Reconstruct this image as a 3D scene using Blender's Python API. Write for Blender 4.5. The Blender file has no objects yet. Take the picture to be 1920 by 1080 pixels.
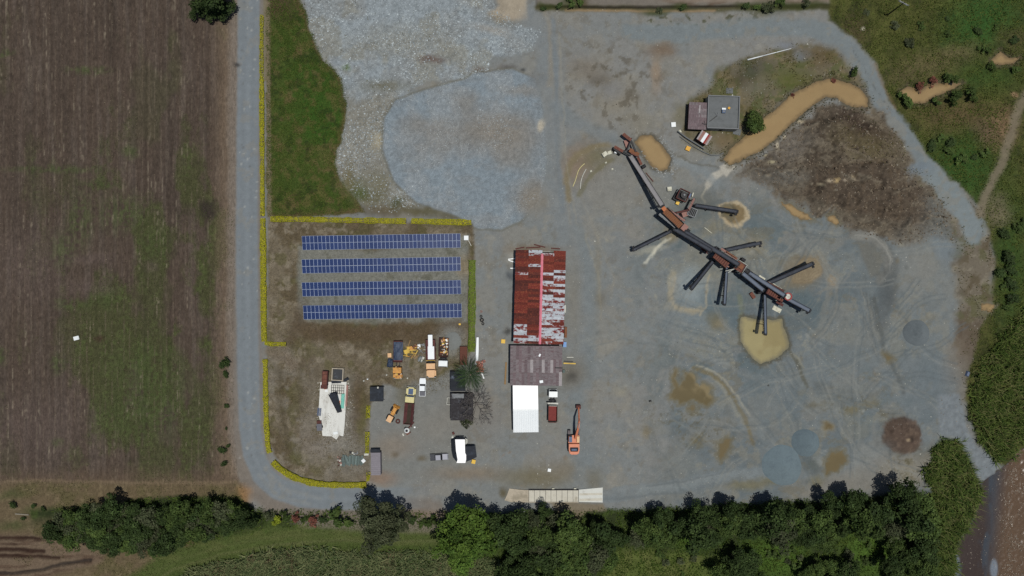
import bpy, math, random
import numpy as np
from mathutils import Vector, Matrix, Quaternion

# ------------------------------------------------------------------ camera, sky, sun
scn = bpy.context.scene
COL = scn.collection
H = 200.0                      # flying height of the drone
PPM = 6.4                      # photograph pixels per metre on the ground
cam_d = bpy.data.cameras.new("camera"); cam = bpy.data.objects.new("camera", cam_d); COL.objects.link(cam)
cam.location = (0, 0, H); cam.rotation_euler = (0, 0, 0)
cam_d.sensor_width = 36.0; cam_d.lens = 24.0; cam_d.clip_start = 1.0; cam_d.clip_end = 6000.0
scn.camera = cam
SUND = Vector((-0.145, 0.03, -1.0)).normalized()
world = bpy.data.worlds.new("World"); scn.world = world; world.use_nodes = True
wn = world.node_tree.nodes; wl = world.node_tree.links
sky = wn.new("ShaderNodeTexSky"); sky.sky_type = 'NISHITA'; sky.sun_disc = False
sky.sun_elevation = math.asin(-SUND.z); sky.sun_rotation = math.radians(102)
bg = wn["Background"]; bg.inputs[1].default_value = 0.055
wl.new(sky.outputs[0], bg.inputs[0])
sd_ = bpy.data.lights.new("sun", 'SUN'); sd_.energy = 3.7; sd_.angle = math.radians(0.55); sd_.color = (1.0, 0.965, 0.91)
sun = bpy.data.objects.new("sun", sd_); COL.objects.link(sun); sun.location = (30, -6, 150)
sun.rotation_euler = SUND.to_track_quat('-Z', 'Y').to_euler()
scn.view_settings.view_transform = 'Standard'; scn.view_settings.look = 'None'
scn.view_settings.exposure = 0.0; scn.view_settings.gamma = 1.0; scn.view_settings.use_curve_mapping = False
scn.cycles.max_bounces = 5; scn.cycles.diffuse_bounces = 2; scn.cycles.glossy_bounces = 2
scn.cycles.use_denoising = False

# ------------------------------------------------------------------ helpers
LUM = (1.31, 1.27, 1.31)
def lin(c):
    c = c / 255.0
    return c / 12.92 if c <= 0.04045 else ((c + 0.055) / 1.055) ** 2.4
def S(r, g, b):                # base colour of a sunlit surface that reads as this sRGB value
    return (lin(r) / LUM[0], lin(g) / LUM[1], lin(b) / LUM[2])
def P(px, py, z=0.0):          # photograph pixel of a point at height z -> world point
    k = (H - z) / H
    return Vector(((px - 960) / PPM * k, (540 - py) / PPM * k, z))
def m_(px): return px / PPM

R0 = random.Random(7)

def mat(name, col, rough=0.8, var=0.12, scale=1.5, col2=None, cut=(0.45, 0.6), scale2=0.6, metallic=0.0,
        bump=0.0, objvar=0.0, spec=0.3, stretch=(1, 1, 1), attr=False, coat=0.0):
    m = bpy.data.materials.new(name); m.use_nodes = True
    nt = m.node_tree; n = nt.nodes; l = nt.links
    b = n["Principled BSDF"]; b.inputs["Roughness"].default_value = rough
    b.inputs["Metallic"].default_value = metallic; b.inputs["Specular IOR Level"].default_value = spec
    if coat: b.inputs["Coat Weight"].default_value = coat
    tc = n.new("ShaderNodeTexCoord"); oi = n.new("ShaderNodeObjectInfo")
    mp = n.new("ShaderNodeMapping"); mp.inputs["Scale"].default_value = stretch
    sh = n.new("ShaderNodeVectorMath"); sh.operation = 'MULTIPLY_ADD'
    cx = n.new("ShaderNodeCombineXYZ")
    for i in range(3): l.new(oi.outputs["Random"], cx.inputs[i])
    l.new(cx.outputs[0], sh.inputs[0]); sh.inputs[1].default_value = (37, 53, 71); l.new(tc.outputs["Object"], sh.inputs[2])
    l.new(sh.outputs[0], mp.inputs[0])
    n1 = n.new("ShaderNodeTexNoise"); n1.inputs["Scale"].default_value = scale; n1.inputs["Detail"].default_value = 5
    n1.inputs["Roughness"].default_value = 0.65
    l.new(mp.outputs[0], n1.inputs[0])
    if attr:
        at = n.new("ShaderNodeAttribute"); at.attribute_name = "Col"; base = at.outputs["Color"]
    else:
        rgb = n.new("ShaderNodeRGB"); rgb.outputs[0].default_value = (*col, 1); base = rgb.outputs[0]
    if col2 is not None:
        n2 = n.new("ShaderNodeTexNoise"); n2.inputs["Scale"].default_value = scale2; n2.inputs["Detail"].default_value = 6
        n2.inputs["Roughness"].default_value = 0.7
        l.new(mp.outputs[0], n2.inputs[0])
        mr = n.new("ShaderNodeMapRange"); mr.inputs[1].default_value = cut[0]; mr.inputs[2].default_value = cut[1]
        l.new(n2.outputs["Fac"], mr.inputs[0])
        mx = n.new("ShaderNodeMix"); mx.data_type = 'RGBA'
        l.new(mr.outputs[0], mx.inputs[0]); l.new(base, mx.inputs[6]); mx.inputs[7].default_value = (*col2, 1)
        base = mx.outputs[2]
    mr2 = n.new("ShaderNodeMapRange"); mr2.inputs[1].default_value = 0.3; mr2.inputs[2].default_value = 0.7
    mr2.inputs[3].default_value = 1 - var; mr2.inputs[4].default_value = 1 + var
    mr2.clamp = False
    l.new(n1.outputs["Fac"], mr2.inputs[0])
    val = mr2.outputs[0]
    if objvar:
        mr3 = n.new("ShaderNodeMapRange"); mr3.inputs[3].default_value = 1 - objvar; mr3.inputs[4].default_value = 1 + objvar
        l.new(oi.outputs["Random"], mr3.inputs[0])
        mu = n.new("ShaderNodeMath"); mu.operation = 'MULTIPLY'; l.new(val, mu.inputs[0]); l.new(mr3.outputs[0], mu.inputs[1]); val = mu.outputs[0]
    sc = n.new("ShaderNodeVectorMath"); sc.operation = 'SCALE'
    l.new(base, sc.inputs[0]); l.new(val, sc.inputs["Scale"])
    l.new(sc.outputs[0], b.inputs["Base Color"])
    if bump:
        bp = n.new("ShaderNodeBump"); bp.inputs["Strength"].default_value = bump; bp.inputs["Distance"].default_value = 0.1
        l.new(n1.outputs["Fac"], bp.inputs["Height"]); l.new(bp.outputs[0], b.inputs["Normal"])
    return m

class MB:
    def __init__(s): s.v = []; s.f = []; s.mi = []
    def add(s, vs, fs, mi=0):
        o = len(s.v); s.v += [tuple(v) for v in vs]; s.f += [tuple(i + o for i in f) for f in fs]; s.mi += [mi] * len(fs); return s
    def box(s, c, d, rz=0, mi=0, top=(1, 1), toff=(0, 0)):
        x, y, z = c; a, b, h = d[0] / 2, d[1] / 2, d[2] / 2
        q = [(-a, -b, -h), (a, -b, -h), (a, b, -h), (-a, b, -h)]
        t = [(-a * top[0] + toff[0], -b * top[1] + toff[1], h), (a * top[0] + toff[0], -b * top[1] + toff[1], h),
             (a * top[0] + toff[0], b * top[1] + toff[1], h), (-a * top[0] + toff[0], b * top[1] + toff[1], h)]
        cs, sn = math.cos(rz), math.sin(rz)
        vs = [(x + p[0] * cs - p[1] * sn, y + p[0] * sn + p[1] * cs, z + p[2]) for p in q + t]
        return s.add(vs, [(3, 2, 1, 0), (4, 5, 6, 7), (0, 1, 5, 4), (1, 2, 6, 5), (2, 3, 7, 6), (3, 0, 4, 7)], mi)
    def bb(s, x0, x1, y0, y1, z0, z1, mi=0, **k):
        return s.box(((x0 + x1) / 2, (y0 + y1) / 2, (z0 + z1) / 2), (x1 - x0, y1 - y0, z1 - z0), mi=mi, **k)
    def bar(s, p, q, w, h, mi=0, w2=None, h2=None):
        p = Vector(p); q = Vector(q); d = (q - p).normalized()
        sd = d.cross(Vector((0, 0, 1)))
        if sd.length < 1e-3: sd = Vector((1, 0, 0))
        sd.normalize(); up = sd.cross(d)
        w2 = w if w2 is None else w2; h2 = h if h2 is None else h2
        vs = []
        for pt, ww, hh in ((p, w, h), (q, w2, h2)):
            for a, b in ((-1, -1), (1, -1), (1, 1), (-1, 1)): vs.append(pt + sd * a * ww / 2 + up * b * hh / 2)
        return s.add(vs, [(0, 1, 2, 3), (7, 6, 5, 4), (0, 4, 5, 1), (1, 5, 6, 2), (2, 6, 7, 3), (3, 7, 4, 0)], mi)
    def tube(s, p, q, r, r2=None, n=8, mi=0, caps=True):
        p = Vector(p); q = Vector(q); r2 = r if r2 is None else r2; d = (q - p).normalized()
        a = d.cross(Vector((0, 0, 1)))
        if a.length < 1e-3: a = Vector((1, 0, 0))
        a.normalize(); b = d.cross(a); vs = []
        for pt, rr in ((p, r), (q, r2)):
            for i in range(n):
                t = 2 * math.pi * i / n; vs.append(pt + a * math.cos(t) * rr + b * math.sin(t) * rr)
        fs = [(i, i + n, (i + 1) % n + n, (i + 1) % n) for i in range(n)]
        if caps: fs += [tuple(range(n)), tuple(range(2 * n - 1, n - 1, -1))]
        return s.add(vs, fs, mi)
    def prism(s, pts, z0, z1, mi=0, top=1.0):
        n = len(pts); cx = sum(p[0] for p in pts) / n; cy = sum(p[1] for p in pts) / n
        vs = [(p[0], p[1], z0) for p in pts] + [(cx + (p[0] - cx) * top, cy + (p[1] - cy) * top, z1) for p in pts]
        fs = [(i, (i + 1) % n, (i + 1) % n + n, i + n) for i in range(n)] + [tuple(range(n - 1, -1, -1)), tuple(range(n, 2 * n))]
        return s.add(vs, fs, mi)
    def sideprism(s, prof, x0, x1, mi=0, x0t=None):       # profile in (y,z) extruded along x
        n = len(prof); vs = [(x0, a, b) for a, b in prof] + [(x1, a, b) for a, b in prof]
        fs = [(i, i + n, (i + 1) % n + n, (i + 1) % n) for i in range(n)] + [tuple(range(n)), tuple(range(2 * n - 1, n - 1, -1))]
        return s.add(vs, fs, mi)
    def mesh(s, name, mats, smooth=False):
        me = bpy.data.meshes.new(name); me.from_pydata(s.v, [], s.f)
        for m in (mats if isinstance(mats, (list, tuple)) else [mats]): me.materials.append(m)
        me.polygons.foreach_set("material_index", s.mi)
        if smooth: me.polygons.foreach_set("use_smooth", [True] * len(s.f))
        import bmesh
        bm = bmesh.new(); bm.from_mesh(me); bmesh.ops.recalc_face_normals(bm, faces=bm.faces); bm.to_mesh(me); bm.free()
        return me
    def build(s, name, mats, parent=None, smooth=False):
        return link(name, s.mesh(name, mats, smooth), parent)

def link(name, me, parent=None, loc=None, rot=None):
    o = bpy.data.objects.new(name, me); COL.objects.link(o)
    if parent is not None: o.parent = parent
    if loc is not None: o.location = loc
    if rot is not None: o.rotation_euler = rot
    return o
def tag(o, label=None, cat=None, group=None, kind=None):
    if label: o["label"] = label
    if cat: o["category"] = cat
    if group: o["group"] = group
    if kind: o["kind"] = kind
    return o
def thing(name, label, cat, loc, rz=0, group=None):
    o = bpy.data.objects.new(name, None); COL.objects.link(o); o.empty_display_size = 0.3
    o.location = loc; o.rotation_euler = (0, 0, rz)
    return tag(o, label, cat, group)

def np_mesh(name, V, F, mats, col=None, smooth=False):
    V = np.ascontiguousarray(V, dtype=np.float32); F = np.ascontiguousarray(F, dtype=np.int32); k = F.shape[1]
    me = bpy.data.meshes.new(name)
    me.vertices.add(len(V)); me.vertices.foreach_set("co", V.ravel())
    me.loops.add(F.size); me.loops.foreach_set("vertex_index", F.ravel())
    me.polygons.add(len(F)); me.polygons.foreach_set("loop_start", np.arange(len(F), dtype=np.int32) * k)
    if smooth: me.polygons.foreach_set("use_smooth", np.ones(len(F), dtype=bool))
    for m in (mats if isinstance(mats, (list, tuple)) else [mats]): me.materials.append(m)
    if col is not None:
        a = me.attributes.new("Col", 'FLOAT_COLOR', 'POINT')
        c4 = np.ones((len(V), 4), dtype=np.float32); c4[:, :3] = col; a.data.foreach_set("color", c4.ravel())
    me.update(calc_edges=True); me.validate()
    return me

# ------------------------------------------------------------------ numpy noise and masks (photo pixel units)
DX = 0.32
gx = np.arange(-162, 162.01, DX, dtype=np.float32); gy = np.arange(-95, 95.01, DX, dtype=np.float32)
NX, NY = len(gx), len(gy)
GX, GY = np.meshgrid(gx, gy)
PX = 960 + GX * PPM; PY = 540 - GY * PPM
def vnoise(x, y, seed):
    t = np.random.RandomState(seed).rand(256, 256).astype(np.float32)
    ix = np.floor(x).astype(np.int32); iy = np.floor(y).astype(np.int32); fx = x - ix; fy = y - iy
    fx = fx * fx * (3 - 2 * fx); fy = fy * fy * (3 - 2 * fy)
    a = t[iy & 255, ix & 255]; b = t[iy & 255, (ix + 1) & 255]; c = t[(iy + 1) & 255, ix & 255]; d = t[(iy + 1) & 255, (ix + 1) & 255]
    return (a * (1 - fx) + b * fx) * (1 - fy) + (c * (1 - fx) + d * fx) * fy
def fbm(x, y, s, octs, seed, gain=0.55):
    r = 0; a = 1; tot = 0
    for i in range(octs):
        r = r + a * vnoise(x / s + i * 17.3, y / s + i * 9.1, seed + i); tot += a; a *= gain; s *= 0.47
    return r / tot
def sst(a, b, x):
    t = np.clip((x - a) / (b - a), 0, 1); return t * t * (3 - 2 * t)
WX = (fbm(PX, PY, 26, 4, 11, 0.7) - 0.5) * 2; WY = (fbm(PX, PY, 26, 4, 51, 0.7) - 0.5) * 2
FINE = fbm(PX, PY, 5, 2, 91, 0.8)
MID = fbm(PX, PY, 40, 4, 131)
BIG = fbm(PX, PY, 160, 3, 171)
def sdist(pts, x, y, closed=True):
    d2 = np.full(x.shape, 1e12, dtype=np.float32); ins = np.zeros(x.shape, dtype=bool); n = len(pts)
    for i in range(n if closed else n - 1):
        ax, ay = pts[i]; bx, by = pts[(i + 1) % n]; ex, ey = bx - ax, by - ay
        wx, wy = x - ax, y - ay
        t = np.clip((wx * ex + wy * ey) / (ex * ex + ey * ey + 1e-9), 0, 1)
        d2 = np.minimum(d2, (wx - ex * t) ** 2 + (wy - ey * t) ** 2)
        if closed:
            c = (ay > y) != (by > y)
            with np.errstate(divide='ignore', invalid='ignore'):
                xi = ax + (y - ay) * ex / (ey if ey != 0 else 1e-9)
            ins ^= c & (x < xi)
    d = np.sqrt(d2)
    return np.where(ins, -d, d) if closed else d
def _sub(pts, mg):
    xs = [p[0] for p in pts]; ys = [p[1] for p in pts]
    i0 = max(0, int(((min(xs) - mg - 960) / PPM + 162) / DX)); i1 = min(NX, int(((max(xs) + mg - 960) / PPM + 162) / DX) + 2)
    j0 = max(0, int(((540 - max(ys) - mg) / PPM + 95) / DX)); j1 = min(NY, int(((540 - min(ys) + mg) / PPM + 95) / DX) + 2)
    return slice(j0, max(j1, j0)), slice(i0, max(i1, i0))
def sdf(pts, warp=5, mg=40, closed=True):
    out = np.full(PX.shape, 1e3, dtype=np.float32); sl = _sub(pts, mg + warp)
    out[sl] = sdist(pts, PX[sl] + warp * WX[sl], PY[sl] + warp * WY[sl], closed); return out
def poly(pts, soft=4, warp=5):
    return sst(soft, -soft, sdf(pts, warp, soft + 6))
def line(pts, w, soft=3, warp=3):
    return sst(w / 2 + soft, w / 2 - soft, sdf(pts, warp, w / 2 + soft + 6, closed=False))
def ell(cx, cy, rx, ry, rot=0, soft=0.35, warp=5):
    out = np.zeros(PX.shape, dtype=np.float32); r = max(rx, ry) * (1 + soft) + warp + 4
    sl = _sub([(cx - r, cy - r), (cx + r, cy + r)], 2); x = PX[sl] + warp * WX[sl] - cx; y = PY[sl] + warp * WY[sl] - cy
    c, s = math.cos(math.radians(rot)), math.sin(math.radians(rot)); u = (x * c + y * s) / rx; v = (-x * s + y * c) / ry
    out[sl] = sst(1 + soft, 1 - soft, np.sqrt(u * u + v * v)); return out
ALB = np.zeros(PX.shape + (3,), dtype=np.float32)
def lay(mask, rgb, k=1.0):
    c = np.array(S(*rgb), dtype=np.float32); m = (mask * k)[..., None]
    ALB[...] = ALB * (1 - m) + c * m
def gain(mask, f):              # vary the tone of the material itself
    ALB[...] *= (1 + mask * (f - 1))[..., None]
REG = np.zeros(PX.shape, dtype=np.int8)
GZ = (fbm(PX, PY, 60, 4, 211) - 0.5) * 0.25 + (FINE - 0.5) * 0.05

# ------------------------------------------------------------------ the ground: colours of the soils, gravels and grasses
lay(np.ones_like(PX), (124, 123, 121))
lay(sst(0.45, 0.62, BIG), (118, 121, 122), 0.8)
lay(sst(0.5, 0.66, MID), (128, 124, 117), 0.55)
# eastern half of the yard: damp bluish fines
damp = sst(1180, 1330, PX + 60 * WX) * sst(330, 420, PY + 40 * WY)
lay(damp, (107, 113, 116), 0.85)
lay(damp * sst(0.5, 0.62, fbm(PX, PY, 70, 4, 305)), (99, 106, 110), 0.8)
lay(damp * sst(0.52, 0.66, fbm(PX, PY, 45, 4, 306)), (118, 117, 113), 0.7)
lay(damp * sst(0.60, 0.68, fbm(PX, PY, 30, 5, 307)), (124, 121, 112), 0.6)
wetm = fbm(PX, PY, 62, 5, 611, .58); plant = np.clip(ell(1400, 530, 190, 150, 20, .5, 20) + .6 * ell(1300, 700, 120, 90, 0, .6, 20) + .5 * ell(1620, 760, 160, 120, 0, .6, 20), 0, 1)
lay(plant * sst(.47, .40, wetm), (90, 101, 105), .7)
lay(plant * sst(.54, .60, wetm), (113, 118, 119), .5)
lay(plant * sst(.62, .66, wetm), (124, 120, 108), .5)
lay(plant * sst(.016, .005, np.abs(wetm - .615)), (150, 144, 126), .35)
lay(damp * sst(.014, .004, np.abs(fbm(PX, PY, 85, 5, 613, .6) - .44)), (138, 134, 120), .12)
lay(damp * sst(.60, .70, fbm(PX, PY, 24, 5, 615, .6)), (96, 101, 103), .4)
lay(damp * sst(.62, .70, fbm(PX * .6, PY, 18, 5, 617, .6)), (108, 100, 82), .4)
yd = 1 - damp
lay(yd * (PX > 690) * sst(.60, .70, fbm(PX, PY, 20, 5, 619, .6)), (110, 104, 94), .45)
lay(yd * (PX > 690) * sst(.62, .72, fbm(PX, PY, 28, 5, 621, .6)), (136, 131, 122), .45)
# --- western crop field
F_FIELD = [(-80, -80), (443, -80), (441, 300), (438, 600), (438, 820), (446, 890), (455, 925), (-80, 925)]
mf = poly(F_FIELD, 4, 3)
REG[mf > 0.5] = 1
lay(mf, (79, 67, 59))
stre = fbm(PX * 1.0, PY * 0.05, 7, 3, 401, 0.7)
lay(mf * sst(0.42, 0.75, stre), (94, 83, 76), 0.6)
lay(mf * sst(0.55, 0.3, fbm(PX, PY * 0.06, 12, 3, 403)), (68, 59, 53), 0.4)
gp = fbm(PX * 1.0, PY * 0.45, 70, 5, 405, 0.62)
wgreen = np.clip(sst(60, 200, PX) * sst(470, 380, PX) * sst(250, 420, PY) * sst(930, 760, PY) + 0.45 * sst(120, 300, PX) * sst(440, 330, PX), 0, 1)
gm = mf * sst(0.47, 0.62, gp - 0.06 + 0.10 * wgreen) * (0.35 + 0.65 * wgreen)
lay(gm, (70, 72, 45), 0.85)
lay(gm * sst(0.5, 0.72, FINE * 0.5 + 0.5 * fbm(PX, PY * 0.3, 22, 3, 409)), (74, 83, 47), 0.75)
lay(mf * sst(0.53, 0.63, fbm(PX, PY * .5, 90, 4, 505)) * sst(150, 330, PX), (74, 72, 52), 0.55)
for cx, cy, rx, ry in ((110, 318, 80, 6), (165, 132, 34, 7), (12, 98, 14, 6), (190, 345, 30, 8), (108, 682, 12, 16), (108, 830, 9, 9), (140, 570, 30, 10),
                       (150, 410, 20, 45), (230, 400, 40, 30), (115, 470, 18, 28), (290, 460, 26, 30), (300, 760, 50, 50), (240, 780, 55, 45), (270, 690, 60, 40), (200, 560, 26, 16), (3, 665, 6, 14), (245, 285, 16, 10)):
    lay(mf * ell(cx, cy, rx, ry, 0, 0.9, 9) * sst(0.3, 0.55, stre * 0.5 + FINE * 0.5), (71, 81, 47), 0.7)
for cx, cy, rx, ry in ((170, 485, 42, 9), (285, 500, 12, 10), (170, 540, 40, 12), (60, 800, 90, 60), (60, 500, 50, 60)):
    lay(mf * ell(cx, cy, rx, ry, 0, 0.9, 9), (98, 84, 80), 0.4)
# furrow lines
row = np.abs(((PX + 1.5 * WX + 2.5 * (vnoise(PX / 90, PY / 200, 420) - .5)) / 11.6) % 1 - 0.5)
lay(mf * sst(0.36, 0.5, row) * sst(0.35, 0.75, vnoise(PX / 11.6, PY / 16, 421)), (112, 99, 86), 0.42)
row2 = vnoise(PX / 2.6, PY / 70, 423)
lay(mf * sst(0.78, 0.95, row2) * sst(0.4, 0.8, vnoise(PX / 3, PY / 7, 425)), (140, 128, 112), 0.55)
gain(mf * sst(0.25, 0.05, row2), 0.86)
gain(mf * ell(209, 50, 9, 100, 0, 0.5, 3), 0.80)
for x_, w_ in ((62, 5), (96, 4), (318, 4), (272, 4), (390, 4)):
    gain(mf * ell(x_, 400, w_, 480, 0, 0.4, 3), 0.90)
gain(mf, 0.79 + 0.28 * FINE)
lay(mf * sst(385, 432, PX + 10 * WX), (116, 99, 83), 0.62)
lay(mf * sst(425, 440, PX + 5 * WX), (122, 108, 96), 0.6)
lay(mf * sst(865, 915, PY + 12 * WY), (98, 82, 68), 0.75)
lay(mf * ell(390, 393, 17, 20, 0, 0.5, 8), (52, 45, 41), 0.85)
lay(mf * ell(345, 400, 16, 16, 0, 0.9, 8), (60, 52, 46), 0.5)
lay(mf * ell(186, 634, 10, 5, 0, 0.8, 4), (60, 42, 36), 0.8)
lay(mf * ell(330, 250, 22, 22, 0, 0.9, 8), (66, 56, 50), 0.4)
# --- south-west rough ground with ploughed strips
F_SW = [(-80, 905), (460, 905), (470, 960), (330, 1040), (260, 1130), (-80, 1130)]
ms = poly(F_SW, 8, 6) * (PY > 900)
lay(ms, (96, 83, 64)); REG[(ms > 0.5) & (mf < 0.5)] = 9
lay(ms * sst(0.45, 0.65, MID), (84, 80, 52), 0.6)
lay(ms * sst(0.55, 0.75, fbm(PX, PY, 9, 3, 433)), (118, 104, 82), 0.5)
lay(line([(-20, 904), (90, 900), (160, 903), (300, 906), (440, 904)], 4, 3), (120, 103, 84), 0.6)
plo = poly([(-80, 1003), (70, 1005), (150, 1020), (200, 1035), (190, 1055), (60, 1090), (-80, 1110)], 7, 6)
lay(plo, (106, 90, 76), 0.9)
lay(plo * sst(0.5, 0.7, fbm(PX * 0.15, PY, 6, 3, 437)), (72, 54, 44), 0.6)
for a, w in (([(-20, 1009), (75, 1010)], 6), ([(-20, 1031), (40, 1031), (80, 1035)], 8), ([(-20, 1042), (60, 1043), (110, 1047)], 6), ([(0, 1020), (30, 1021)], 3)):
    lay(line(a, w, 3, 2), (48, 32, 26), 0.95)
    GZ -= 0.5 * line(a, w, 4, 2)
dt = line([(-20, 1076), (30, 1076), (70, 1070), (120, 1058), (170, 1050)], 5, 3, 3); lay(dt, (40, 36, 36), 0.9); GZ -= 0.7 * dt
for cx, cy, rx, ry in ((20, 928, 25, 9), (25, 985, 30, 9), (75, 960, 30, 8)):
    lay(ell(cx, cy, rx, ry, 0, 0.9, 9), (66, 72, 42), 0.7)
# --- south strip: grass track and the ground under the trees
F_S = [(60, 960), (330, 930), (455, 935), (480, 955), (620, 958), (760, 962), (930, 962), (1180, 955), (1300, 950), (1560, 935), (1700, 915), (1760, 930), (1800, 1130), (60, 1130)]
mS = poly(F_S, 6, 6); mS *= np.where(PX < 330, sst(1000, 960, PY), 1)
lay(mS, (46, 54, 30)); REG[mS > 0.5] = 5
lay(mS * sst(0.45, 0.62, fbm(PX, PY, 30, 4, 441)), (62, 74, 36), 0.8)
trk = [(250, 1110), (330, 1062), (420, 1036), (520, 1018), (640, 1010), (780, 1012), (840, 1012)]
mt = line(trk, 62, 9, 5); lay(mt, (74, 84, 44)); REG[mt > 0.5] = 10
lay(mt * sst(0.5, 0.7, fbm(PX * .3, PY, 12, 3, 443)), (88, 92, 54), 0.6)
lay(line([(x, y + 3) for x, y in trk], 4, 3, 2), (98, 98, 66), 0.55); lay(line([(x, y - 12) for x, y in trk], 4, 3, 2), (92, 95, 60), 0.35)
lay(line([(x, y + 17) for x, y in trk], 10, 5, 3), (58, 74, 32), 0.6)
lay(ell(345, 1018, 16, 6, 0, 0.7, 5), (104, 90, 66), 0.8)
lay(ell(575, 985, 14, 6, 0, 0.7, 5), (112, 106, 80), 0.6)
gg = poly([(1150, 1030), (1300, 1035), (1380, 1060), (1320, 1130), (1120, 1130)], 10, 9); lay(gg, (80, 90, 44), 0.95)
lay(gg * sst(0.5, 0.65, MID), (88, 88, 52), 0.5)
for cx, cy, rx, ry in ((1450, 1045, 60, 42), (1630, 1032, 46, 48), (1300, 1010, 40, 20)):
    lay(ell(cx, cy, rx, ry, 0, 0.6, 9), (66, 88, 34), 0.95)
# --- roads
verge = line([(462, -60), (460, 300), (458, 650), (462, 820), (480, 890), (520, 935), (590, 955), (680, 962), (800, 966)], 66, 7, 5)
verge *= 1 - 0.0 * verge
lay(verge * (PX < 900), (116, 106, 98), 0.8)
R_W = [(467, -60), (465, 200), (463, 420), (464, 600), (466, 720), (469, 800), (476, 850), (492, 890), (520, 916), (565, 931), (640, 936), (740, 934), (860, 930)]
mr = line(R_W, 41, 3, 1.5); mr *= sst(830, 700, PX)
lay(mr, (117, 123, 129), 0.95); REG[(mr > 0.5) & (PX < 800)] = 2
for off, g in ((-9, 0.95), (9, 0.95), (0, 1.06)):
    gain(line([(x + off * (y < 880), y - off * (y >= 880)) for x, y in R_W], 6, 4, 1.5) * mr, g)
lay(mr * sst(0.62, 0.7, fbm(PX, PY, 16, 4, 447)), (126, 124, 120), 0.5)
for i in range(70):
    t = R0.random() * 900 - 20; lay(ell(466 + R0.uniform(-18, 18), t, R0.uniform(.6, 2.2), R0.uniform(.6, 2.5), 0, 0.8, 1), (165, 165, 162) if i % 3 else (96, 96, 96), 0.6)
lay(ell(444, 122, 6, 4, 0, 0.8, 3), (62, 60, 60), 0.9)
lay(ell(460, 925, 14, 12, 30, 0.8, 8), (140, 108, 76), 0.8)
for q in ([(500, 880), (530, 915), (600, 935)], [(485, 890), (520, 930), (580, 945)]):
    lay(line(q, 5, 5, 3), (132, 132, 130), 0.5)
# --- lawn
F_LAWN = [(500, -60), (556, -60), (560, 0), (574, 30), (585, 72), (605, 108), (640, 150), (649, 200), (645, 240), (632, 285), (628, 310), (640, 340), (668, 375), (684, 400), (500, 408)]
ml = poly(F_LAWN, 3, 5)
REG[ml > 0.5] = 3
lay(ml, (60, 74, 31))
lay(ml * sst(0.44, 0.6, fbm(PX, PY, 28, 4, 453)), (76, 80, 42), 0.7)
lay(ml * ell(595, 210, 62, 110, -12, 0.8, 12), (48, 78, 26), 0.75)
lay(ml * sst(0.52, 0.66, fbm(PX, PY, 12, 4, 455)), (88, 82, 48), 0.7)
lay(ml * sst(0.56, 0.68, fbm(PX, PY, 20, 4, 457)), (96, 80, 56), 0.6)
lay(ml * sst(0.44, 0.34, fbm(PX, PY, 16, 4, 459)), (38, 50, 22), 0.7)
lay(ml * sst(12, 0, -sdf(F_LAWN, 6)), (96, 76, 56), 0.7)
lay(ml * ell(520, 10, 30, 25, 0, 0.7, 8), (74, 60, 46), 0.85)
lay(ml * ell(620, 300, 30, 14, 40, 0.8, 8), (98, 86, 56), 0.5)
lay(line([(502, -60), (503, 120), (505, 300), (505, 405)], 7, 2.5, 2), (118, 106, 88), 0.8)
lay(line([(496, -60), (497, 150)], 6, 2.5, 2), (112, 100, 72), 0.7)
# --- northern gravel bed
F_GR = [(556, -60), (905, -60), (925, 0), (960, 45), (1012, 58), (1000, 95), (925, 105), (900, 148), (800, 150), (770, 172), (722, 215), (716, 280), (735, 335), (790, 385), (740, 398), (690, 392), (645, 345), (628, 310), (634, 285), (649, 240), (650, 200), (640, 150), (604, 108), (585, 72), (574, 30)]
mg = poly(F_GR, 4, 6); REG[mg > 0.5] = 4
lay(mg, (129, 132, 134))
lay(mg * sst(0.45, 0.62, fbm(PX, PY, 60, 4, 461)), (136, 143, 149), 0.85)
lay(mg * sst(0.5, 0.65, fbm(PX, PY, 50, 4, 463)), (129, 127, 119), 0.7)
lay(mg * sst(150, 200, PY + 30 * WY), (124, 120, 111), 0.85)
lay(mg * ell(760, 78, 80, 26, 0, 0.9, 12), (128, 125, 116), 0.7)
gain(mg, 0.72 + 0.56 * FINE)
for cx, cy, rx, ry, c in ((812, 111, 22, 6, (92, 70, 64)), (900, 135, 14, 8, (92, 78, 70)), (954, 126, 16, 5, (86, 82, 80)), (983, 131, 4, 4, (50, 50, 50)), (720, 160, 40, 10, (104, 100, 84)), (708, 265, 12, 14, (160, 150, 128)),
                          (660, 350, 26, 14, (86, 88, 56)), (715, 352, 14, 18, (98, 92, 68)), (700, 340, 20, 20, (112, 108, 92)), (647, 128, 6, 6, (84, 104, 52)), (720, 395, 60, 10, (86, 74, 52)), (800, 396, 50, 9, (82, 76, 48)), (850, 406, 26, 7, (84, 78, 56)), (690, 372, 30, 12, (92, 88, 62)), (655, 330, 10, 24, (104, 96, 70)), (745, 380, 12, 9, (66, 70, 40)), (675, 365, 14, 10, (70, 80, 40))):
    lay(ell(cx, cy, rx, ry, 0, 0.9, 7), c, 0.75)
# --- sandy heap beside it
sh_ = poly([(925, -60), (985, -60), (985, 20), (990, 35), (960, 38), (930, 40), (915, 25), (935, 10)], 5, 6); lay(sh_, (160, 147, 130), 0.9)
GZ += 1.2 * poly([(945, -60), (980, -60), (980, 10), (950, 18), (935, 12)], 12, 3)
lay(ell(940, 40, 28, 9, 25, 0.8, 8), (104, 98, 86), 0.6); lay(ell(925, 55, 30, 8, 15, 0.8, 8), (150, 142, 132), 0.6)
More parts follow.
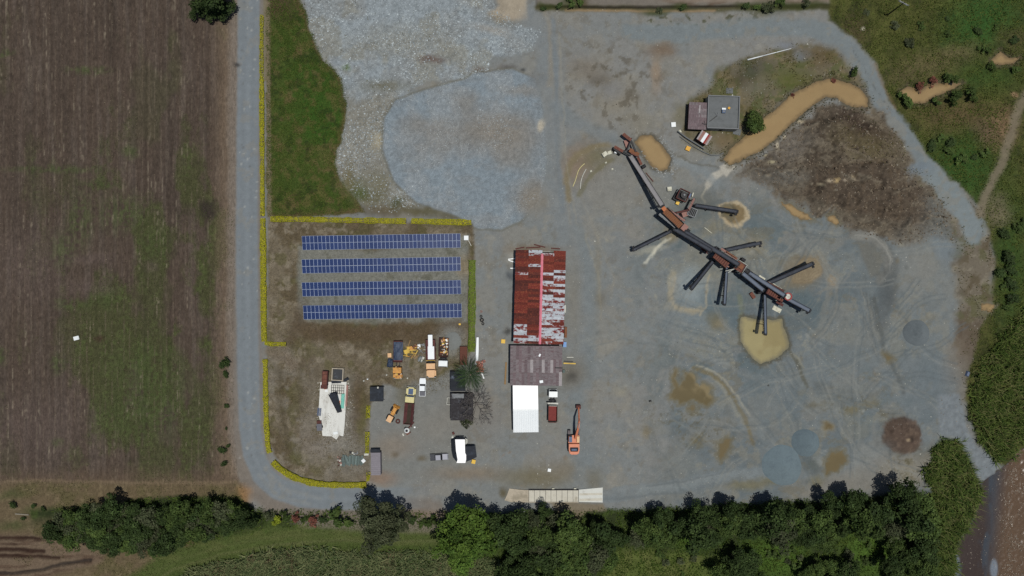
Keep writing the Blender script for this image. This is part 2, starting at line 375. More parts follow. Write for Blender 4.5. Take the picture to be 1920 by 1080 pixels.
# --- crushed stone pad
F_PAD = [(720, 222), (742, 188), (800, 168), (870, 150), (890, 138), (960, 130), (1005, 148), (1018, 205), (1026, 300), (1012, 375), (975, 415), (940, 430), (895, 428), (850, 402), (782, 380), (738, 340), (718, 280)]
mp_ = poly(F_PAD, 3, 2.5); REG[mp_ > 0.5] = 4
GZ += 0.35 * poly(F_PAD, 5, 2.5)
lay(mp_ + 0, (124, 133, 141)); lay(sst(3.5, 1, np.abs(sdf(F_PAD, 2.5) - 2)) * sst(1010, 960, PX), (100, 98, 88), .55)
lay(mp_ * sst(0.45, 0.6, fbm(PX, PY, 55, 4, 471)), (132, 137, 142), 0.8)
for cx, cy, rx, ry, r, k in ((945, 250, 70, 38, 10, .9), (870, 195, 20, 22, 0, .6), (790, 235, 40, 18, 0, .6), (850, 260, 90, 30, -15, .55), (985, 170, 40, 10, 0, .6), (1000, 370, 30, 34, 0, .8), (960, 300, 40, 20, 20, .5)):
    lay(mp_ * ell(cx, cy, rx, ry, r, 0.8, 12), (125, 118, 110), k)
lay(ell(1010, 150, 16, 14, 0, 0.8, 6), (104, 105, 106), 0.7)
lay(mp_ * sst(0.5, 0.75, fbm(PX * .35, PY, 14, 4, 473)), (122, 124, 126), 0.5)
gain(mp_, 0.84 + 0.32 * FINE)
lay(ell(1015, 236, 6, 11, 12, 0.6, 4), (188, 176, 156), 0.9)
lay(ell(1003, 375, 22, 26, 0, .8, 6), (126, 119, 110), 0.7)
# --- central lane and dry stony ground
lay(line([(1000, 40), (1035, 110), (1040, 200), (1042, 300), (1055, 400), (1075, 470), (1085, 560), (1080, 640)], 46, 16, 6), (118, 122, 125), 0.7)
for q, w, c, k in (([(1030, 60), (1036, 150), (1052, 300), (1070, 420)], 4, (134, 128, 118), .5), ([(1050, 90), (1048, 200), (1060, 300)], 3, (136, 130, 122), .5), ([(1022, 20), (1035, 70), (1030, 160)], 8, (132, 124, 112), .5),
                   ([(1075, 330), (1110, 420), (1150, 520), (1145, 560)], 3, (140, 132, 118), .35), ([(1085, 560), (1150, 600), (1230, 620), (1340, 660)], 5, (122, 126, 128), .5)):
    lay(line(q, w, 4, 4), c, k)
for cx, cy, rx, ry, r, c, k in ((1100, 130, 34, 18, 10, (116, 108, 98), .8), (1125, 150, 18, 12, 0, (92, 84, 74), .6), (1160, 185, 30, 32, 45, (134, 124, 106), .6), (1150, 170, 20, 16, 0, (112, 114, 120), .5), (1185, 180, 10, 8, 0, (92, 86, 78), .6),
                             (1240, 95, 24, 14, 0, (108, 90, 74), .8), (1230, 140, 10, 26, 0, (138, 118, 98), .7), (1100, 305, 40, 34, -40, (116, 104, 88), .8), (1080, 310, 18, 36, 20, (128, 112, 98), .8), (1120, 295, 26, 18, 0, (104, 100, 76), .6),
                             (1145, 350, 70, 34, -30, (124, 122, 118), .8), (1200, 230, 30, 20, 0, (124, 118, 106), .6), (1120, 510, 6, 60, 0, (126, 118, 102), .5), (1125, 560, 12, 12, 0, (104, 96, 82), .6), (1150, 480, 10, 10, 0, (100, 96, 90), .4)):
    lay(ell(cx, cy, rx, ry, r, 0.9, 8), c, k)
lay(sst(0.60, 0.68, fbm(PX, PY, 14, 4, 475)) * ell(1150, 170, 90, 90, 0, 0.5, 12), (92, 86, 76), 0.7)
# --- top edge: bank and rough strip
tb = poly([(1005, -60), (1560, -60), (1560, 12), (1400, 14), (1005, 17)], 4, 3); lay(tb, (112, 104, 96), 0.9)
lay(tb * sst(0.5, 0.66, fbm(PX * .3, PY, 18, 4, 481)), (90, 74, 62), 0.8)
lay(tb * sst(1200, 1300, PX) * sst(10, 4, PY), (138, 124, 112), 0.6)
bank = line([(1008, 16), (1100, 17), (1220, 18), (1400, 17), (1560, 14)], 9, 4, 3); lay(bank, (78, 74, 46), 0.9)
lay(line([(1060, 19), (1150, 20), (1260, 21), (1340, 20)], 4, 2, 2), (150, 126, 98), 0.7)
lay(line([(1012, 13), (1150, 15), (1420, 13), (1560, 11)], 3.0, 1.5, 1), (40, 34, 28), 0.9)
GZ += 0.9 * sst(17, 12, PY) * (PX > 1005) * (PX < 1570)
for cx, cy, rx, ry in ((1070, 6, 20, 9), (1030, 14, 22, 5), (1440, 14, 34, 12), (1395, 12, 18, 6), (1510, 12, 40, 8), (1230, 22, 26, 6), (1275, 14, 14, 6)):
    lay(ell(cx, cy, rx, ry, 0, 0.8, 8), (60, 66, 34), 0.85)
sp = sst(0.58, 0.66, fbm(PX, PY, 8, 3, 483)) * poly([(1210, 25), (1440, 25), (1440, 48), (1380, 55), (1270, 64), (1215, 58)], 8, 8); lay(sp, (72, 72, 50), 0.8)
# --- rough brown banks beside the haul road
bkz = poly([(1600, 130), (1640, 150), (1665, 215), (1700, 260), (1745, 300), (1800, 350), (1850, 400), (1866, 470), (1862, 560), (1846, 620), (1838, 700), (1815, 760), (1790, 740), (1800, 640), (1790, 520), (1785, 450), (1720, 360), (1670, 290), (1640, 220)], 10, 14)
lay(bkz, (108, 98, 84), .9); lay(bkz * sst(.48, .62, fbm(PX, PY, 22, 5, 485, .65)), (88, 78, 62), .8); lay(bkz * sst(.54, .66, fbm(PX, PY, 14, 5, 486, .65)), (132, 124, 110), .6)
lay(bkz * sst(.52, .64, fbm(PX, PY, 30, 4, 488, .65)) * sst(1700, 1800, PX), (84, 84, 54), .6)
# --- haul road in the north-east
R_NE = [(1180, 60), (1300, 62), (1430, 50), (1520, 52), (1575, 72), (1615, 115), (1640, 165), (1665, 205), (1695, 245), (1735, 300), (1775, 350), (1812, 400), (1825, 440)]
mn = line(R_NE, 33, 6, 7) ; lay(mn, (115, 121, 124), 0.95); REG[(mn > 0.5) & (PX > 1500)] = 2
lay(line([(1740, 318), (1775, 352), (1812, 400), (1826, 438)], 40, 9, 16), (120, 127, 130), 0.9); lay(ell(1722, 318, 26, 12, -10, .7, 12), (108, 116, 124), .8)
lay(mn * sst(0.55, 0.7, fbm(PX, PY, 14, 4, 487)), (126, 122, 114), 0.5)
lay(line([(1600, 95), (1640, 165), (1672, 210)], 3, 2, 2) * sst(.5, .6, FINE), (76, 78, 78), 0.6)
# --- weedy plot round the control building
wp = poly([(1345, 130), (1400, 110), (1500, 85), (1560, 95), (1600, 130), (1620, 160), (1500, 165), (1455, 205), (1420, 235), (1365, 292), (1320, 285), (1280, 262), (1290, 190), (1330, 165)], 10, 9)
lay(wp, (98, 88, 66), 0.85)
lay(wp * sst(0.45, 0.6, fbm(PX, PY, 26, 4, 491)), (82, 76, 48), 0.8)
lay(wp * sst(0.5, 0.62, fbm(PX, PY, 20, 4, 493)), (76, 84, 44), 0.6)
lay(wp * sst(0.55, 0.68, fbm(PX, PY, 9, 3, 495)), (116, 104, 80), 0.6)
for cx, cy, rx, ry, c in ((1412, 128, 32, 14, (72, 72, 64)), (1395, 150, 20, 12, (74, 68, 56)), (1480, 145, 40, 18, (84, 88, 46)), (1475, 88, 16, 8, (116, 120, 128)), (1505, 105, 14, 9, (118, 122, 132)), (1540, 105, 30, 18, (92, 78, 56)), (1330, 270, 34, 16, (122, 118, 112)),
                          (1275, 215, 12, 20, (108, 102, 82)), (1355, 265, 22, 14, (108, 92, 66)), (1420, 165, 24, 14, (104, 100, 86))):
    lay(ell(cx, cy, rx, ry, 0, 0.9, 9), c, 0.75)
# --- spoil mound
F_MD = [(1382, 326), (1405, 305), (1440, 290), (1472, 255), (1502, 228), (1530, 205), (1562, 190), (1590, 200), (1625, 206), (1650, 212), (1680, 262), (1705, 300), (1700, 335), (1745, 355), (1778, 400), (1785, 440), (1740, 452), (1690, 455), (1630, 445), (1575, 420), (1530, 405), (1500, 388), (1462, 370), (1430, 345)]
sm = sdf(F_MD, 15) + 16 * (fbm(PX, PY, 12, 4, 499, .65) - .5) ; md = sst(9, -11, sm); REG[md > 0.5] = 6
lay(md, (97, 88, 77))
lay(md * sst(0.45, 0.62, fbm(PX, PY, 34, 4, 501)), (80, 70, 60), 0.8)
lay(md * sst(0.5, 0.66, fbm(PX, PY, 16, 4, 503)), (112, 102, 88), 0.7)
lay(md * sst(0.55, 0.7, fbm(PX, PY, 9, 4, 504, .7)), (62, 54, 46), 0.6)
lay(md * ell(1620, 270, 60, 34, 25, .7, 10), (98, 88, 64), 0.7)
lay(md * ell(1600, 232, 56, 18, 25, .8, 10), (62, 50, 44), 0.85)
lay(md * ell(1480, 275, 40, 26, -40, .7, 10), (112, 105, 98), 0.7)
lay(md * ell(1450, 330, 60, 14, 5, .8, 8), (106, 102, 96), 0.7)
rd = md * poly([(1540, 318), (1580, 308), (1650, 300), (1690, 320), (1720, 350), (1750, 390), (1720, 420), (1640, 412), (1560, 388), (1500, 360)], 8, 6)
lay(rd, (82, 71, 61), 0.9)
lay(rd * sst(0.5, 0.7, fbm(PX, PY * .3, 7, 3, 507)), (96, 82, 68), 0.6)
lay(md * sst(1700, 1760, PX) * sst(355, 380, PY), (104, 108, 108), 0.6)
rn = 1 - np.abs(2 * fbm(PX, PY, 42, 4, 509, .6) - 1)
GZ += sst(0, -42, sm) * (0.6 + 2.0 * rn ** 2 + 2.2 * (fbm(PX, PY, 13, 4, 511, .65) - .5)) + 0.9 * poly([(1545, 320), (1600, 308), (1680, 312), (1730, 360), (1700, 400), (1600, 385), (1530, 365)], 11, 6)
GZ -= 0.8 * line([(1540, 322), (1580, 310), (1640, 305), (1670, 312)], 3, 4, 4)
for cx, cy, rx, ry, c in ((1548, 342, 7, 3, (176, 160, 138)), (1560, 341, 4, 4, (170, 148, 110)), (1578, 341, 6, 3, (172, 158, 140)), (1591, 336, 4, 5, (176, 160, 136)), (1534, 348, 5, 3, (160, 146, 124)), (1445, 305, 6, 3, (160, 150, 124)), (1436, 293, 3, 2, (156, 146, 120)),
                          (1470, 258, 3, 4, (182, 170, 150)), (1458, 275, 2.4, 8, (190, 178, 156)), (1500, 228, 8, 3, (170, 156, 132))):
    lay(ell(cx, cy, rx, ry, 0, 0.7, 4), c, 0.85)
for i in range(70):
    a, b = R0.uniform(1410, 1770), R0.uniform(215, 445); g = R0.uniform(-.5, .5); l_ = R0.uniform(12, 50); dk = R0.random() < .5
    st_ = line([(a, b), (a + l_ * .5, b + l_ * .5 * g + R0.uniform(-5, 5)), (a + l_, b + l_ * g)], R0.uniform(2, 5), 3, 7) * md
    lay(st_, (64, 55, 47) if dk else (120, 110, 96), .6); GZ += st_ * (-.45 if dk else .5)
for i in range(60):
    a, b = R0.uniform(1400, 1780), R0.uniform(210, 450); lay(md * ell(a, b, R0.uniform(1, 3), R0.uniform(1, 2.5), R0.uniform(0, 90), .8, 3), (146, 136, 120), 0.6)
# --- spill of pale silt at the end of the channel
for q in ([(1350, 312), (1366, 305), (1378, 312), (1362, 332), (1352, 322)], [(1322, 346), (1332, 328), (1350, 318), (1356, 326), (1338, 344), (1326, 356)]):
    lay(poly(q, 2.5, 3), (172, 166, 156), 0.9)
lay(line([(1325, 350), (1316, 368), (1322, 380)], 3, 2, 3), (170, 164, 150), .8)
# --- crescent ridge, shade painted dark beside it, tracks and stains in the eastern yard
cres = [(1596, 440), (1604, 455), (1612, 470)]
crl = [(1600, 442), (1630, 445), (1652, 462), (1664, 485), (1664, 510), (1650, 524)]
ck = line(crl, 18, 4, 4); GZ += 1.8 * line(crl, 8, 10, 4); lay(line([(x + 12, y + 4) for x, y in crl], 12, 6, 5), (86, 88, 88), .8); lay(ck, (134, 132, 127), .95)  # offset dark band paints the ridge's shaded side
lay(poly([(1606, 452), (1640, 460), (1654, 490), (1650, 515), (1632, 520), (1614, 480)], 5, 4), (104, 102, 96), .8)
lay(ell(1668, 540, 14, 44, 8, .8, 8), (84, 88, 90), .8); lay(ell(1655, 600, 10, 40, 10, .8, 8), (92, 94, 94), .6)  # first dark patch continues the ridge's painted shade
for i in range(26):
    x0, y0 = 1625 + R0.uniform(-12, 18), 560 + R0.uniform(-20, 40); lay(line([(x0, y0), (x0 + R0.uniform(6, 16), y0 + 30), (x0 + R0.uniform(14, 30), y0 + 70)], 1.5, 1.5, 4), R0.choice([(84, 86, 86), (126, 124, 118)]), .6)
lay(ell(1720, 500, 40, 60, -15, .9, 12), (124, 123, 119), .7); lay(ell(1770, 465, 30, 24, 20, .8, 10), (112, 120, 126), .7)
lay(poly([(1800, 600), (1845, 600), (1840, 690), (1815, 730), (1790, 680)], 12, 10), (92, 80, 70), .75)
lay(ell(1790, 690, 20, 40, 0, .9, 10), (124, 112, 98), .6)
for cx, cy, rx, ry, c, k in ((1560, 530, 8, 9, (150, 130, 102), .85), (1545, 545, 20, 3, (130, 124, 114), .5), (1505, 510, 34, 26, (128, 114, 94), .8), (1485, 535, 30, 10, (124, 112, 92), .6), (1505, 575, 45, 26, (84, 96, 102), .8), (1495, 590, 22, 14, (126, 118, 104), .7),
                         (1295, 545, 36, 34, (128, 136, 140), .85), (1262, 545, 8, 28, (138, 130, 114), .7), (1285, 582, 30, 5, (150, 140, 120), .6), (1310, 600, 40, 26, (110, 120, 126), .6), (1345, 590, 18, 14, (92, 104, 110), .7), (1330, 520, 16, 16, (126, 118, 100), .6), (1378, 600, 12, 16, (96, 106, 112), .7),
                         (1342, 600, 14, 18, (108, 98, 72), .7), (1352, 605, 8, 8, (140, 128, 104), .5), (1415, 460, 18, 16, (132, 122, 100), .7), (1335, 430, 20, 12, (120, 112, 92), .5), (1255, 440, 16, 14, (130, 116, 86), .6), 
                         (1225, 470, 22, 5, (170, 166, 152), .5), (1395, 560, 30, 40, (100, 108, 112), .5), (1440, 590, 60, 20, (96, 106, 112), .5), (1520, 690, 70, 30, (108, 114, 117), .6), (1300, 380, 24, 22, (98, 96, 90), .5), (1330, 380, 20, 26, (92, 92, 88), .5)):
    lay(ell(cx, cy, rx, ry, R0.uniform(-25, 25), .8, 9), c, k)
rg = poly([(1346, 386), (1362, 376), (1386, 378), (1400, 393), (1404, 412), (1390, 425), (1366, 426), (1350, 410)], 3, 9); lay(rg, (172, 156, 130), .95); lay(poly([(1352, 390), (1365, 382), (1384, 384), (1394, 396), (1396, 410), (1386, 418), (1368, 419), (1356, 407)], 3, 9), (120, 103, 76), .95)
GZ += .9 * ell(1384, 404, 26, 22, 0, .7, 5) + 1.3 * ell(1512, 506, 30, 22, 0, .8, 5) + .7 * ell(1416, 460, 16, 12, 0, .8, 5)
th = sdf([(1490, 500), (1505, 484), (1528, 482), (1540, 498), (1538, 518), (1518, 530), (1490, 532), (1482, 520)], 6, 30); lay(sst(4, -3, th), (126, 112, 92), .9)
for d_ in (-4, -9, -14): lay(sst(2, .5, np.abs(th - d_)), (140, 126, 104), .6)
lay(line([(1262, 512), (1255, 535), (1258, 560), (1270, 578), (1296, 584), (1314, 578)], 9, 4, 6), (150, 141, 122), .85)
lay(ell(1298, 532, 34, 24, 0, .7, 9), (134, 141, 144), .9); lay(ell(1335, 560, 20, 26, 0, .8, 8), (92, 104, 110), .6); lay(ell(1500, 600, 36, 22, 0, .8, 8), (86, 98, 105), .7); lay(ell(1380, 590, 22, 26, 0, .8, 8), (90, 102, 108), .6)
for q, w, c, k in (([(1246, 448), (1232, 470), (1220, 482), (1208, 492)], 3, (196, 192, 178), .85), ([(1255, 445), (1238, 458), (1228, 476)], 3, (186, 180, 164), .7), ([(1330, 515), (1326, 545), (1322, 575), (1312, 590)], 2.4, (168, 156, 132), .8), ([(1266, 520), (1258, 555), (1270, 580), (1310, 582)], 3, (158, 146, 124), .6),
                 ([(1386, 556), (1392, 580), (1388, 612)], 8, (108, 112, 98), .8), ([(1540, 480), (1556, 540), (1545, 600), (1525, 640)], 12, (124, 122, 116), .45), ([(1530, 470), (1572, 520), (1566, 590), (1530, 650)], 3, (132, 126, 116), .5), ([(1600, 500), (1570, 540), (1555, 600)], 4, (130, 126, 118), .4),
                 ([(1180, 600), (1290, 660), (1420, 705), (1520, 720), (1640, 730)], 10, (116, 120, 121), .4), ([(1100, 700), (1240, 640), (1400, 700), (1560, 800)], 5, (120, 122, 121), .35), ([(1130, 930), (1250, 915), (1380, 890), (1500, 885)], 26, (112, 119, 124), .6), ([(1130, 922), (1260, 908), (1400, 880)], 4, (128, 130, 130), .4), ([(1130, 934), (1260, 922), (1400, 895)], 4, (98, 104, 108), .4),
                 ([(1480, 660), (1500, 690), (1510, 720)], 4, (90, 92, 88), .6), ([(1325, 690), (1350, 720), (1375, 760), (1400, 800)], 5, (150, 146, 132), .4), ([(1560, 760), (1640, 740), (1700, 700)], 8, (100, 100, 96), .4), ([(1780, 640), (1800, 720), (1815, 800), (1850, 870)], 10, (118, 112, 104), .5)):
    lay(line(q, w, 3, 6), c, k)
for i in range(16):
    cx, cy = 1560, 500; r = 28 + i * 6; a0 = R0.uniform(-0.3, 0.5); lay(line([(1440 + (r + 60) * math.cos(a), 540 + (r + 30) * math.sin(a)) for a in np.linspace(a0, a0 + R0.uniform(.6, 1.4), 9)], 1.6, 2, 2), R0.choice([(124, 122, 116), (94, 100, 104)]), .35)
F_BR = [(1650, 800), (1665, 785), (1690, 780), (1715, 790), (1726, 815), (1722, 840), (1700, 850), (1675, 845), (1655, 830)]
lay(poly(F_BR, 4, 9), (86, 71, 62), .97); GZ += 1.9 * poly(F_BR, 18, 9) * (.7 + .6 * fbm(PX, PY, 10, 3, 513)); lay(poly(F_BR, 4, 9) * sst(.54, .66, fbm(PX, PY, 7, 4, 514)), (104, 88, 76), .6); lay(poly(F_BR, 4, 9) * sst(.56, .68, fbm(PX, PY, 7, 4, 516)), (66, 54, 47), .6)
lay(ell(1697, 822, 4, 3, 0, .6, 2), (160, 140, 116), .9); lay(ell(1702, 821, 4, 5, 0, .6, 2), (52, 44, 40), .8)
lay(poly([(1590, 880), (1660, 850), (1740, 850), (1755, 880), (1720, 915), (1600, 925), (1500, 930), (1520, 905)], 10, 10), (124, 120, 114), .8)
lay(sst(.55, .66, fbm(PX, PY, 12, 4, 521)) * ell(1710, 875, 46, 28, 0, .5, 8), (96, 90, 70), .7)
for cx, cy, rx, ry in ((1455, 900, 30, 8), (1405, 910, 34, 8), (1530, 900, 12, 10)): lay(ell(cx, cy, rx, ry, 0, .8, 8), (112, 106, 82), .7)
for i in range(150):                                       # small stains and pale stones all over the yard
    cx, cy = R0.uniform(1080, 1800), R0.uniform(430, 920)
    lay(ell(cx, cy, R0.uniform(1, 6), R0.uniform(1, 4), R0.uniform(0, 180), .9, 5), R0.choice([(96, 98, 96), (142, 138, 126), (112, 102, 84), (92, 96, 98), (150, 150, 146)]), R0.uniform(.25, .6))
for i in range(130):
    cx, cy = R0.uniform(700, 1080), R0.uniform(440, 930)
    lay(ell(cx, cy, R0.uniform(1, 5), R0.uniform(1, 3.5), R0.uniform(0, 180), .9, 5), R0.choice([(104, 98, 88), (142, 136, 122), (128, 108, 90), (100, 100, 98)]), R0.uniform(.25, .5))
nbr = 1 - poly(F_BR, 6, 9)
for q, w, c, k in (([(1300, 688), (1335, 700), (1358, 722), (1376, 748), (1398, 786), (1414, 832)], 7, (112, 102, 78), .8), ([(1306, 684), (1340, 696), (1364, 718), (1384, 746), (1404, 778)], 3, (160, 154, 138), .7), ([(1482, 662), (1498, 688), (1512, 724)], 6, (92, 90, 80), .8), ([(1488, 664), (1506, 690)], 2.5, (140, 132, 108), .6),
                 ([(1638, 560), (1646, 590), (1654, 640), (1668, 672), (1684, 704), (1692, 738)], 8, (86, 88, 86), .75), ([(1632, 575), (1638, 610), (1650, 636)], 3, (122, 120, 112), .6), ([(1200, 920), (1290, 906), (1388, 888), (1450, 884)], 15, (122, 127, 129), .6), ([(1210, 912), (1300, 898), (1390, 880)], 2.5, (96, 101, 104), .6), ([(1140, 936), (1260, 925), (1380, 905)], 2.5, (98, 103, 106), .5),
                 ([(1066, 374), (1061, 342), (1068, 312), (1084, 290), (1110, 276), (1138, 270)], 11, (121, 110, 88), .85), ([(1146, 300), (1120, 318), (1100, 338), (1086, 366)], 9, (104, 99, 74), .6), ([(1236, 288), (1276, 304), (1318, 322), (1344, 344)], 14, (122, 127, 130), .7), ([(1256, 282), (1300, 306), (1345, 316)], 3, (96, 92, 82), .7), ([(1044, 200), (1080, 230), (1148, 258)], 24, (114, 120, 124), .6),
                 ([(1036, 40), (1041, 120), (1044, 220), (1054, 396)], 9, (111, 117, 122), .6), ([(1050, 60), (1054, 180), (1066, 330), (1084, 430)], 2.5, (140, 135, 124), .5), ([(1084, 430), (1108, 520), (1112, 620), (1100, 720)], 20, (113, 119, 122), .5), ([(1096, 440), (1122, 520), (1128, 600)], 3, (136, 130, 116), .45), ([(1090, 640), (1160, 622), (1240, 634), (1330, 670)], 3, (128, 129, 126), .5), ([(1096, 652), (1170, 636), (1250, 650), (1330, 688)], 2.5, (98, 103, 105), .5)):
    lay(line(q, w, max(2, w * .35), 5), c, k)
for cx, cy, rx, ry, c, k in ((1310, 826, 12, 14, (108, 100, 78), .8), (1214, 812, 8, 12, (116, 106, 86), .7), (1516, 760, 9, 7, (104, 96, 76), .8), (1596, 770, 18, 9, (112, 104, 80), .8), (1632, 755, 16, 8, (114, 106, 84), .7), (1551, 800, 12, 9, (122, 110, 84), .8), (1551, 800, 6, 5, (98, 84, 60), .8), (1538, 726, 18, 12, (88, 93, 95), .7), (1590, 740, 40, 14, (98, 103, 104), .5), (1520, 871, 17, 14, (84, 90, 90), .8), (1545, 866, 18, 5, (136, 138, 136), .7),
                         (1610, 858, 50, 24, (122, 124, 124), .7), (1695, 885, 36, 20, (130, 124, 112), .7), (1279, 868, 30, 20, (118, 120, 118), .6), (1348, 676, 16, 4, (140, 142, 140), .5), (1600, 640, 50, 50, (111, 115, 116), .5), (1770, 560, 26, 60, (118, 120, 119), .6), (1745, 720, 60, 50, (103, 110, 115), .6), (1660, 545, 16, 34, (84, 88, 90), .7), (1735, 850, 22, 16, (108, 104, 94), .6), (1160, 735, 12, 10, (138, 132, 118), .6), (1255, 600, 40, 20, (116, 121, 124), .5), (1460, 760, 60, 36, (106, 113, 117), .5)):
    lay(ell(cx, cy, rx, ry, R0.uniform(-20, 20), .8, 9), c, k)
lay(sst(.58, .66, fbm(PX, PY, 7, 4, 623, .7)) * (ell(1700, 880, 44, 26, 0, .5, 8) + .8 * ell(1300, 800, 90, 40, 20, .6, 12) + .7 * ell(1600, 765, 70, 26, 0, .6, 10)).clip(0, 1), (92, 86, 68), .7)
for i in range(90):                                        # wheel tracks
    x0, y0 = R0.uniform(1090, 1700), R0.uniform(440, 880); a = R0.uniform(0, 6.3); q = [(x0, y0)]
    for k in range(7): a += R0.uniform(-.35, .35); q.append((q[-1][0] + 22 * math.cos(a), q[-1][1] + 22 * math.sin(a)))
    for o in (0, 9):
        lay(line([(x - o * math.sin(a), y + o * math.cos(a)) for x, y in q], 2.2, 2, 2) * damp * nbr, R0.choice([(126, 127, 124), (92, 98, 101)]), .62)
# --- solar plot, dry grass plot, alley
F_SOL = [(503, 412), (886, 420), (888, 480), (884, 660), (858, 690), (840, 730), (800, 740), (720, 720), (694, 760), (690, 905), (600, 905), (530, 880), (504, 830), (500, 650)]
md2 = poly(F_SOL, 4, 4); REG[md2 > 0.5] = 8
lay(md2, (107, 97, 82))
lay(md2 * sst(0.44, 0.6, fbm(PX, PY, 34, 4, 531)), (88, 77, 60), .85)
lay(md2 * sst(0.5, 0.64, fbm(PX, PY, 22, 4, 533)), (84, 80, 52), .6)
lay(md2 * sst(0.56, 0.68, fbm(PX, PY, 15, 4, 535)), (126, 116, 102), .7)
lay(md2 * sst(.52, .66, fbm(PX, PY, 44, 5, 536, .62)) * sst(620, 700, PY), (118, 111, 102), .7)
gain(md2, 0.85 + 0.3 * FINE)
F_SG = [(556, 440), (575, 470), (566, 434), (866, 430), (878, 440), (878, 610), (560, 606)]
lay(poly([(560, 462), (700, 470), (876, 440), (878, 606), (560, 604)], 6, 5), (117, 117, 112), .9)
lay(poly([(560, 462), (876, 440), (878, 606), (560, 604)], 6, 5) * sst(.55, .68, fbm(PX, PY, 14, 4, 537)), (92, 90, 78), .6)
lay(poly([(550, 606), (660, 612), (866, 600), (868, 640), (800, 644), (690, 640), (570, 640)], 8, 8), (82, 68, 52), .8)
lay(ell(557, 605, 12, 40, 15, .8, 8), (84, 72, 58), .8)
lay(ell(870, 500, 12, 20, 0, .8, 6), (132, 118, 96), .7)
for q, w, c, k in (([(540, 660), (555, 690), (575, 720)], 10, (124, 114, 104), .6), ([(502, 660), (530, 665), (550, 685)], 16, (112, 100, 88), .7), ([(525, 690), (528, 780), (540, 840)], 14, (72, 64, 48), .6), ([(560, 690), (563, 780)], 10, (78, 70, 50), .6)):
    lay(line(q, w, 8, 7), c, k)
for cx, cy, rx, ry, c, k in ((600, 830, 30, 26, (112, 102, 92), .7), (660, 800, 26, 60, (120, 116, 110), .7), (585, 740, 20, 60, (110, 102, 92), .6), (630, 835, 40, 14, (126, 121, 114), .7), (660, 715, 20, 16, (120, 115, 108), .6), (555, 860, 14, 10, (86, 84, 58), .6), (590, 855, 16, 16, (124, 116, 108), .6), (672, 760, 14, 60, (84, 70, 52), .8), (680, 790, 8, 40, (88, 84, 46), .6), (660, 870, 36, 26, (114, 108, 100), .8), (640, 895, 50, 8, (112, 104, 92), .6)):
    lay(ell(cx, cy, rx, ry, 0, .9, 8), c, k)
lay(poly([(697, 755), (722, 752), (740, 740), (760, 720), (812, 712), (845, 690), (862, 735), (860, 900), (715, 905), (700, 850)], 7, 7), (119, 119, 117), .9)
for cx, cy, rx, ry, c, k in ((845, 640, 24, 26, (124, 124, 121), .95), (757, 740, 14, 26, (92, 86, 66), .6), (740, 835, 34, 22, (132, 116, 100), .5), (715, 895, 26, 12, (134, 110, 94), .7), (790, 858, 8, 5, (98, 88, 70), .8), (740, 852, 7, 5, (98, 86, 70), .7), (880, 888, 60, 12, (124, 108, 90), .6),
                         (1000, 895, 60, 18, (110, 102, 82), .8), (1060, 880, 30, 16, (118, 108, 92), .6), (945, 925, 7, 9, (92, 84, 64), .9), (1070, 700, 26, 26, (104, 96, 84), .7), (1072, 706, 10, 9, (70, 68, 66), .7), (950, 622, 5, 6, (66, 66, 66), .9), (955, 516, 6, 7, (76, 80, 86), .8), (960, 480, 8, 16, (150, 146, 138), .6),
                         (1000, 468, 46, 7, (112, 96, 80), .7), (895, 770, 50, 44, (122, 114, 106), .6), (815, 800, 30, 30, (128, 122, 114), .5), (1075, 560, 14, 80, (122, 116, 106), .6), (1115, 900, 14, 20, (106, 100, 84), .6)):
    lay(ell(cx, cy, rx, ry, 0, .9, 6), c, k)
lay(poly([(1070, 740), (1090, 720), (1130, 860), (1080, 905)], 14, 9), (110, 118, 123), .5)
lay(ell(1040, 1000, 70, 26, 0, .6, 8), (112, 100, 82), .0)
lay(poly([(1030, 942), (1130, 944), (1135, 958), (1100, 962), (1085, 976), (1050, 972)], 4, 5), (120, 108, 90), .85)
lay(line([(700, 962), (850, 965)], 12, 5, 5), (124, 106, 94), .6)
# --- north-east and east vegetation
F_NE = [(1550, -60), (1990, -60), (1990, 1130), (1900, 880), (1870, 868), (1835, 835), (1812, 760), (1815, 700), (1842, 610), (1862, 560), (1866, 470), (1848, 420), (1842, 385), (1800, 345), (1750, 300), (1710, 245), (1668, 190), (1640, 115), (1598, 68), (1555, 40)]
mv = poly(F_NE, 5, 7); REG[(mv > 0.5) & (REG != 2)] = 5
lay(mv, (66, 68, 36))
lay(mv * sst(0.45, 0.6, fbm(PX, PY, 50, 4, 541)), (80, 82, 42), .7)
lay(mv * sst(0.5, 0.64, fbm(PX, PY, 22, 4, 543)), (48, 52, 28), .7)
lay(mv * sst(0.56, 0.68, fbm(PX, PY, 12, 4, 545)), (84, 82, 46), .5)
for cx, cy, rx, ry, r, c, k in ((1840, 40, 78, 50, -30, (48, 78, 34), .9), (1800, 320, 66, 74, 20, (50, 74, 32), .95), (1760, 110, 70, 18, -12, (98, 88, 62), .8), (1720, 140, 60, 14, -10, (86, 78, 54), .7), (1800, 215, 70, 24, 0, (92, 76, 54), .7), (1880, 240, 24, 34, 20, (116, 94, 72), .85), (1850, 250, 22, 24, 0, (100, 82, 66), .7), (1760, 235, 30, 16, 0, (84, 74, 48), .6),
                               (1850, 145, 54, 24, 0, (54, 74, 32), .85), (1700, 60, 60, 40, 30, (76, 78, 40), .6), (1895, 490, 26, 130, 0, (52, 72, 32), .9), (1605, 55, 22, 26, 0, (74, 64, 46), .7), (1620, 160, 14, 40, -30, (96, 82, 60), .5), (1900, 70, 26, 20, 0, (76, 66, 46), .6), (1870, 395, 22, 26, 0, (112, 102, 84), .7)):
    lay(mv * ell(cx, cy, rx, ry, r, .8, 12), c, k)
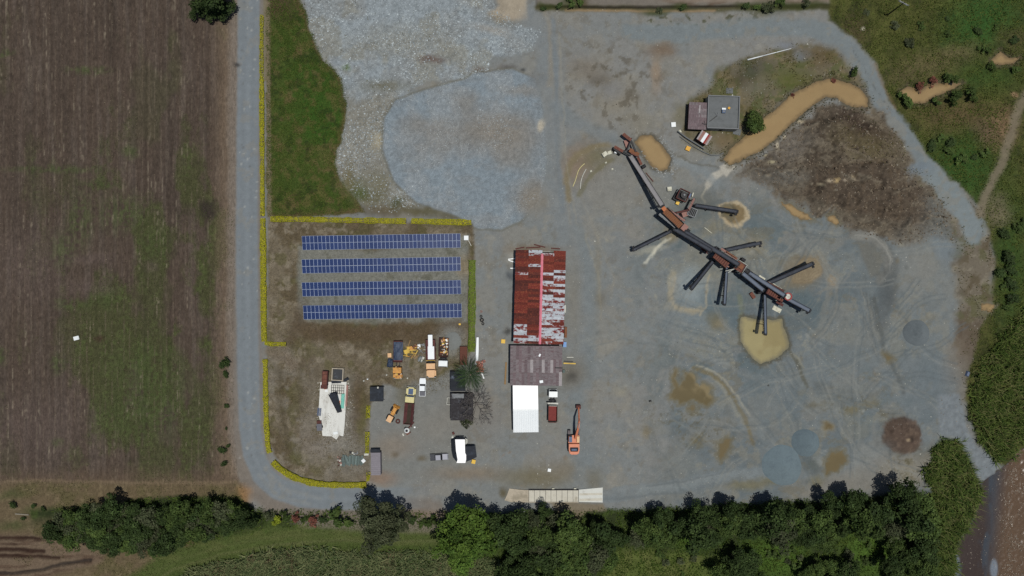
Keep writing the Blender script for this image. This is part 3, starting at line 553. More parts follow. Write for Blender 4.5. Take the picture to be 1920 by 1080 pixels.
pth = line([(1985, 100), (1915, 190), (1895, 250), (1875, 310), (1852, 360), (1838, 400)], 17, 6, 6); lay(pth, (116, 106, 90), .85); REG[pth > 0.6] = 7
lay(line([(1640, 120), (1655, 160), (1680, 205)], 5, 3, 3), (112, 92, 66), .5)
lay(ell(1618, 53, 4, 3, 0, .6, 3), (180, 172, 156), .9); lay(ell(1902, 178, 6, 5, 0, .7, 3), (150, 120, 96), .8)
# --- river
F_RIV = [(1990, 800), (1905, 850), (1880, 880), (1868, 888), (1840, 905), (1838, 940), (1828, 975), (1812, 1000), (1798, 1022), (1790, 1060), (1786, 1130), (1990, 1130)]
sr = sdf(F_RIV, 4, 60); lay(sst(4, -2, sr), (62, 50, 42)); GZ -= 1.3 * sst(6, -12, sr); REG[sr < 2] = 11
R_SE = [(1770, 780), (1800, 800), (1815, 830), (1835, 870), (1850, 885)]
mq = poly([(1760, 740), (1800, 740), (1812, 800), (1830, 835), (1870, 870), (1868, 890), (1845, 903), (1838, 895), (1820, 850), (1790, 820), (1760, 815)], 4, 4); lay(mq, (116, 121, 126), .9); REG[mq > .5] = 2
gain(mq, .85 + .3 * FINE)
bk = poly([(1745, 840), (1765, 822), (1790, 825), (1812, 850), (1836, 900), (1838, 945), (1820, 985), (1796, 1020), (1786, 1075), (1786, 1130), (1720, 1130), (1745, 960)], 4, 4); lay(bk, (62, 72, 36)); REG[bk > .5] = 5
# --- ponds and puddles: hollows in the ground, water sheets put in later
F_CH = [(1354, 300), (1370, 280), (1395, 255), (1430, 222), (1455, 206), (1472, 190), (1500, 166), (1535, 150), (1562, 147), (1590, 154), (1612, 166), (1628, 185), (1628, 200), (1605, 203), (1582, 194), (1570, 183), (1548, 182), (1520, 200), (1497, 222), (1474, 240), (1452, 265), (1420, 287), (1392, 300), (1368, 310)]
F_P2 = [(1190, 262), (1200, 254), (1222, 255), (1241, 272), (1258, 296), (1252, 317), (1236, 320), (1215, 306), (1200, 285)]
F_P3 = [(1391, 594), (1416, 597), (1442, 600), (1466, 598), (1480, 650), (1460, 672), (1425, 683), (1410, 672), (1388, 640), (1387, 615)]
F_N1 = [(1686, 172), (1702, 162), (1725, 168), (1742, 157), (1765, 155), (1806, 155), (1790, 166), (1755, 181), (1735, 194), (1705, 195)]
F_N2 = [(1858, 112), (1875, 94), (1890, 106), (1914, 108), (1900, 120), (1862, 121)]
F_Q = [[(1464, 376), (1490, 390), (1515, 404), (1522, 415), (1502, 414), (1480, 398)], [(1550, 408), (1562, 406), (1574, 420), (1566, 425), (1554, 416)],
       [(1252, 748), (1257, 737), (1262, 726), (1260, 708), (1264, 694), (1272, 692), (1270, 710), (1276, 722), (1282, 712), (1284, 697), (1300, 696), (1306, 704), (1302, 716), (1312, 724), (1320, 716), (1332, 722), (1331, 738), (1338, 746), (1333, 758), (1325, 763), (1312, 757), (1300, 751), (1288, 754), (1272, 758), (1266, 752)], [(1288, 768), (1300, 762), (1308, 768), (1298, 778)],
       [(1346, 835), (1362, 822), (1376, 824), (1370, 838), (1360, 855), (1352, 864), (1348, 850)], [(1545, 866), (1560, 842), (1576, 844), (1586, 866), (1570, 880), (1548, 888)], [(1838, 573), (1866, 571), (1862, 584), (1838, 584)],
       [(1355, 390), (1368, 382), (1376, 396), (1370, 410), (1358, 404)], [(1655, 662), (1668, 664), (1676, 676), (1664, 678)]]
WATER = [("pond", F_CH, 4.5, 0), ("pond", F_P2, 6, 0), ("pond", F_P3, 5, 1), ("pond", F_N1, 3, 0), ("pond", F_N2, 3, 0)] + [("puddle", q, 9, (3 if i == 2 else 2 if i > 1 and i != 6 else 0)) for i, q in enumerate(F_Q)]
for nm, q, w, c in WATER:
    s = sdf(q, w, 26)
    lay(sst(9, 1, s + 8 * (FINE - .5)), (84, 76, 60) if nm == "pond" else (108, 102, 86), .75)
    if nm == "pond": GZ = np.where(s < 9, np.minimum(GZ, GZ * sst(-1, 9, s)), GZ); GZ -= 0.55 * sst(1.5, -3.5, s)
    else: GZ = np.where(s < 6, GZ * sst(0, 6, s), GZ); GZ -= 0.24 * sst(1.2, -2.5, s)
lay(sst(5, 0, np.abs(sdf(F_P3, 2))) , (96, 98, 88), .5)
gain(np.ones_like(PX), .93 + .14 * FINE)
ALB = np.clip(ALB, 0.004, 0.8)
GZ = GZ.astype(np.float32)
def hz(x, y):
    i = min(max(int((x + 162) / DX), 0), NX - 1); j = min(max(int((y + 95) / DX), 0), NY - 1); return float(GZ[j, i])
def hzv(x, y):
    i = np.clip(((x + 162) / DX).astype(int), 0, NX - 1); j = np.clip(((y + 95) / DX).astype(int), 0, NY - 1); return j, i

def ground_mat(name, gscale, gamp, scale2, amp2, bump, stretch=(1, 1, 1)):
    m = bpy.data.materials.new(name); m.use_nodes = True; nt = m.node_tree; n = nt.nodes; l = nt.links
    b = n["Principled BSDF"]; b.inputs["Roughness"].default_value = 0.92; b.inputs["Specular IOR Level"].default_value = 0.12
    at = n.new("ShaderNodeAttribute"); at.attribute_name = "Col"
    tc = n.new("ShaderNodeTexCoord"); mp = n.new("ShaderNodeMapping"); mp.inputs["Scale"].default_value = stretch; l.new(tc.outputs["Object"], mp.inputs[0])
    a = n.new("ShaderNodeTexNoise"); a.inputs["Scale"].default_value = gscale; a.inputs["Detail"].default_value = 4; a.inputs["Roughness"].default_value = .7; l.new(mp.outputs[0], a.inputs[0])
    v = n.new("ShaderNodeTexNoise"); v.inputs["Scale"].default_value = scale2; v.inputs["Detail"].default_value = 3; l.new(mp.outputs[0], v.inputs[0])
    r1 = n.new("ShaderNodeMapRange"); r1.clamp = False; r1.inputs[1].default_value = .3; r1.inputs[2].default_value = .7; r1.inputs[3].default_value = 1 - gamp; r1.inputs[4].default_value = 1 + gamp; l.new(a.outputs["Fac"], r1.inputs[0])
    r2 = n.new("ShaderNodeMapRange"); r2.clamp = False; r2.inputs[1].default_value = .3; r2.inputs[2].default_value = .7; r2.inputs[3].default_value = 1 - amp2; r2.inputs[4].default_value = 1 + amp2; l.new(v.outputs["Fac"], r2.inputs[0])
    mu = n.new("ShaderNodeMath"); mu.operation = 'MULTIPLY'; l.new(r1.outputs[0], mu.inputs[0]); l.new(r2.outputs[0], mu.inputs[1])
    sc = n.new("ShaderNodeVectorMath"); sc.operation = 'SCALE'; l.new(at.outputs["Color"], sc.inputs[0]); l.new(mu.outputs[0], sc.inputs["Scale"]); l.new(sc.outputs[0], b.inputs["Base Color"])
    bp = n.new("ShaderNodeBump"); bp.inputs["Strength"].default_value = bump; bp.inputs["Distance"].default_value = .15; l.new(a.outputs["Fac"], bp.inputs["Height"]); l.new(bp.outputs[0], b.inputs["Normal"])
    return m
REGS = {0: ("ground", ground_mat("yard_fines", 2.2, .10, .5, .07, .35)), 1: ("crop_field", ground_mat("field_soil", 2.4, .30, .9, .14, .8, (1, .35, 1))),
        2: ("road", ground_mat("road_gravel", 2.6, .07, .5, .05, .2)), 3: ("lawn", ground_mat("lawn_turf", 2.2, .34, .8, .15, .8)),
        4: ("gravel_bed", ground_mat("coarse_gravel", 3.2, .26, 1.4, .08, .8)), 5: ("meadow", ground_mat("meadow_soil", 1.8, .34, .6, .2, .8)),
        6: ("earth_mound", ground_mat("spoil_earth", 1.6, .22, .6, .14, .9)), 7: ("path", ground_mat("path_earth", 2.2, .16, .6, .1, .5)),
        8: ("dry_grass_ground", ground_mat("dry_grass_soil", 2.2, .28, .8, .14, .7)), 9: ("rough_ground", ground_mat("rough_soil", 2.2, .26, .8, .14, .8)),
        10: ("grass_track", ground_mat("track_turf", 2.2, .2, .8, .12, .6)), 11: ("riverbed", ground_mat("river_stones", 2.2, .3, 1, .2, .8))}
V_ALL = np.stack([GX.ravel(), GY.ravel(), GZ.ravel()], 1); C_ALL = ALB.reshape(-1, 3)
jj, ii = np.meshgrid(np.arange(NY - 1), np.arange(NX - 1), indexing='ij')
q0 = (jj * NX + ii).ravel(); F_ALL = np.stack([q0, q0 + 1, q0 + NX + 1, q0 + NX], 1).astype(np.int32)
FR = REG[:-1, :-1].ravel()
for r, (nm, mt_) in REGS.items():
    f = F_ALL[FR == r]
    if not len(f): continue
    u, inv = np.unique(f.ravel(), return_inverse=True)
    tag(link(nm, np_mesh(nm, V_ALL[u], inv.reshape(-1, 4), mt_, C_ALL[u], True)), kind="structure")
# the land beyond, out to the horizon
m_far = mat("far_land", (0.055, 0.062, 0.03), .95, .3, .02, (0.09, 0.07, 0.05), (.45, .6), .01)
fb = MB(); X0, X1, Y0, Y1, Z_ = float(gx[0]), float(gx[-1]), float(gy[0]), float(gy[-1]), -0.05; B_ = 4000
fb.add([(-B_, -B_, Z_), (B_, -B_, Z_), (B_, B_, Z_), (-B_, B_, Z_), (X0, Y0, Z_), (X1, Y0, Z_), (X1, Y1, Z_), (X0, Y1, Z_)], [(0, 1, 5, 4), (1, 2, 6, 5), (2, 3, 7, 6), (3, 0, 4, 7)])
tag(fb.build("terrain", m_far), kind="structure")

# water
def water_mat(name, col, rough, bump, scale, col2=None, stretch=(1, 1, 1)):
    m = mat(name, col, rough, .05, .25, None, spec=.5, attr=True)
    n = m.node_tree.nodes; l = m.node_tree.links; b = n["Principled BSDF"]
    tc = n.new("ShaderNodeTexCoord"); mp = n.new("ShaderNodeMapping"); mp.inputs["Scale"].default_value = stretch; l.new(tc.outputs["Object"], mp.inputs[0])
    w = n.new("ShaderNodeTexNoise"); w.inputs["Scale"].default_value = scale; w.inputs["Detail"].default_value = 3; l.new(mp.outputs[0], w.inputs[0])
    bp = n.new("ShaderNodeBump"); bp.inputs["Strength"].default_value = bump; bp.inputs["Distance"].default_value = .3; l.new(w.outputs["Fac"], bp.inputs["Height"]); l.new(bp.outputs[0], b.inputs["Normal"])
    return m
WCOL = [(S(152, 127, 90), S(144, 118, 82), S(112, 94, 68)), (S(154, 142, 103), S(142, 128, 90), S(116, 110, 90)), (S(106, 93, 66), S(116, 102, 74), S(104, 100, 86)), (S(98, 86, 58), S(132, 117, 86), S(108, 102, 84))]
WM = [water_mat("muddy_water", S(151, 126, 89), .06, .012, .8), water_mat("silty_water", S(157, 144, 103), .06, .012, .8, S(150, 134, 92)), water_mat("puddle_water", S(106, 93, 66), .06, .012, .8), water_mat("silt_puddle_water", S(98, 86, 58), .06, .012, .8, S(126, 112, 82))]
for nm, q, w, c in WATER:
    lvl = -0.16 if nm == "pond" else -0.06
    n_ = len(q); cx = sum(p[0] for p in q) / n_; cy = sum(p[1] for p in q) / n_
    s = sdf(q, w, 26); jx, ix = np.where((s[:-1, :-1] < 2.5) | (s[1:, 1:] < 2.5) | (s[:-1, 1:] < 2.5) | (s[1:, :-1] < 2.5)); q0 = jx * NX + ix
    f = np.stack([q0, q0 + 1, q0 + NX + 1, q0 + NX], 1); u, inv = np.unique(f.ravel(), return_inverse=True)
    V = V_ALL[u].copy(); V[:, 2] = lvl
    su = s.ravel()[u] + 5 * (FINE.ravel()[u] - .5); k1 = sst(1, -9 if nm == "pond" else -5, su)[:, None]; k2 = (sst(.42, .62, MID.ravel()[u]) * (.8 if c in (1, 3) else .35))[:, None]
    main = np.array(WCOL[c][0])[None] * (1 - k2) + np.array(WCOL[c][1])[None] * k2; wc = np.array(WCOL[c][2])[None] * (1 - k1) + main * k1
    tag(link(nm, np_mesh(nm, V, inv.reshape(-1, 4), WM[c], wc)), kind="structure")
jx, ix = np.where(sr[:-1, :-1] < 3); q0 = jx * NX + ix; f = np.stack([q0, q0 + 1, q0 + NX + 1, q0 + NX], 1); u, inv = np.unique(f.ravel(), return_inverse=True)
V = V_ALL[u].copy(); px_ = 960 + V[:, 0] * PPM; py_ = 540 - V[:, 1] * PPM
rif = sst(1855, 1900, px_ + (py_ - 950) * 0.1)
V[:, 2] = -0.5 + rif * 0.13 * (fbm(px_ * 1.0, py_ * .6, 3.2, 2, 601, .8) - .5) * 2 + 0.05 * (fbm(px_, py_ * .6, 9, 2, 603) - .5)
rc = np.array(S(58, 46, 40))[None] * np.ones((len(V), 1)); t_ = sst(0.44, 0.58, fbm(px_ * 1.2, py_ * .35, 26, 4, 605))[:, None] * (1 - rif[:, None]); t_ = np.maximum(t_, sst(1845, 1870, px_ + 14 * (fbm(px_, py_, 20, 3, 607) - .5))[:, None] * (1 - rif[:, None])); rc = rc * (1 - t_) + np.array(S(58, 62, 69))[None] * t_
rc = rc * (1 - rif[:, None]) + np.array(S(92, 72, 54))[None] * rif[:, None]
for cx, cy, rx, ry in ((1796, 1062, 6, 20), (1866, 1068, 7, 18)):
    k_ = sst(1.3, .7, np.sqrt(((px_ - cx) / rx) ** 2 + ((py_ - cy) / ry) ** 2))[:, None]; rc = rc * (1 - k_) + np.array(S(112, 118, 128))[None] * k_
m_riv = mat("river_water", (0, 0, 0), .22, .25, 3.5, spec=.5, attr=True, bump=.22)
tag(link("river", np_mesh("river", V, inv.reshape(-1, 4), m_riv, rc, True)), kind="structure")
# ------------------------------------------------------------------ materials of the built things
M = {}
def add(k, *a, **kw): M[k] = mat(k, *a, **kw)
add("rust_sheet", S(112, 47, 40), .8, .28, 2.2, S(158, 92, 60), (.54, .62), 1.5, objvar=.24, stretch=(1.4, 5, 1))  # rust, with stretched orange streaks also painting the lit corrugation ridges
add("rust_dark", S(88, 44, 38), .8, .28, 2, S(128, 66, 48), (.52, .66), 1.4, objvar=.2)
add("galv_rust", S(186, 190, 198), .6, .14, 2, S(112, 44, 42), (.53, .60), .9, objvar=.08, stretch=(.8, 1.2, 1))
add("galv_mixed", S(188, 186, 190), .6, .14, 2, S(116, 48, 44), (.44, .52), 1.0, objvar=.1, stretch=(.8, 1.2, 1))
add("galv_grey", S(122, 112, 115), .75, .22, 1.5, S(102, 82, 86), (.5, .62), .7, objvar=.13, stretch=(3, .6, 1))
add("galv_mauve", S(109, 93, 97), .75, .22, 1.5, S(128, 118, 120), (.52, .66), .7, objvar=.12, stretch=(3, .6, 1))
add("galv_pale", S(160, 152, 154), .7, .15, 1.5)
add("pink_ridge", S(214, 122, 138), .7, .08, 1)
add("white_sheet", S(236, 238, 242), .55, .03, .8)
add("white_roof", (.84, .84, .83), .5, .02, .6)
add("white_paint", S(228, 230, 232), .4, .05, 1.2)
add("dirty_white", S(196, 194, 186), .7, .12, 1.4, S(150, 144, 132), (.55, .7), .9)
add("wall_block", S(150, 146, 138), .9, .12, 1.2)
add("concrete", S(196, 190, 178), .9, .07, .9, S(168, 160, 146), (.52, .68), .35)
add("concrete_pale", S(206, 205, 200), .9, .06, .9, S(176, 172, 166), (.55, .7), .4)
add("concrete_slab", S(214, 212, 208), .9, .06, .8, S(184, 180, 174), (.52, .66), .3, stretch=(1.6, .5, 1))
add("concrete_tan", S(176, 164, 148), .9, .09, .9, S(150, 140, 124), (.5, .66), .4)
add("roof_grey", S(104, 106, 108), .9, .10, .8, S(92, 94, 94), (.5, .65), .3)
add("black_net", S(36, 40, 48), .8, .16, 1.2, S(48, 54, 64), (.5, .66), .6)
add("black_sheet", S(36, 39, 46), .55, .3, .9, S(96, 104, 118), (.6, .72), .5)
add("black_roof", S(50, 47, 50), .85, .35, 1.4, S(82, 82, 88), (.55, .7), .9)
add("tarp_blue", S(48, 60, 82), .6, .22, 1.2, S(70, 84, 106), (.52, .66), .8)
add("tyre_rubber", S(38, 38, 40), .9, .15, 3)
add("dark_metal", S(40, 40, 44), .7, .25, 2)
add("black", (.012, .012, .013), .6, .2, 2)
add("grey_metal", S(112, 114, 118), .55, .15, 2)
add("steel", S(150, 152, 156), .45, .12, 2, metallic=.3)
add("belt_dark", S(58, 62, 72), .7, .2, .7, S(44, 46, 54), (.5, .65), .5)
add("belt_grey", S(140, 136, 138), .8, .10, .8)
add("belt_light", S(96, 104, 119), .6, .12, .8)
add("truss_steel", S(34, 33, 36), .8, .25, 2, S(70, 46, 40), (.58, .7), 1.2)
add("rust_steel", S(112, 70, 58), .85, .22, 2, S(76, 46, 42), (.5, .66), 1.5)
add("rust_brown", S(86, 50, 46), .85, .22, 2)
add("rust_pink", S(150, 112, 104), .85, .15, 2)
add("rust_orange", S(122, 78, 52), .8, .2, 2)
add("orange_bright", S(176, 98, 48), .6, .15, 2)
add("machine_orange", S(208, 128, 96), .55, .10, 1.5, S(178, 98, 70), (.55, .7), 1.2)
add("machine_tan", S(216, 172, 128), .55, .10, 1.5)
add("machine_yellow", S(206, 170, 70), .6, .14, 1.5, S(150, 110, 58), (.55, .7), 1.6)
add("machine_amber", S(200, 142, 66), .6, .16, 1.5, S(120, 80, 46), (.52, .68), 1.6)
add("cream_paint", S(206, 194, 140), .5, .10, 1.5, S(170, 150, 100), (.55, .7), 1.4)
add("bed_maroon", S(96, 56, 56), .8, .16, 1.5, S(74, 42, 42), (.52, .66), 1)
add("bed_red", S(118, 50, 46), .8, .16, 1.5)
add("bed_dark", S(58, 48, 40), .9, .2, 1.5)
add("glass_dark", (.012, .014, .018), .08, .05, 1, spec=.5)
add("glass_blue", S(86, 102, 130), .15, .1, 1)
add("car_white", S(232, 235, 240), .3, .02, 1, coat=.5)
add("car_dark", S(44, 47, 56), .3, .06, 1, coat=.5)
add("car_silver", S(150, 150, 162), .35, .05, 1, coat=.4)
add("bed_grey", S(98, 98, 106), .7, .12, 2)
add("panel_cell", S(33, 52, 98), .3, .05, .5, objvar=.10, spec=.3)
add("panel_frame", S(188, 200, 226), .5, .04, 1)
add("yellow_plastic", S(222, 178, 62), .55, .08, 2)
add("amber_plastic", S(214, 158, 46), .55, .08, 2)
add("teal_tarp", S(120, 190, 176), .6, .10, 1.5)
add("blue_drum", S(92, 138, 196), .5, .08, 2)
add("plank_grey", S(98, 110, 108), .9, .14, 2, objvar=.22)
add("container_mauve", S(128, 122, 130), .7, .10, 1.2, objvar=.05)
add("container_brown", S(94, 54, 42), .8, .12, 1.5)
add("wood", S(140, 112, 78), .85, .15, 2)
add("red_paint", S(150, 52, 48), .6, .12, 2)
add("bark", S(96, 84, 70), .95, .25, 3)
add("bark_pale", S(128, 120, 108), .95, .2, 3)
add("stone_white", S(206, 202, 186), .9, .12, 2, S(150, 146, 130), (.5, .66), 1)
add("sand_blue", S(104, 117, 124), .95, .07, 1.5, S(96, 108, 116), (.5, .66), .4)
add("sand_grey", S(106, 112, 116), .95, .07, 1.5, S(98, 104, 108), (.5, .66), .4)
add("gravel_heap", S(120, 122, 121), .95, .10, 2)
add("grey_pipe", S(84, 96, 122), .5, .1, 2)

# ------------------------------------------------------------------ shared makers
def corr_sheet(L, W, nw, amp, m, name):        # runs along x, waves along y
    k = nw * 4; vs = []; fs = []
    for i in range(k + 1):
        y = -W / 2 + W * i / k; z = amp * math.sin(2 * math.pi * nw * i / k)
        vs += [(-L / 2, y, z), (L / 2, y, z)]
    for i in range(k): fs.append((2 * i, 2 * i + 1, 2 * i + 3, 2 * i + 2))
    me = bpy.data.meshes.new(name); me.from_pydata(vs, [], fs); me.materials.append(m); return me

def wheel_meshes(r, w, mt, mr_):
    t = MB(); n = 14; prof = [(-.5, .62), (-.5, .93), (-.36, 1), (.36, 1), (.5, .93), (.5, .62)]
    vs = [(w * a, r * b * math.cos(2 * math.pi * i / n), r * b * math.sin(2 * math.pi * i / n)) for i in range(n) for a, b in prof]
    fs = [(i * 6 + j, i * 6 + j + 1, ((i + 1) % n) * 6 + j + 1, ((i + 1) % n) * 6 + j) for i in range(n) for j in range(5)]
    t.add(vs, fs); h = MB(); h.tube((-.4 * w, 0, 0), (.4 * w, 0, 0), r * .62, n=12)
    return t.mesh("wheel", mt), h.mesh("rim", mr_)
WH = {"truck": wheel_meshes(.52, .32, M["tyre_rubber"], M["grey_metal"]), "car": wheel_meshes(.36, .24, M["tyre_rubber"], M["steel"]), "big": wheel_meshes(.75, .5, M["tyre_rubber"], M["machine_yellow"])}
def wheels(root, kind, spots):
    for x, y, z in spots:
        w = link("wheel", WH[kind][0], root, (x, y, z)); link("rim", WH[kind][1], w)

def conveyor(label, a, za, b, zb, w=1.0, belt="belt_dark", legs=(.35, .72, .95), depth=.75, rail="truss_steel", name="conveyor", walk=False):
    A = P(a[0], a[1], za); B = P(b[0], b[1], zb); o = Vector((A.x, A.y, 0)); A = A - o; B = B - o
    r = thing(name, label, "conveyor", o, 0, "conveyors of the crushing plant")
    d = (B - A).normalized(); sd = d.cross(Vector((0, 0, 1))).normalized(); up = sd.cross(d); Ln = (B - A).length
    mb = MB(); pr = [(-.5, .14), (-.26, 0), (.26, 0), (.5, .14)]
    vs = [p + sd * (u * w) + up * v for p in (A, B) for u, v in pr] + [p + sd * (u * w) + up * (v - .03) for p in (A, B) for u, v in pr]
    fs = [(i, i + 1, i + 5, i + 4) for i in range(3)] + [(i + 8, i + 12, i + 13, i + 9) for i in range(3)] + [(0, 4, 12, 8), (3, 11, 15, 7)]
    mb.add(vs, fs); mb.bar(A - up * .45, B - up * .45, w * .8, .03); mb.build("belt", M[belt], r)
    for s in (-1, 1):
        q = sd * s * (w / 2 + .10) + up * .02
        MB().bar(A + q, B + q, .10, .22).build("side_rail", M[rail], r)
    t = MB(); n = max(3, int(Ln / 1.6))
    for s in (-1, 1):
        q = sd * s * (w / 2 + .1)
        t.bar(A + q - up * depth, B + q - up * depth, .10, .12)
        for i in range(n):
            p0 = A + (B - A) * (i / n); p1 = A + (B - A) * ((i + 1) / n)
            t.bar(p0 + q, p1 + q - up * depth, .06, .06); t.bar(p1 + q, p1 + q - up * depth, .06, .06)
    for i in range(n + 1):
        p0 = A + (B - A) * (i / n); t.bar(p0 - sd * (w / 2 + .1) - up * depth, p0 + sd * (w / 2 + .1) - up * depth, .06, .06)
        t.tube(p0 - sd * w / 2 - up * .1, p0 + sd * w / 2 - up * .1, .07, n=5)
    t.build("truss", M[rail], r)
    MB().tube(B - sd * w * .55 - up * .12, B + sd * w * .55 - up * .12, .3, n=10).build("head_pulley", M["dark_metal"], r)
    MB().tube(A - sd * w * .55 - up * .12, A + sd * w * .55 - up * .12, .28, n=10).build("tail_pulley", M["dark_metal"], r)
    mo = MB(); pm = B - d * .8 + sd * (w / 2 + .5); mo.tube(pm, pm + d * .7, .24, n=8); mo.box(pm + d * .35 - up * .25 - sd * .2, (.4, .4, .15)); mo.build("drive_motor", M["dark_metal"], r)
    for f in legs:
        p = A + (B - A) * f - up * depth
        if p.z < .5: continue
        for s in (-1, 1):
            MB().bar(p + sd * s * (w / 2 + .05), Vector((p.x, p.y, 0)) + sd * s * (w / 2 + .1 + .12 * p.z), .14, .14).build("leg", M[rail], r)
        h = p.z * .45; MB().bar(Vector((p.x, p.y, h)) + sd * (w / 2 + .06 + .06 * p.z), Vector((p.x, p.y, h)) - sd * (w / 2 + .06 + .06 * p.z), .08, .08).build("cross_brace", M[rail], r)
    if walk:
        q = sd * (w / 2 + .65); MB().bar(A + q - up * .1, B + q - up * .1, .7, .05).build("walkway", M["grey_metal"], r)
        hr = MB()
        for i in range(n + 1):
            p0 = A + (B - A) * (i / n) + sd * (w / 2 + 1.0); hr.bar(p0 - up * .1, p0 + up * .95, .05, .05)
        hr.bar(A + sd * (w / 2 + 1.0) + up * .95, B + sd * (w / 2 + 1.0) + up * .95, .05, .05); hr.build("handrail", M[rail], r)
    return r

# ------------------------------------------------------------------ red rusty shed
def rotated_root(name, label, cat, cpx, z, rzd, group=None):
    p = P(cpx[0], cpx[1], z); return thing(name, label, cat, (p.x, p.y, 0), math.radians(rzd), group)
def red_shed():
    r = rotated_root("workshop_shed", "long gabled shed with rusty red and white roof sheets and a pink ridge", "shed", (1012, 557), 4.9, -1.47)
    W, L, ze, zr = 14.25, 26.7, 4.6, 5.7; hw = W / 2
    xr = .35                                                    # the ridge sits a little east of the middle
    for nm, c, d in (("wall", (-hw + .35, 0, ze / 2 - .1), (.2, L - .5, ze - .2)), ("wall", (hw - .35, 0, ze / 2 - .1), (.2, L - .5, ze - .2))):
        MB().box(c, d).build("wall", M["wall_block"], r)
    for y in (-L / 2 + .35, L / 2 - .35):
        g = MB(); g.add([(-hw + .3, y - .1, 0), (hw - .3, y - .1, 0), (hw - .3, y - .1, ze - .15), (xr, y - .1, zr - .2), (-hw + .3, y - .1, ze - .15),
                        (-hw + .3, y + .1, 0), (hw - .3, y + .1, 0), (hw - .3, y + .1, ze - .15), (xr, y + .1, zr - .2), (-hw + .3, y + .1, ze - .15)],
                       [(0, 1, 2, 3, 4), (9, 8, 7, 6, 5), (0, 5, 6, 1), (1, 6, 7, 2), (2, 7, 8, 3), (3, 8, 9, 4), (4, 9, 5, 0)])
        g.build("gable_wall", M["wall_block"], r)
    for i in range(7):
        y = -L / 2 + .8 + i * (L - 1.6) / 6; fr = MB(); fr.bar((-hw + .3, y, ze - .25), (xr, y, zr - .25), .15, .2); fr.bar((xr, y, zr - .25), (hw - .3, y, ze - .25), .15, .2); fr.build("rafter", M["rust_brown"], r)
    n = 34; dy = L / n
    la = (hw + xr) / 2; lb = (hw - xr) / 2
    sa = math.atan2(zr - ze, hw + xr); sb = math.atan2(zr - ze, hw - xr)
    La = la / math.cos(sa) + .12; Lb = lb / math.cos(sb) + .12
    mesh = {}
    for k in ("rust_sheet", "rust_dark", "galv_rust", "galv_mixed"):
        mesh[k, 0] = corr_sheet(La, dy + .06, 4, .035, M[k], "roof_sheet"); mesh[k, 1] = corr_sheet(Lb, dy + .06, 4, .035, M[k], "roof_sheet")
    w_ = {0: {8: 'm', 27: 'w', 28: 'm', 29: 'w', 30: 'w', 32: 'w', 33: 'm'}, 1: {0: 'w', 1: 'm', 5: 'w', 31: 'w', 32: 'w'},
          2: {1: 'm', 8: 'w', 11: 'w', 12: 'm', 14: 'm', 16: 'w', 17: 'w', 18: 'm', 19: 'w', 20: 'm', 21: 'w', 22: 'm', 23: 'w', 24: 'w', 25: 'm', 26: 'w', 28: 'w', 29: 'w', 30: 'w', 31: 'm', 33: 'm'},
          3: {7: 'w', 9: 'w', 10: 'm', 12: 'w', 14: 'w', 15: 'm', 17: 'w', 18: 'm', 19: 'w', 20: 'w', 21: 'm', 22: 'w', 23: 'w', 24: 'w', 25: 'm', 27: 'm', 28: 'w', 29: 'm', 30: 'w', 31: 'w', 32: 'm'}}
    for c in range(4):
        sl = sa if c < 2 else -sb; half = 0 if c < 2 else 1
        span = la if c < 2 else lb
        xc = -hw + span * (c + .5) if c < 2 else xr + span * (c - 2 + .5)
        for i in range(n):
            if (c, i) in ((2, 0),): continue
            k = w_[c].get(i); k = {'w': "galv_rust", 'm': "galv_mixed", None: "rust_sheet" if R0.random() < .68 else "rust_dark"}[k]
            y = L / 2 - dy * (i + .5); z = ze + (zr - ze) * ((xc + hw) / (hw + xr) if c < 2 else (hw - xc) / (hw - xr)) + (.05 if c in (1, 2) else 0) + (i % 2) * .03
            link("roof_sheet", mesh[k, half], r, (xc + R0.uniform(-.03, .03), y, z), (R0.uniform(-.01, .01), -sl, R0.uniform(-.006, .006)))
    cp = MB(); cp.add([(xr - .36, -L / 2 - .05, zr + .02), (xr + .36, -L / 2 - .05, zr + .02), (xr, -L / 2 - .05, zr + .18), (xr - .36, L / 2 - 1.0, zr + .02), (xr + .36, L / 2 - 1.0, zr + .02), (xr, L / 2 - 1.0, zr + .18)],
                  [(0, 2, 5, 3), (2, 1, 4, 5), (0, 1, 2), (3, 5, 4)]); cp.build("ridge_cap", M["pink_ridge"], r)
    return r
red_shed()
def clutter(name, label, cat, px, z, d, m, rz=0, grp=None, top=(1, 1)):
    p = P(px[0], px[1], z); b = MB(); b.box((0, 0, d[2] / 2), d, top=top); o = b.build(name, M[m]); o.location = (p.x, p.y, max(hz(p.x, p.y), 0)); o.rotation_euler[2] = math.radians(rz); return tag(o, label, cat, grp)
for i, (x, y, l, a, lb) in enumerate(((961, 485, 2.6, 8, "white plank leaning out at the west wall of the rusty shed, northernmost"), (960, 490, 2.2, -18, "white plank slanting out below another at the rusty shed's west wall"), (962, 503, 1.6, 0, "short white plank by the rusty shed's west wall, southernmost"))):
    clutter("plank", lb, "plank", (x, y), .4, (l, .28, .12), "white_paint", a, "white planks beside the rusty shed")
for x, y, l, a, lb in ((1000, 464, 4.2, 3, "rusty beam lying along the north wall of the red roofed shed"), (1012, 461, 3.4, -14, "rusty beam lying askew on the heap north of the red shed"), (975, 465, 2.6, 10, "short rusty beam at the shed's north-west corner"), (1042, 466, 2.6, -4, "short rusty beam at the shed's north-east corner")):
    clutter("steel_beam", lb, "beam", (x, y), .3, (l, .35, .3), "rust_brown", a, "rusty beams north of the red shed")
clutter("water_tank", "blue box tank at the south-east corner of the rusty shed", "tank", (1059, 646), 1.2, (.95, 1.5, 1.3), "blue_drum", -2)
clutter("cabinet", "rust brown cabinet against the east wall of the red shed", "cabinet", (1060.5, 623), 1, (.7, 3.1, 1.6), "rust_orange", -1)
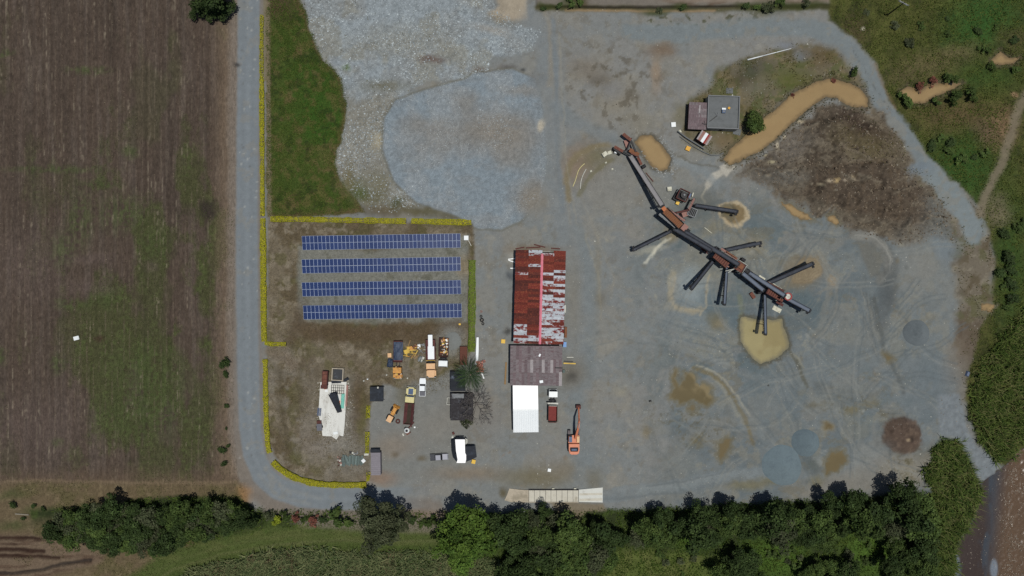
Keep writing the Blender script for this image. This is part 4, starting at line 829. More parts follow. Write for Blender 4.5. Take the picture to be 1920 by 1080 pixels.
clutter("door_leaf", "white leaf leaning at the east wall of the red shed", "door", (1059.5, 579), 1, (.35, 2.2, 1.4), "dirty_white", -1)

# ------------------------------------------------------------------ grey shed
def grey_shed():
    r = rotated_root("storage_shed", "low grey and mauve corrugated shed roof between red shed and white warehouse", "shed", (1005.2, 685.6), 3.9, -.6)
    W, L, zn, zs = 14.85, 11.2, 4.15, 3.8
    for c, d in (((-W / 2 + .4, 0, 1.8), (.2, L - .8, 3.6)), ((W / 2 - .4, 0, 1.8), (.2, L - .8, 3.6)), ((0, L / 2 - .4, 1.9), (W - .9, .2, 3.8)), ((0, -L / 2 + .4, 1.75), (W - .9, .2, 3.5))):
        MB().box(c, d).build("wall", M["wall_block"], r)
    cols, rows = 18, 3; dx = W / cols; ly = L / rows + .25; sl = math.atan2(zs - zn, -L)
    me = {k: corr_sheet(ly, dx + .05, 3, .035, M[k], "roof_sheet") for k in ("galv_grey", "galv_mauve", "galv_pale")}
    for i in range(rows):
        for j in range(cols):
            y = L / 2 - (i + .5) * L / rows; z = zn + (zs - zn) * ((L / 2 - y) / L) + (2 - i) * .04 + (j % 2) * .02
            k = "galv_pale" if (i, j) in ((1, 11), (1, 14), (2, 17), (1, 7)) else ("galv_mauve" if R0.random() < .36 else "galv_grey")
            if (i, j) == (1, 17): y += .35
            link("roof_sheet", me[k], r, (-W / 2 + dx * (j + .5), y, z), (0, sl, math.radians(90)))
    return r
grey_shed()
p = P(1015, 715.5, 4.05); b = MB().box((0, 0, .04), (1.0, .75, .08)); o = b.build("roof_patch", M["white_sheet"]); o.location = p; o.rotation_euler[2] = .15; tag(o, "loose white square sheet lying near the south edge of the grey roof", "sheet", "loose sheets on the grey roof")
p = P(1012, 666, 4.2); b = MB().box((0, 0, .04), (.5, .8, .08)); o = b.build("roof_patch", M["white_sheet"]); o.location = p; o.rotation_euler[2] = -.4; tag(o, "small pale scrap lying near the middle of the grey roof", "sheet", "loose sheets on the grey roof")
clutter("beam", "black beam sticking out of the grey shed's east side", "beam", (1048, 690), 4.4, (2.2, .3, .2), "black", -2).location.z = 4.15
for x, y, d, m, a, lb, nm, ct in ((1069, 670, (2.0, .2, .2), "dirty_white", 0, "white bar lying east of the grey shed", "bar", "bar"), (1068, 681.5, (3.6, .35, .3), "machine_yellow", -2, "yellow steel beam lying east of the grey shed", "steel_beam", "beam"), (1066, 678, (2.7, .3, .25), "black", -3, "black steel beam lying beside the yellow one", "steel_beam", "beam")):
    clutter(nm, lb, ct, (x, y), .3, d, m, a)
clutter("crate", "small green crate at the grey shed's east wall", "crate", (1057, 696), .4, (.7, .9, .6), "plank_grey", 4)
clutter("plank_stack", "yellowish planks lying along the grey shed's west wall", "planks", (948, 700), .2, (.5, 6.5, .25), "wood", -3)

# ------------------------------------------------------------------ white warehouse
def warehouse():
    r = rotated_root("warehouse", "white gabled warehouse with a smooth and a ribbed roof half", "warehouse", (985.6, 766), 3.8, .8)
    W, L, ze, zr = 7.2, 13.8, 3.5, 4.4; y0 = -.25
    for c, d in (((-W / 2 + .3, 0, 1.7), (.15, L - .5, 3.4)), ((W / 2 - .3, 0, 1.7), (.15, L - .5, 3.4)), ((0, L / 2 - .3, 1.7), (W - .75, .15, 3.4)), ((0, -L / 2 + .3, 1.7), (W - .75, .15, 3.4))):
        MB().box(c, d).build("wall", M["white_paint"], r)
    for sx in (-1, 1):
        x = sx * (W / 2 - .3); g = MB(); g.add([(x - .07, -L / 2 + .3, 3.4), (x - .07, L / 2 - .3, 3.4), (x - .07, y0, zr - .1), (x + .07, -L / 2 + .3, 3.4), (x + .07, L / 2 - .3, 3.4), (x + .07, y0, zr - .1)], [(0, 1, 2), (5, 4, 3), (0, 2, 5, 3), (1, 4, 5, 2)]); g.build("gable", M["white_paint"], r)
    n = 14; dx = W / n
    for s, m in ((1, "white_roof"), (-1, "white_sheet")):
        l = L / 2 - y0 if s > 0 else L / 2 + y0; sl = math.atan2(zr - ze, l); Ls = l / math.cos(sl)
        me = corr_sheet(Ls, dx + .03, 1, .012 if s > 0 else .05, M[m], "roof_sheet")
        for j in range(n):
            link("roof_sheet", me, r, (-W / 2 + dx * (j + .5), y0 + s * l / 2, (ze + zr) / 2 + (j % 2) * .02), (0, -s * -sl, math.radians(90)) if s < 0 else (0, sl, math.radians(90)))
    MB().box((0, y0, zr + .04), (W + .05, .35, .06)).build("ridge_cap", M["white_paint"], r)
warehouse()

# ------------------------------------------------------------------ solar tables
def solar():
    pm = MB(); pw, ph = 1.135, 2.02
    pm.box((0, 0, 0), (pw, ph, .05), mi=1); e = .032
    pm.add([(-pw / 2 + e, -ph / 2 + e, .029), (pw / 2 - e, -ph / 2 + e, .029), (pw / 2 - e, ph / 2 - e, .029), (-pw / 2 + e, ph / 2 - e, .029)], [(0, 1, 2, 3)], 0)
    me = pm.mesh("panel", [M["panel_cell"], M["panel_frame"]])
    rows = (((566, 442), (863, 437), (566, 469.5), (863.5, 465)), ((566, 485.5), (863.5, 481), (566, 513.5), (863.5, 508.5)), ((566, 529), (864, 524.5), (566, 556.5), (864.5, 552)), ((568, 572.5), (865, 568), (568, 599.5), (866, 596.5)))
    lbs = ("northernmost row of blue solar panels, nearest the yellow hedge", "second row of blue solar panels from the yellow hedge", "third row of blue solar panels from the yellow hedge", "southernmost row of blue solar panels, beside the bare brown grass")
    for (tl, tr, bl, br), lb in zip(rows, lbs):
        c = P((tl[0] + br[0]) / 2 + .2, (tl[1] + br[1] + tr[1] + bl[1]) / 4, 1.25); ang = math.atan2((tl[1] - tr[1] + bl[1] - br[1]) / 2, tr[0] - tl[0])
        r = thing("solar_array", lb, "solar panels", (c.x, c.y, 0), ang, "rows of solar panels")
        tilt = math.radians(9); n = 40; px_ = (tr[0] - tl[0]) / PPM * (H - 1.25) / H / n
        for i in range(n):
            x = (i - n / 2 + .5) * px_
            for s in (-1, 1):
                y = s * (ph / 2 + .03); link("panel", me, r, (x, y * math.cos(tilt) + R0.uniform(-.015, .015), 1.25 + y * math.sin(tilt) + (.004 if i % 2 else 0)), (tilt + R0.uniform(-.012, .012), R0.uniform(-.008, .008), 0))
        for y in (-1.6, -.5, .5, 1.6):
            MB().bar((-n / 2 * px_, y * math.cos(tilt), 1.16 + y * math.sin(tilt)), (n / 2 * px_, y * math.cos(tilt), 1.16 + y * math.sin(tilt)), .06, .08).build("purlin", M["steel"], r)
        po = MB(); po.tube((0, 0, 0), (0, 0, 1), .06, n=6); pme = po.mesh("post", M["steel"])
        for i in range(11):
            x = (-.48 + .096 * i) * n * px_
            for y, h in ((-1.2, .95), (1.2, 1.32)):
                o = link("post", pme, r, (x, y, 0)); o.scale = (1, 1, h)
solar()
clutter("electrical_box", "white electrical box at the east end of the solar rows", "box", (874, 446), 1.2, (1.3, 1.3, 1.1), "white_paint", 0)
clutter("plank", "thin pale plank lying east of the solar rows", "plank", (881, 456), .1, (1.8, .15, .1), "dirty_white", -62)

# ------------------------------------------------------------------ control building by the channel
def control_building():
    r = rotated_root("control_building", "flat grey roofed building with parapets beside the brown channel", "building", (1356, 211), 3.2, -2)
    W, D, h = 8.9, 9.3, 3.1
    for c, d in (((0, D / 2 - .1, h / 2), (W, .2, h)), ((0, -D / 2 + .1, h / 2), (W, .2, h)), ((-W / 2 + .1, 0, h / 2), (.2, D - .4, h)), ((W / 2 - .1, 0, h / 2), (.2, D - .4, h))):
        MB().box(c, d).build("wall", M["wall_block"], r)
    MB().box((0, 0, h + .08), (W + .1, D + .1, .16)).build("roof", M["roof_grey"], r)
    for c, d in (((0, D / 2, h + .4), (W + .2, .22, .5)), ((0, -D / 2, h + .4), (W + .2, .22, .5)), ((W / 2, 0, h + .4), (.22, D - .25, .5)), ((-W / 2, 0, h + .3), (.18, D - .25, .3))):
        MB().box(c, d).build("parapet", M["grey_metal"], r)
    w = MB(); w.box((W / 2 + .015, 0, 1.6), (.06, 1.6, 1.1)); w.build("window", M["glass_dark"], r)
    MB().box((0, -D / 2 - .02, 1.05), (.95, .06, 2.1)).build("door", M["dark_metal"], r)
    return r
control_building()
def lean_to():
    r = rotated_root("lean_to", "rusty mauve corrugated lean-to on the west side of the grey roofed building", "shed", (1308.5, 217), 2.9, -3)
    W, D = 5.1, 7.8
    for x in (-W / 2 + .15, W / 2 - .3):
        for y in (-D / 2 + .2, D / 2 - .2): MB().box((x, y, 1.3), (.15, .15, 2.6)).build("post", M["dark_metal"], r)
    MB().box((-W / 2 + .35, 0, 1.25), (.1, D - .6, 2.5)).build("wall", M["rust_brown"], r)
    me = {k: corr_sheet(W / 2 + .15, D / 9 + .05, 3, .03, M[k], "roof_sheet") for k in ("galv_grey", "galv_mauve", "rust_pink")}
    for i in range(9):
        for j in range(2):
            k = "galv_mauve" if R0.random() < .55 else "galv_grey"
            if i > 5 and j == 1: k = "galv_mauve"
            link("roof_sheet", me[k], r, (-W / 4 + j * W / 2, D / 2 - D / 9 * (i + .5), 2.72 + j * .09 + (i % 2) * .02), (0, -.03, 0))
    MB().box((-.15 + .6, D / 2 - 1.9, 2.86), (.4, 2.2, .03)).build("skylight_sheet", M["galv_pale"], r)
lean_to()
def ac_unit():
    p = P(1356, 208, 3.3); r = thing("air_conditioner", "white and blue air conditioner standing on the flat grey roof", "air conditioner", (p.x, p.y, 3.26), math.radians(-2))
    MB().box((0, -.25, .35), (.95, .95, .7)).build("casing", M["glass_blue"], r); MB().box((0, .45, .5), (1.1, .55, .35)).build("hood", M["white_paint"], r)
    MB().tube((0, -.25, .70), (0, -.25, .74), .3, n=10).build("fan_grille", M["grey_metal"], r)
ac_unit()
o = clutter("wooden_box", "small yellow box beside the air conditioner on the grey roof", "box", (1366.5, 203), 3.3, (.62, .62, .35), "amber_plastic", -35); o.location.z = 3.26
def mast():
    p = P(1322, 234, 2.9); q = P(1345, 217, 3.6)
    r = thing("aerial_mast", "dark leaning mast across the seam between flat roof and rusty lean-to", "mast", (p.x, p.y, 2.9)); d = q - p
    MB().bar((0, 0, 0), (d.x, d.y, .75), .2, .2).build("mast", M["black"], r)
    for a in (.25, 1.7, 2.6): MB().bar((0, 0, .06), (math.cos(a) * 1.1, math.sin(a) * 1.1, .12), .1, .1).build("foot", M["black"], r)
    for a, l in ((2.2, 1.4), (1.2, 1.1)): MB().bar((d.x, d.y, .75), (d.x + math.cos(a) * l, d.y + math.sin(a) * l, .95), .05, .05).build("aerial", M["grey_metal"], r)
mast()
def hut():
    r = rotated_root("striped_hut", "small hut with red and white striped corrugated roof south of the lean-to", "hut", (1321, 258), 2.5, -33)
    W, D = 3.5, 3.0
    for c, d in (((0, D / 2 - .25, 1.15), (W - .5, .12, 2.3)), ((0, -D / 2 + .25, 1.15), (W - .5, .12, 2.3)), ((-W / 2 + .25, 0, 1.15), (.12, D - .65, 2.3)), ((W / 2 - .25, 0, 1.15), (.12, D - .65, 2.3))): MB().box(c, d).build("wall", M["rust_brown"], r)
    cols = ["galv_pale", "rust_pink", "rust_pink", "white_sheet", "white_sheet", "red_paint", "rust_pink", "galv_pale"]
    for i, k in enumerate(cols):
        link("roof_sheet", corr_sheet(D + .1, W / 8 + .03, 2, .025, M[k], "roof_sheet"), r, (-W / 2 + W / 8 * (i + .5), 0, 2.45 + (i % 2) * .015), (0, .06, math.radians(90)))
hut()
def wall_line(name, label, pts, h, t, m, z=0):
    o = P(*pts[0]); r = MB()
    for a, b in zip(pts, pts[1:]):
        A = P(*a) - o; B = P(*b) - o; r.bar((A.x, A.y, h / 2), (B.x, B.y, h / 2), t, h)
    ob = r.build(name, M[m]); ob.location = (o.x, o.y, z); return tag(ob, label, "wall")
wall_line("low_wall", "low dark wall slanting past the striped hut", [(1270, 247), (1284, 258), (1319, 280)], .9, .3, "roof_grey")
wall_line("low_wall", "low dark kerb wall just south of the slanting one by the hut", [(1274, 256), (1300, 275)], .35, .2, "roof_grey")
wall_line("low_wall", "curved low wall bending round the rough plot below the hut", [(1300, 275), (1318, 285), (1332, 291), (1346, 292), (1356, 287)], .4, .2, "roof_grey")
clutter("white_box", "white square box lid west of the lean-to", "box", (1263, 233.5), .5, (1.3, 1.35, .5), "white_paint", 4)
clutter("yellow_box", "yellow box on the track south of the slanting wall", "box", (1290, 278.5), .5, (1.3, 1.25, .7), "amber_plastic", -25)
clutter("rubble_block", "pale rubble block at the upper end of the slanting wall", "block", (1275, 246), .5, (1.0, 1.1, .5), "stone_white", 30, top=(.7, .7))
clutter("concrete_pad", "grey concrete pad at the north wall of the flat roofed building", "pad", (1368, 170), .1, (2.0, 1.6, .12), "roof_grey", -2)
clutter("concrete_pad", "grey concrete pad at the south-east corner of the flat roofed building", "pad", (1382, 247), .1, (2.2, 1.8, .12), "roof_grey", -14)

# ------------------------------------------------------------------ crushing plant
conveyor("long pale grey feed conveyor rising from the rusty hopper to the orange screen", (1181, 291), 1.6, (1242, 386), 6.2, 1.15, "belt_grey", (.3, .55, .8), .95)
conveyor("dark twin conveyor on the lower side between the two screens", (1264, 429), 3.6, (1334, 470), 5.4, .95, "belt_dark", (.2, .6, .9))
conveyor("dark twin conveyor on the upper side reaching the rusty drive station", (1284, 434), 3.4, (1386, 497), 6.0, 1.0, "belt_dark", (.2, .45, .75, .95))
conveyor("pale conveyor on the lower side running from drive station to the bend", (1392, 512), 4.6, (1432, 545), 3.2, 1.0, "belt_light", (.15, .5, .85))
conveyor("dark shiny conveyor climbing to the red ring at the plant's south-east end", (1404, 511), 3.2, (1472, 555), 5.6, 1.0, "belt_light", (.3, .6, .9))
conveyor("last outgoing conveyor beyond the red ring at the far south-east tip", (1478, 561), 3.6, (1519, 583), 5.2, .95, "belt_light", (.4, .8))
conveyor("narrow dark stacker pointing south-west from below the orange screen", (1258, 434), 3.0, (1187, 469), 2.2, 0.66, "belt_dark", (.3, .6, .9))
conveyor("dark stacker slanting south-west from the middle screen", (1338, 489), 1.4, (1296, 542), 4.5, 0.74, "belt_dark", (.35, .75))
conveyor("dark stacker pointing due south from the middle screen", (1363, 500), 1.4, (1358.5, 571), 4.6, 0.62, "belt_light", (.35, .75))
conveyor("bluish stacker reaching south over the square brown pond", (1434, 549), 1.3, (1435.5, 627), 5.2, 0.62, "belt_light", (.35, .75))
conveyor("dark stacker pointing east from the middle screen", (1362, 469), 1.6, (1427, 455.5), 4.0, 0.86, "belt_dark", (.35, .75))
conveyor("dark stacker slanting north-east toward the tan heap", (1441, 531), 1.4, (1525, 494), 5.0, 0.90, "belt_dark", (.3, .7))
conveyor("dark conveyor running east from the black crusher box", (1304, 385), 2.4, (1383, 397), 3.0, 0.86, "belt_dark", (.3, .7))

def dirv(a, b):
    d = P(*b) - P(*a); return math.atan2(d.y, d.x)
def hopper():
    o = P(1176, 278, 0); r = thing("feed_hopper", "rusty feed hopper of plates at the head of the crushing plant", "hopper", (o.x, o.y, 0))
    def plate(nm, a, b, z0, z1, t, m, h=1.0):
        A = P(a[0], a[1], z0) - o; B = P(b[0], b[1], z1) - o; MB().bar(A, B, t, h).build(nm, M[m], r)
    plate("wing_plate", (1168, 251), (1183, 263), 2.4, 2.4, .9, "rust_steel", .25)
    plate("wing_plate", (1152, 275), (1168, 284), 2.4, 2.4, .8, "rust_steel", .25)
    plate("beam", (1183, 263), (1192, 285), 2.2, 2.2, .5, "black", .6)
    plate("beam", (1183, 264), (1175, 284), 2.2, 2.2, .3, "black", .5)
    plate("beam", (1166, 283), (1183, 292), 2.0, 2.0, .4, "black", .8)
    plate("chute", (1180, 281), (1197, 291), 2.2, 1.6, 1.2, "rust_orange", .5)
    plate("chute_lip", (1183, 287), (1198, 294), 2.3, 2.3, .4, "rust_steel", .3)
    plate("walkway", (1196, 295), (1203, 309), 1.6, 1.6, .75, "rust_steel", .12)
    plate("retaining_plate", (1150, 279), (1163, 290), 1.2, 1.2, .5, "black", 2.2)
    for x, y in ((1170, 254), (1182, 262), (1153, 277), (1168, 285), (1192, 287)): a = P(x, y, 0) - o; MB().box((a.x, a.y, 1.1), (.22, .22, 2.2)).build("leg", M["rust_brown"], r)
    b = P(1178, 272, 1.2) - o; f = MB(); f.add([(b.x - 1.3, b.y + 1.4, 1.0), (b.x + 1.2, b.y + 1.5, 1.0), (b.x - .2, b.y - 1.7, .5)], [(0, 1, 2)]); f.build("slope_plate", M["rust_pink"], r)
hopper()
def motor(label, px, z, rz):
    p = P(px[0], px[1], z); r = thing("motor", label, "motor", (p.x, p.y, 0), math.radians(rz)); MB().tube((-.6, 0, 1.0), (.6, 0, 1.0), .5, n=12).build("casing", M["dark_metal"], r); MB().box((0, 0, .25), (1.0, 1.0, .5)).build("base", M["rust_brown"], r)
motor("black round motor beside the feed conveyor near the oval pond", (1207, 312), 1.2, 30)
clutter("steel_beam", "thin brown beam lying east of the feed conveyor", "beam", (1218, 332), .3, (3.4, .25, .25), "rust_brown", -50)
for x, y, d, a, lb in ((1134, 289, (1.7, 1.5, 1.1), 35, "pale concrete block west of the feed hopper, the largest"), (1143, 286, (1.3, 1.2, .8), 20, "greyish concrete block between the large one and the hopper")):
    clutter("concrete_block", lb, "block", (x, y), .8, d, "stone_white", a, "concrete blocks beside the feed hopper", top=(.85, .8))
clutter("white_box", "small upright white box beside the rusty feed hopper", "box", (1155, 284), 1, (.8, 1.1, 1.2), "white_paint", -10)

def vib_screen(label, a, b, z, w, deck, ribs, side="grey_metal", ribm="rust_steel", h=1.2):
    A = P(a[0], a[1], z); B = P(b[0], b[1], z); c = (A + B) / 2; L = (B - A).length; ang = math.atan2(B.y - A.y, B.x - A.x)
    r = thing("vibrating_screen", label, "screen", (c.x, c.y, 0), ang)
    MB().box((0, 0, z - .35), (L, w, .08)).build("deck", M[deck], r)
    rb = MB(); rb.box((0, 0, 0), (L / ribs * .62, w - .1, .14)); me = rb.mesh("deck_panel", M[ribm])
    for i in range(ribs): link("deck_panel", me, r, ((i + .5 - ribs / 2) * L / ribs, 0, z - .24))
    for s in (-1, 1): MB().box((0, s * (w / 2 + .1), z - .3), (L + .2, .14, h)).build("side_plate", M[side], r)
    MB().box((-L / 2 - .15, 0, z - .35), (.14, w + .2, h * .8)).build("end_plate", M[side], r)
    for sx in (-1, 1):
        for sy in (-1, 1): MB().box((sx * L * .42, sy * (w / 2 + .1), (z - .95) / 2), (.22, .22, z - .95)).build("leg", M["truss_steel"], r)
    return r
vib_screen("orange ribbed vibrating screen at the top of the feed conveyor", (1247, 395), (1277, 424), 5.4, 1.9, "rust_orange", 12, "truss_steel", "rust_orange")
def along(nm, lb, ct, a, b, z, w, h, m, parts=()):
    A = P(a[0], a[1], z); B = P(b[0], b[1], z); c = (A + B) / 2; L = (B - A).length
    r = thing(nm, lb, ct, (c.x, c.y, 0), math.atan2(B.y - A.y, B.x - A.x))
    MB().box((0, 0, z), (L, w, h)).build("deck", M[m], r)
    n = max(2, int(L / 1.5) + 1)
    for s in (-1, 1):
        rl = MB(); rl.bar((-L / 2, s * (w / 2 - .03), z + .9), (L / 2, s * (w / 2 - .03), z + .9), .05, .05)
        for i in range(n): rl.box((-L / 2 + L * i / (n - 1) * .98 + .02, s * (w / 2 - .03), z + .45), (.05, .05, .9))
        rl.build("handrail", M["truss_steel"], r)
    for sx in (-.42, .42):
        for s in (-1, 1): MB().box((sx * L, s * (w / 2 - .1), z / 2 - .05), (.14, .14, z - .1)).build("leg", M["truss_steel"], r)
    return r
along("walkway", "grey walkway along the west side of the orange screen", "walkway", (1236, 401), (1267, 426), 4.4, .75, .1, "grey_metal")
along("walkway", "brown walkway along the east side of the orange screen", "walkway", (1250, 391), (1284, 414), 4.4, .7, .1, "rust_pink")
along("walkway", "curved dark gangway piece from orange screen to the crushers", "walkway", (1268, 399), (1292, 394), 3.2, .6, .1, "rust_brown")
along("walkway", "dark gangway piece climbing past the black crusher box", "walkway", (1291, 394), (1302, 372), 3.2, .6, .1, "rust_pink")
clutter("transfer_chute", "pinkish steel chute at the foot of the orange screen", "chute", (1283, 427), 3, (1.6, 1.9, 1.6), "rust_pink", -40).location.z = 1.8
clutter("transfer_chute", "small bright orange chute at the head of the feed conveyor", "chute", (1245, 391.5), 5.6, (1.2, 1.1, .7), "orange_bright", -50).location.z = 5.0
clutter("concrete_pier", "pinkish block under the gangway beside the orange screen", "block", (1284, 402), 2, (1.6, 1.4, 2.2), "rust_pink", 20)
def crusher(label, px, z, s, rz, m1, m2, round_=True):
    p = P(px[0], px[1], z); r = thing("crusher", label, "crusher", (p.x, p.y, 0), math.radians(rz))
    MB().box((0, 0, z * .32), (s * .85, s * .85, z * .64)).build("base", M["truss_steel"], r)
    for a, b in (((0, s / 2), (s, .22)), ((0, -s / 2), (s, .22)), ((s / 2, 0), (.22, s - .22)), ((-s / 2, 0), (.22, s - .22))): MB().box((a[0], a[1], z - .3), (b[0], b[1], .9)).build("frame_beam", M[m1], r)
    if round_: MB().tube((.25, .2, z - .9), (.25, .2, z - .1), .8, .95, n=12).build("bowl", M[m2], r); MB().tube((.25, .2, z - .1), (.25, .2, z + .25), .3, n=8).build("shaft", M["grey_metal"], r)
    else:
        for i in range(4): MB().box((-.3 * s + .2 * s * i, 0, z - .5), (.12, s * .8, .3)).build("bar", M["grey_metal"], r)
    return r
crusher("square red framed cone crusher with dark bowl north of the orange screen", (1281, 366), 3.0, 3.0, -25, "rust_brown", "black")
crusher("smaller black crusher box with white edges beside the east conveyor", (1298, 398), 2.4, 2.3, -22, "grey_metal", "black", False)
clutter("motor_cover", "yellow motor cover at the cone crusher's south-west side", "motor", (1271, 380.5), 1.2, (.95, .9, .9), "yellow_plastic", -25)
clutter("steel_box", "dark sheet steel box at the cone crusher's west side", "box", (1270, 369), 1.6, (1.7, 2.2, 1.5), "black", -30)
clutter("steel_plate", "blue steel plate at the cone crusher's east side", "plate", (1294, 366), 2, (.8, 1.3, 1.4), "glass_blue", -25)
clutter("white_box", "cream box standing west of the cone crusher", "box", (1255, 354.5), .5, (1.25, 1.2, .9), "stone_white", 6)
vib_screen("rusty brown middle screen between the twin conveyors and the stackers", (1342, 477), (1366, 497), 4.6, 2.0, "rust_brown", 7, "rust_steel", "rust_steel")
vib_screen("rusty brown lower screen above the white sheet near the plant's end", (1440, 545), (1470, 562), 4.2, 1.6, "rust_brown", 8, "rust_brown", "rust_steel")
along("walkway", "rusty walkway beside the middle screen's upper edge", "walkway", (1352, 466), (1382, 486), 4.0, .7, .1, "rust_pink")
along("walkway", "dark walkway beside the drive station's lower side", "walkway", (1390, 500), (1410, 515), 3.2, 1.0, .1, "dark_metal")
along("walkway", "dark red walkway along the upper edge of the last climbing conveyor", "walkway", (1438, 529), (1470, 546), 3.2, .6, .1, "rust_brown")
def drive_station():
    p = P(1388, 500, 5.8); r = thing("drive_station", "rusty drive station with white braces where the upper conveyors meet", "drive station", (p.x, p.y, 0), math.radians(-33))
    for x in (-1.1, 1.1):
        for y in (-1.1, 1.1): MB().box((x, y, 2.7), (.2, .2, 5.4)).build("leg", M["truss_steel"], r)
    MB().box((0, 0, 5.45), (2.6, 2.6, .15)).build("platform", M["rust_steel"], r); MB().box((0, .1, 5.85), (1.4, 1.3, .6)).build("gearbox", M["rust_orange"], r)
    for q in (((-1.3, 1.3, 5.6), (-1.3, 1.3, 6.5)), ((1.3, 1.3, 5.6), (1.3, 1.3, 6.5)), ((1.3, -1.3, 5.6), (1.3, -1.3, 6.5))): MB().bar(q[0], q[1], .1, .1).build("railing_post", M["dirty_white"], r)
    MB().bar((-1.3, 1.3, 6.4), (1.3, 1.3, 6.4), .08, .08).build("railing", M["dirty_white"], r); MB().bar((1.3, -1.3, 6.4), (1.3, 1.3, 6.4), .08, .08).build("railing", M["dirty_white"], r)
    for y in (-.5, .4): MB().bar((-.9, -1.2 + y * .3, 5.2), (-1.8 + y, -2.9, 3.6), .22, .1).build("brace", M["dirty_white"], r)
drive_station()
def ring():
    p = P(1477.5, 556, 5.0); r = thing("chute_ring", "round red chute ring at the top of the shiny climbing conveyor", "chute", (p.x, p.y, 0)); n = 12
    rg = MB()
    for i in range(n):
        a, b = 2 * math.pi * i / n, 2 * math.pi * (i + 1) / n; rg.bar((1.0 * math.cos(a), 1.0 * math.sin(a), 5.0), (1.0 * math.cos(b), 1.0 * math.sin(b), 5.0), .35, .4)
    rg.build("ring", M["red_paint"], r); MB().tube((0, 0, 4.2), (0, 0, 4.95), .6, .85, n=10).build("funnel", M["dirty_white"], r)
    for x in (-.8, .8): MB().box((x, 0, 2.4), (.16, .16, 4.8)).build("leg", M["truss_steel"], r)
ring()
for x, y, l, w, a, lb in ((1457, 580, 2.6, 1.3, -28, "white sheet lying below the lower screen at the plant's end"), (1429, 521, 2.0, .8, -32, "white sheet lying north of the shiny climbing conveyor, western one"), (1457, 538, 3.2, .8, -32, "long white sheet lying north of the shiny climbing conveyor, eastern one")):
    clutter("white_sheet", lb, "sheet", (x, y), .3, (l, w, .12), "stone_white", a, "white sheets under the crushing plant")
clutter("scrap", "small rusty frame lying north-west of the square pond", "scrap", (1411, 554), .4, (1.9, 1.0, .6), "rust_steel", -55)
for x, y, z, a, lb in ((1345, 466, 4.6, -33, "dark motor at the middle screen's north-west corner"), (1394, 487, 3.6, -33, "dark motor just north-east of the rusty drive station"), (1402, 508, 3.4, 50, "dark motor between the drive station and the shiny conveyor"), (1424, 548, 3.0, 10, "dark motor at the bend above the pond stacker"), (1378, 508, 3.4, -33, "dark motor below the middle screen's lower end"), (1290, 432, 3.6, -35, "dark motor beside the pinkish chute of the orange screen")):
    motor(lb, (x, y), 1.2, a)
for x, y, z, l, w, a, m, lb in ((1311, 460, 2.2, 4.2, .8, -33, "rust_steel", "rusty plate strip under the twin conveyors' lower side, the western one"), (1322, 470, 1.6, 2.4, .9, -33, "rust_brown", "dark rusty plate under the twin conveyors' lower side, the eastern one"), (1356, 494, 3.8, 3.8, .35, -33, "rust_pink", "pinkish rusty bar across the middle screen's lower side"), (1372, 478, 4.4, 3.6, .3, -33, "rust_orange", "orange rusty bar along the middle screen's upper side"), (1462, 569, 2.4, 2.2, .8, -33, "rust_brown", "dark rusty plate below the lower screen"), (1450, 535, 2.6, 3.4, .35, -33, "dirty_white", "pale steel bar beside the shiny conveyor's upper edge")):
    o = clutter("steel_plate", lb, "plate", (x, y), z, (l, w, .15), m, a); o.location.z = z
    for sx in (-.4, .4):
        b = MB(); b.bar((sx * l, 0, -z), (sx * l, 0, 0), .12, .12); b.build("support_post", M["truss_steel"], o)
clutter("pale_rod", "thin pale rod lying on the mud east of the orange screen", "rod", (1328, 432), .1, (2.8, .14, .1), "stone_white", -38)
for x, y, lb in ((1299, 365, "pale board leaning near the cone crusher's east side"), (1300, 376, "narrow pale board below the blue plate of the crusher")): clutter("board", lb, "board", (x, y), .8, (.3, 1.2, .8), "stone_white", -15, "boards beside the cone crusher")
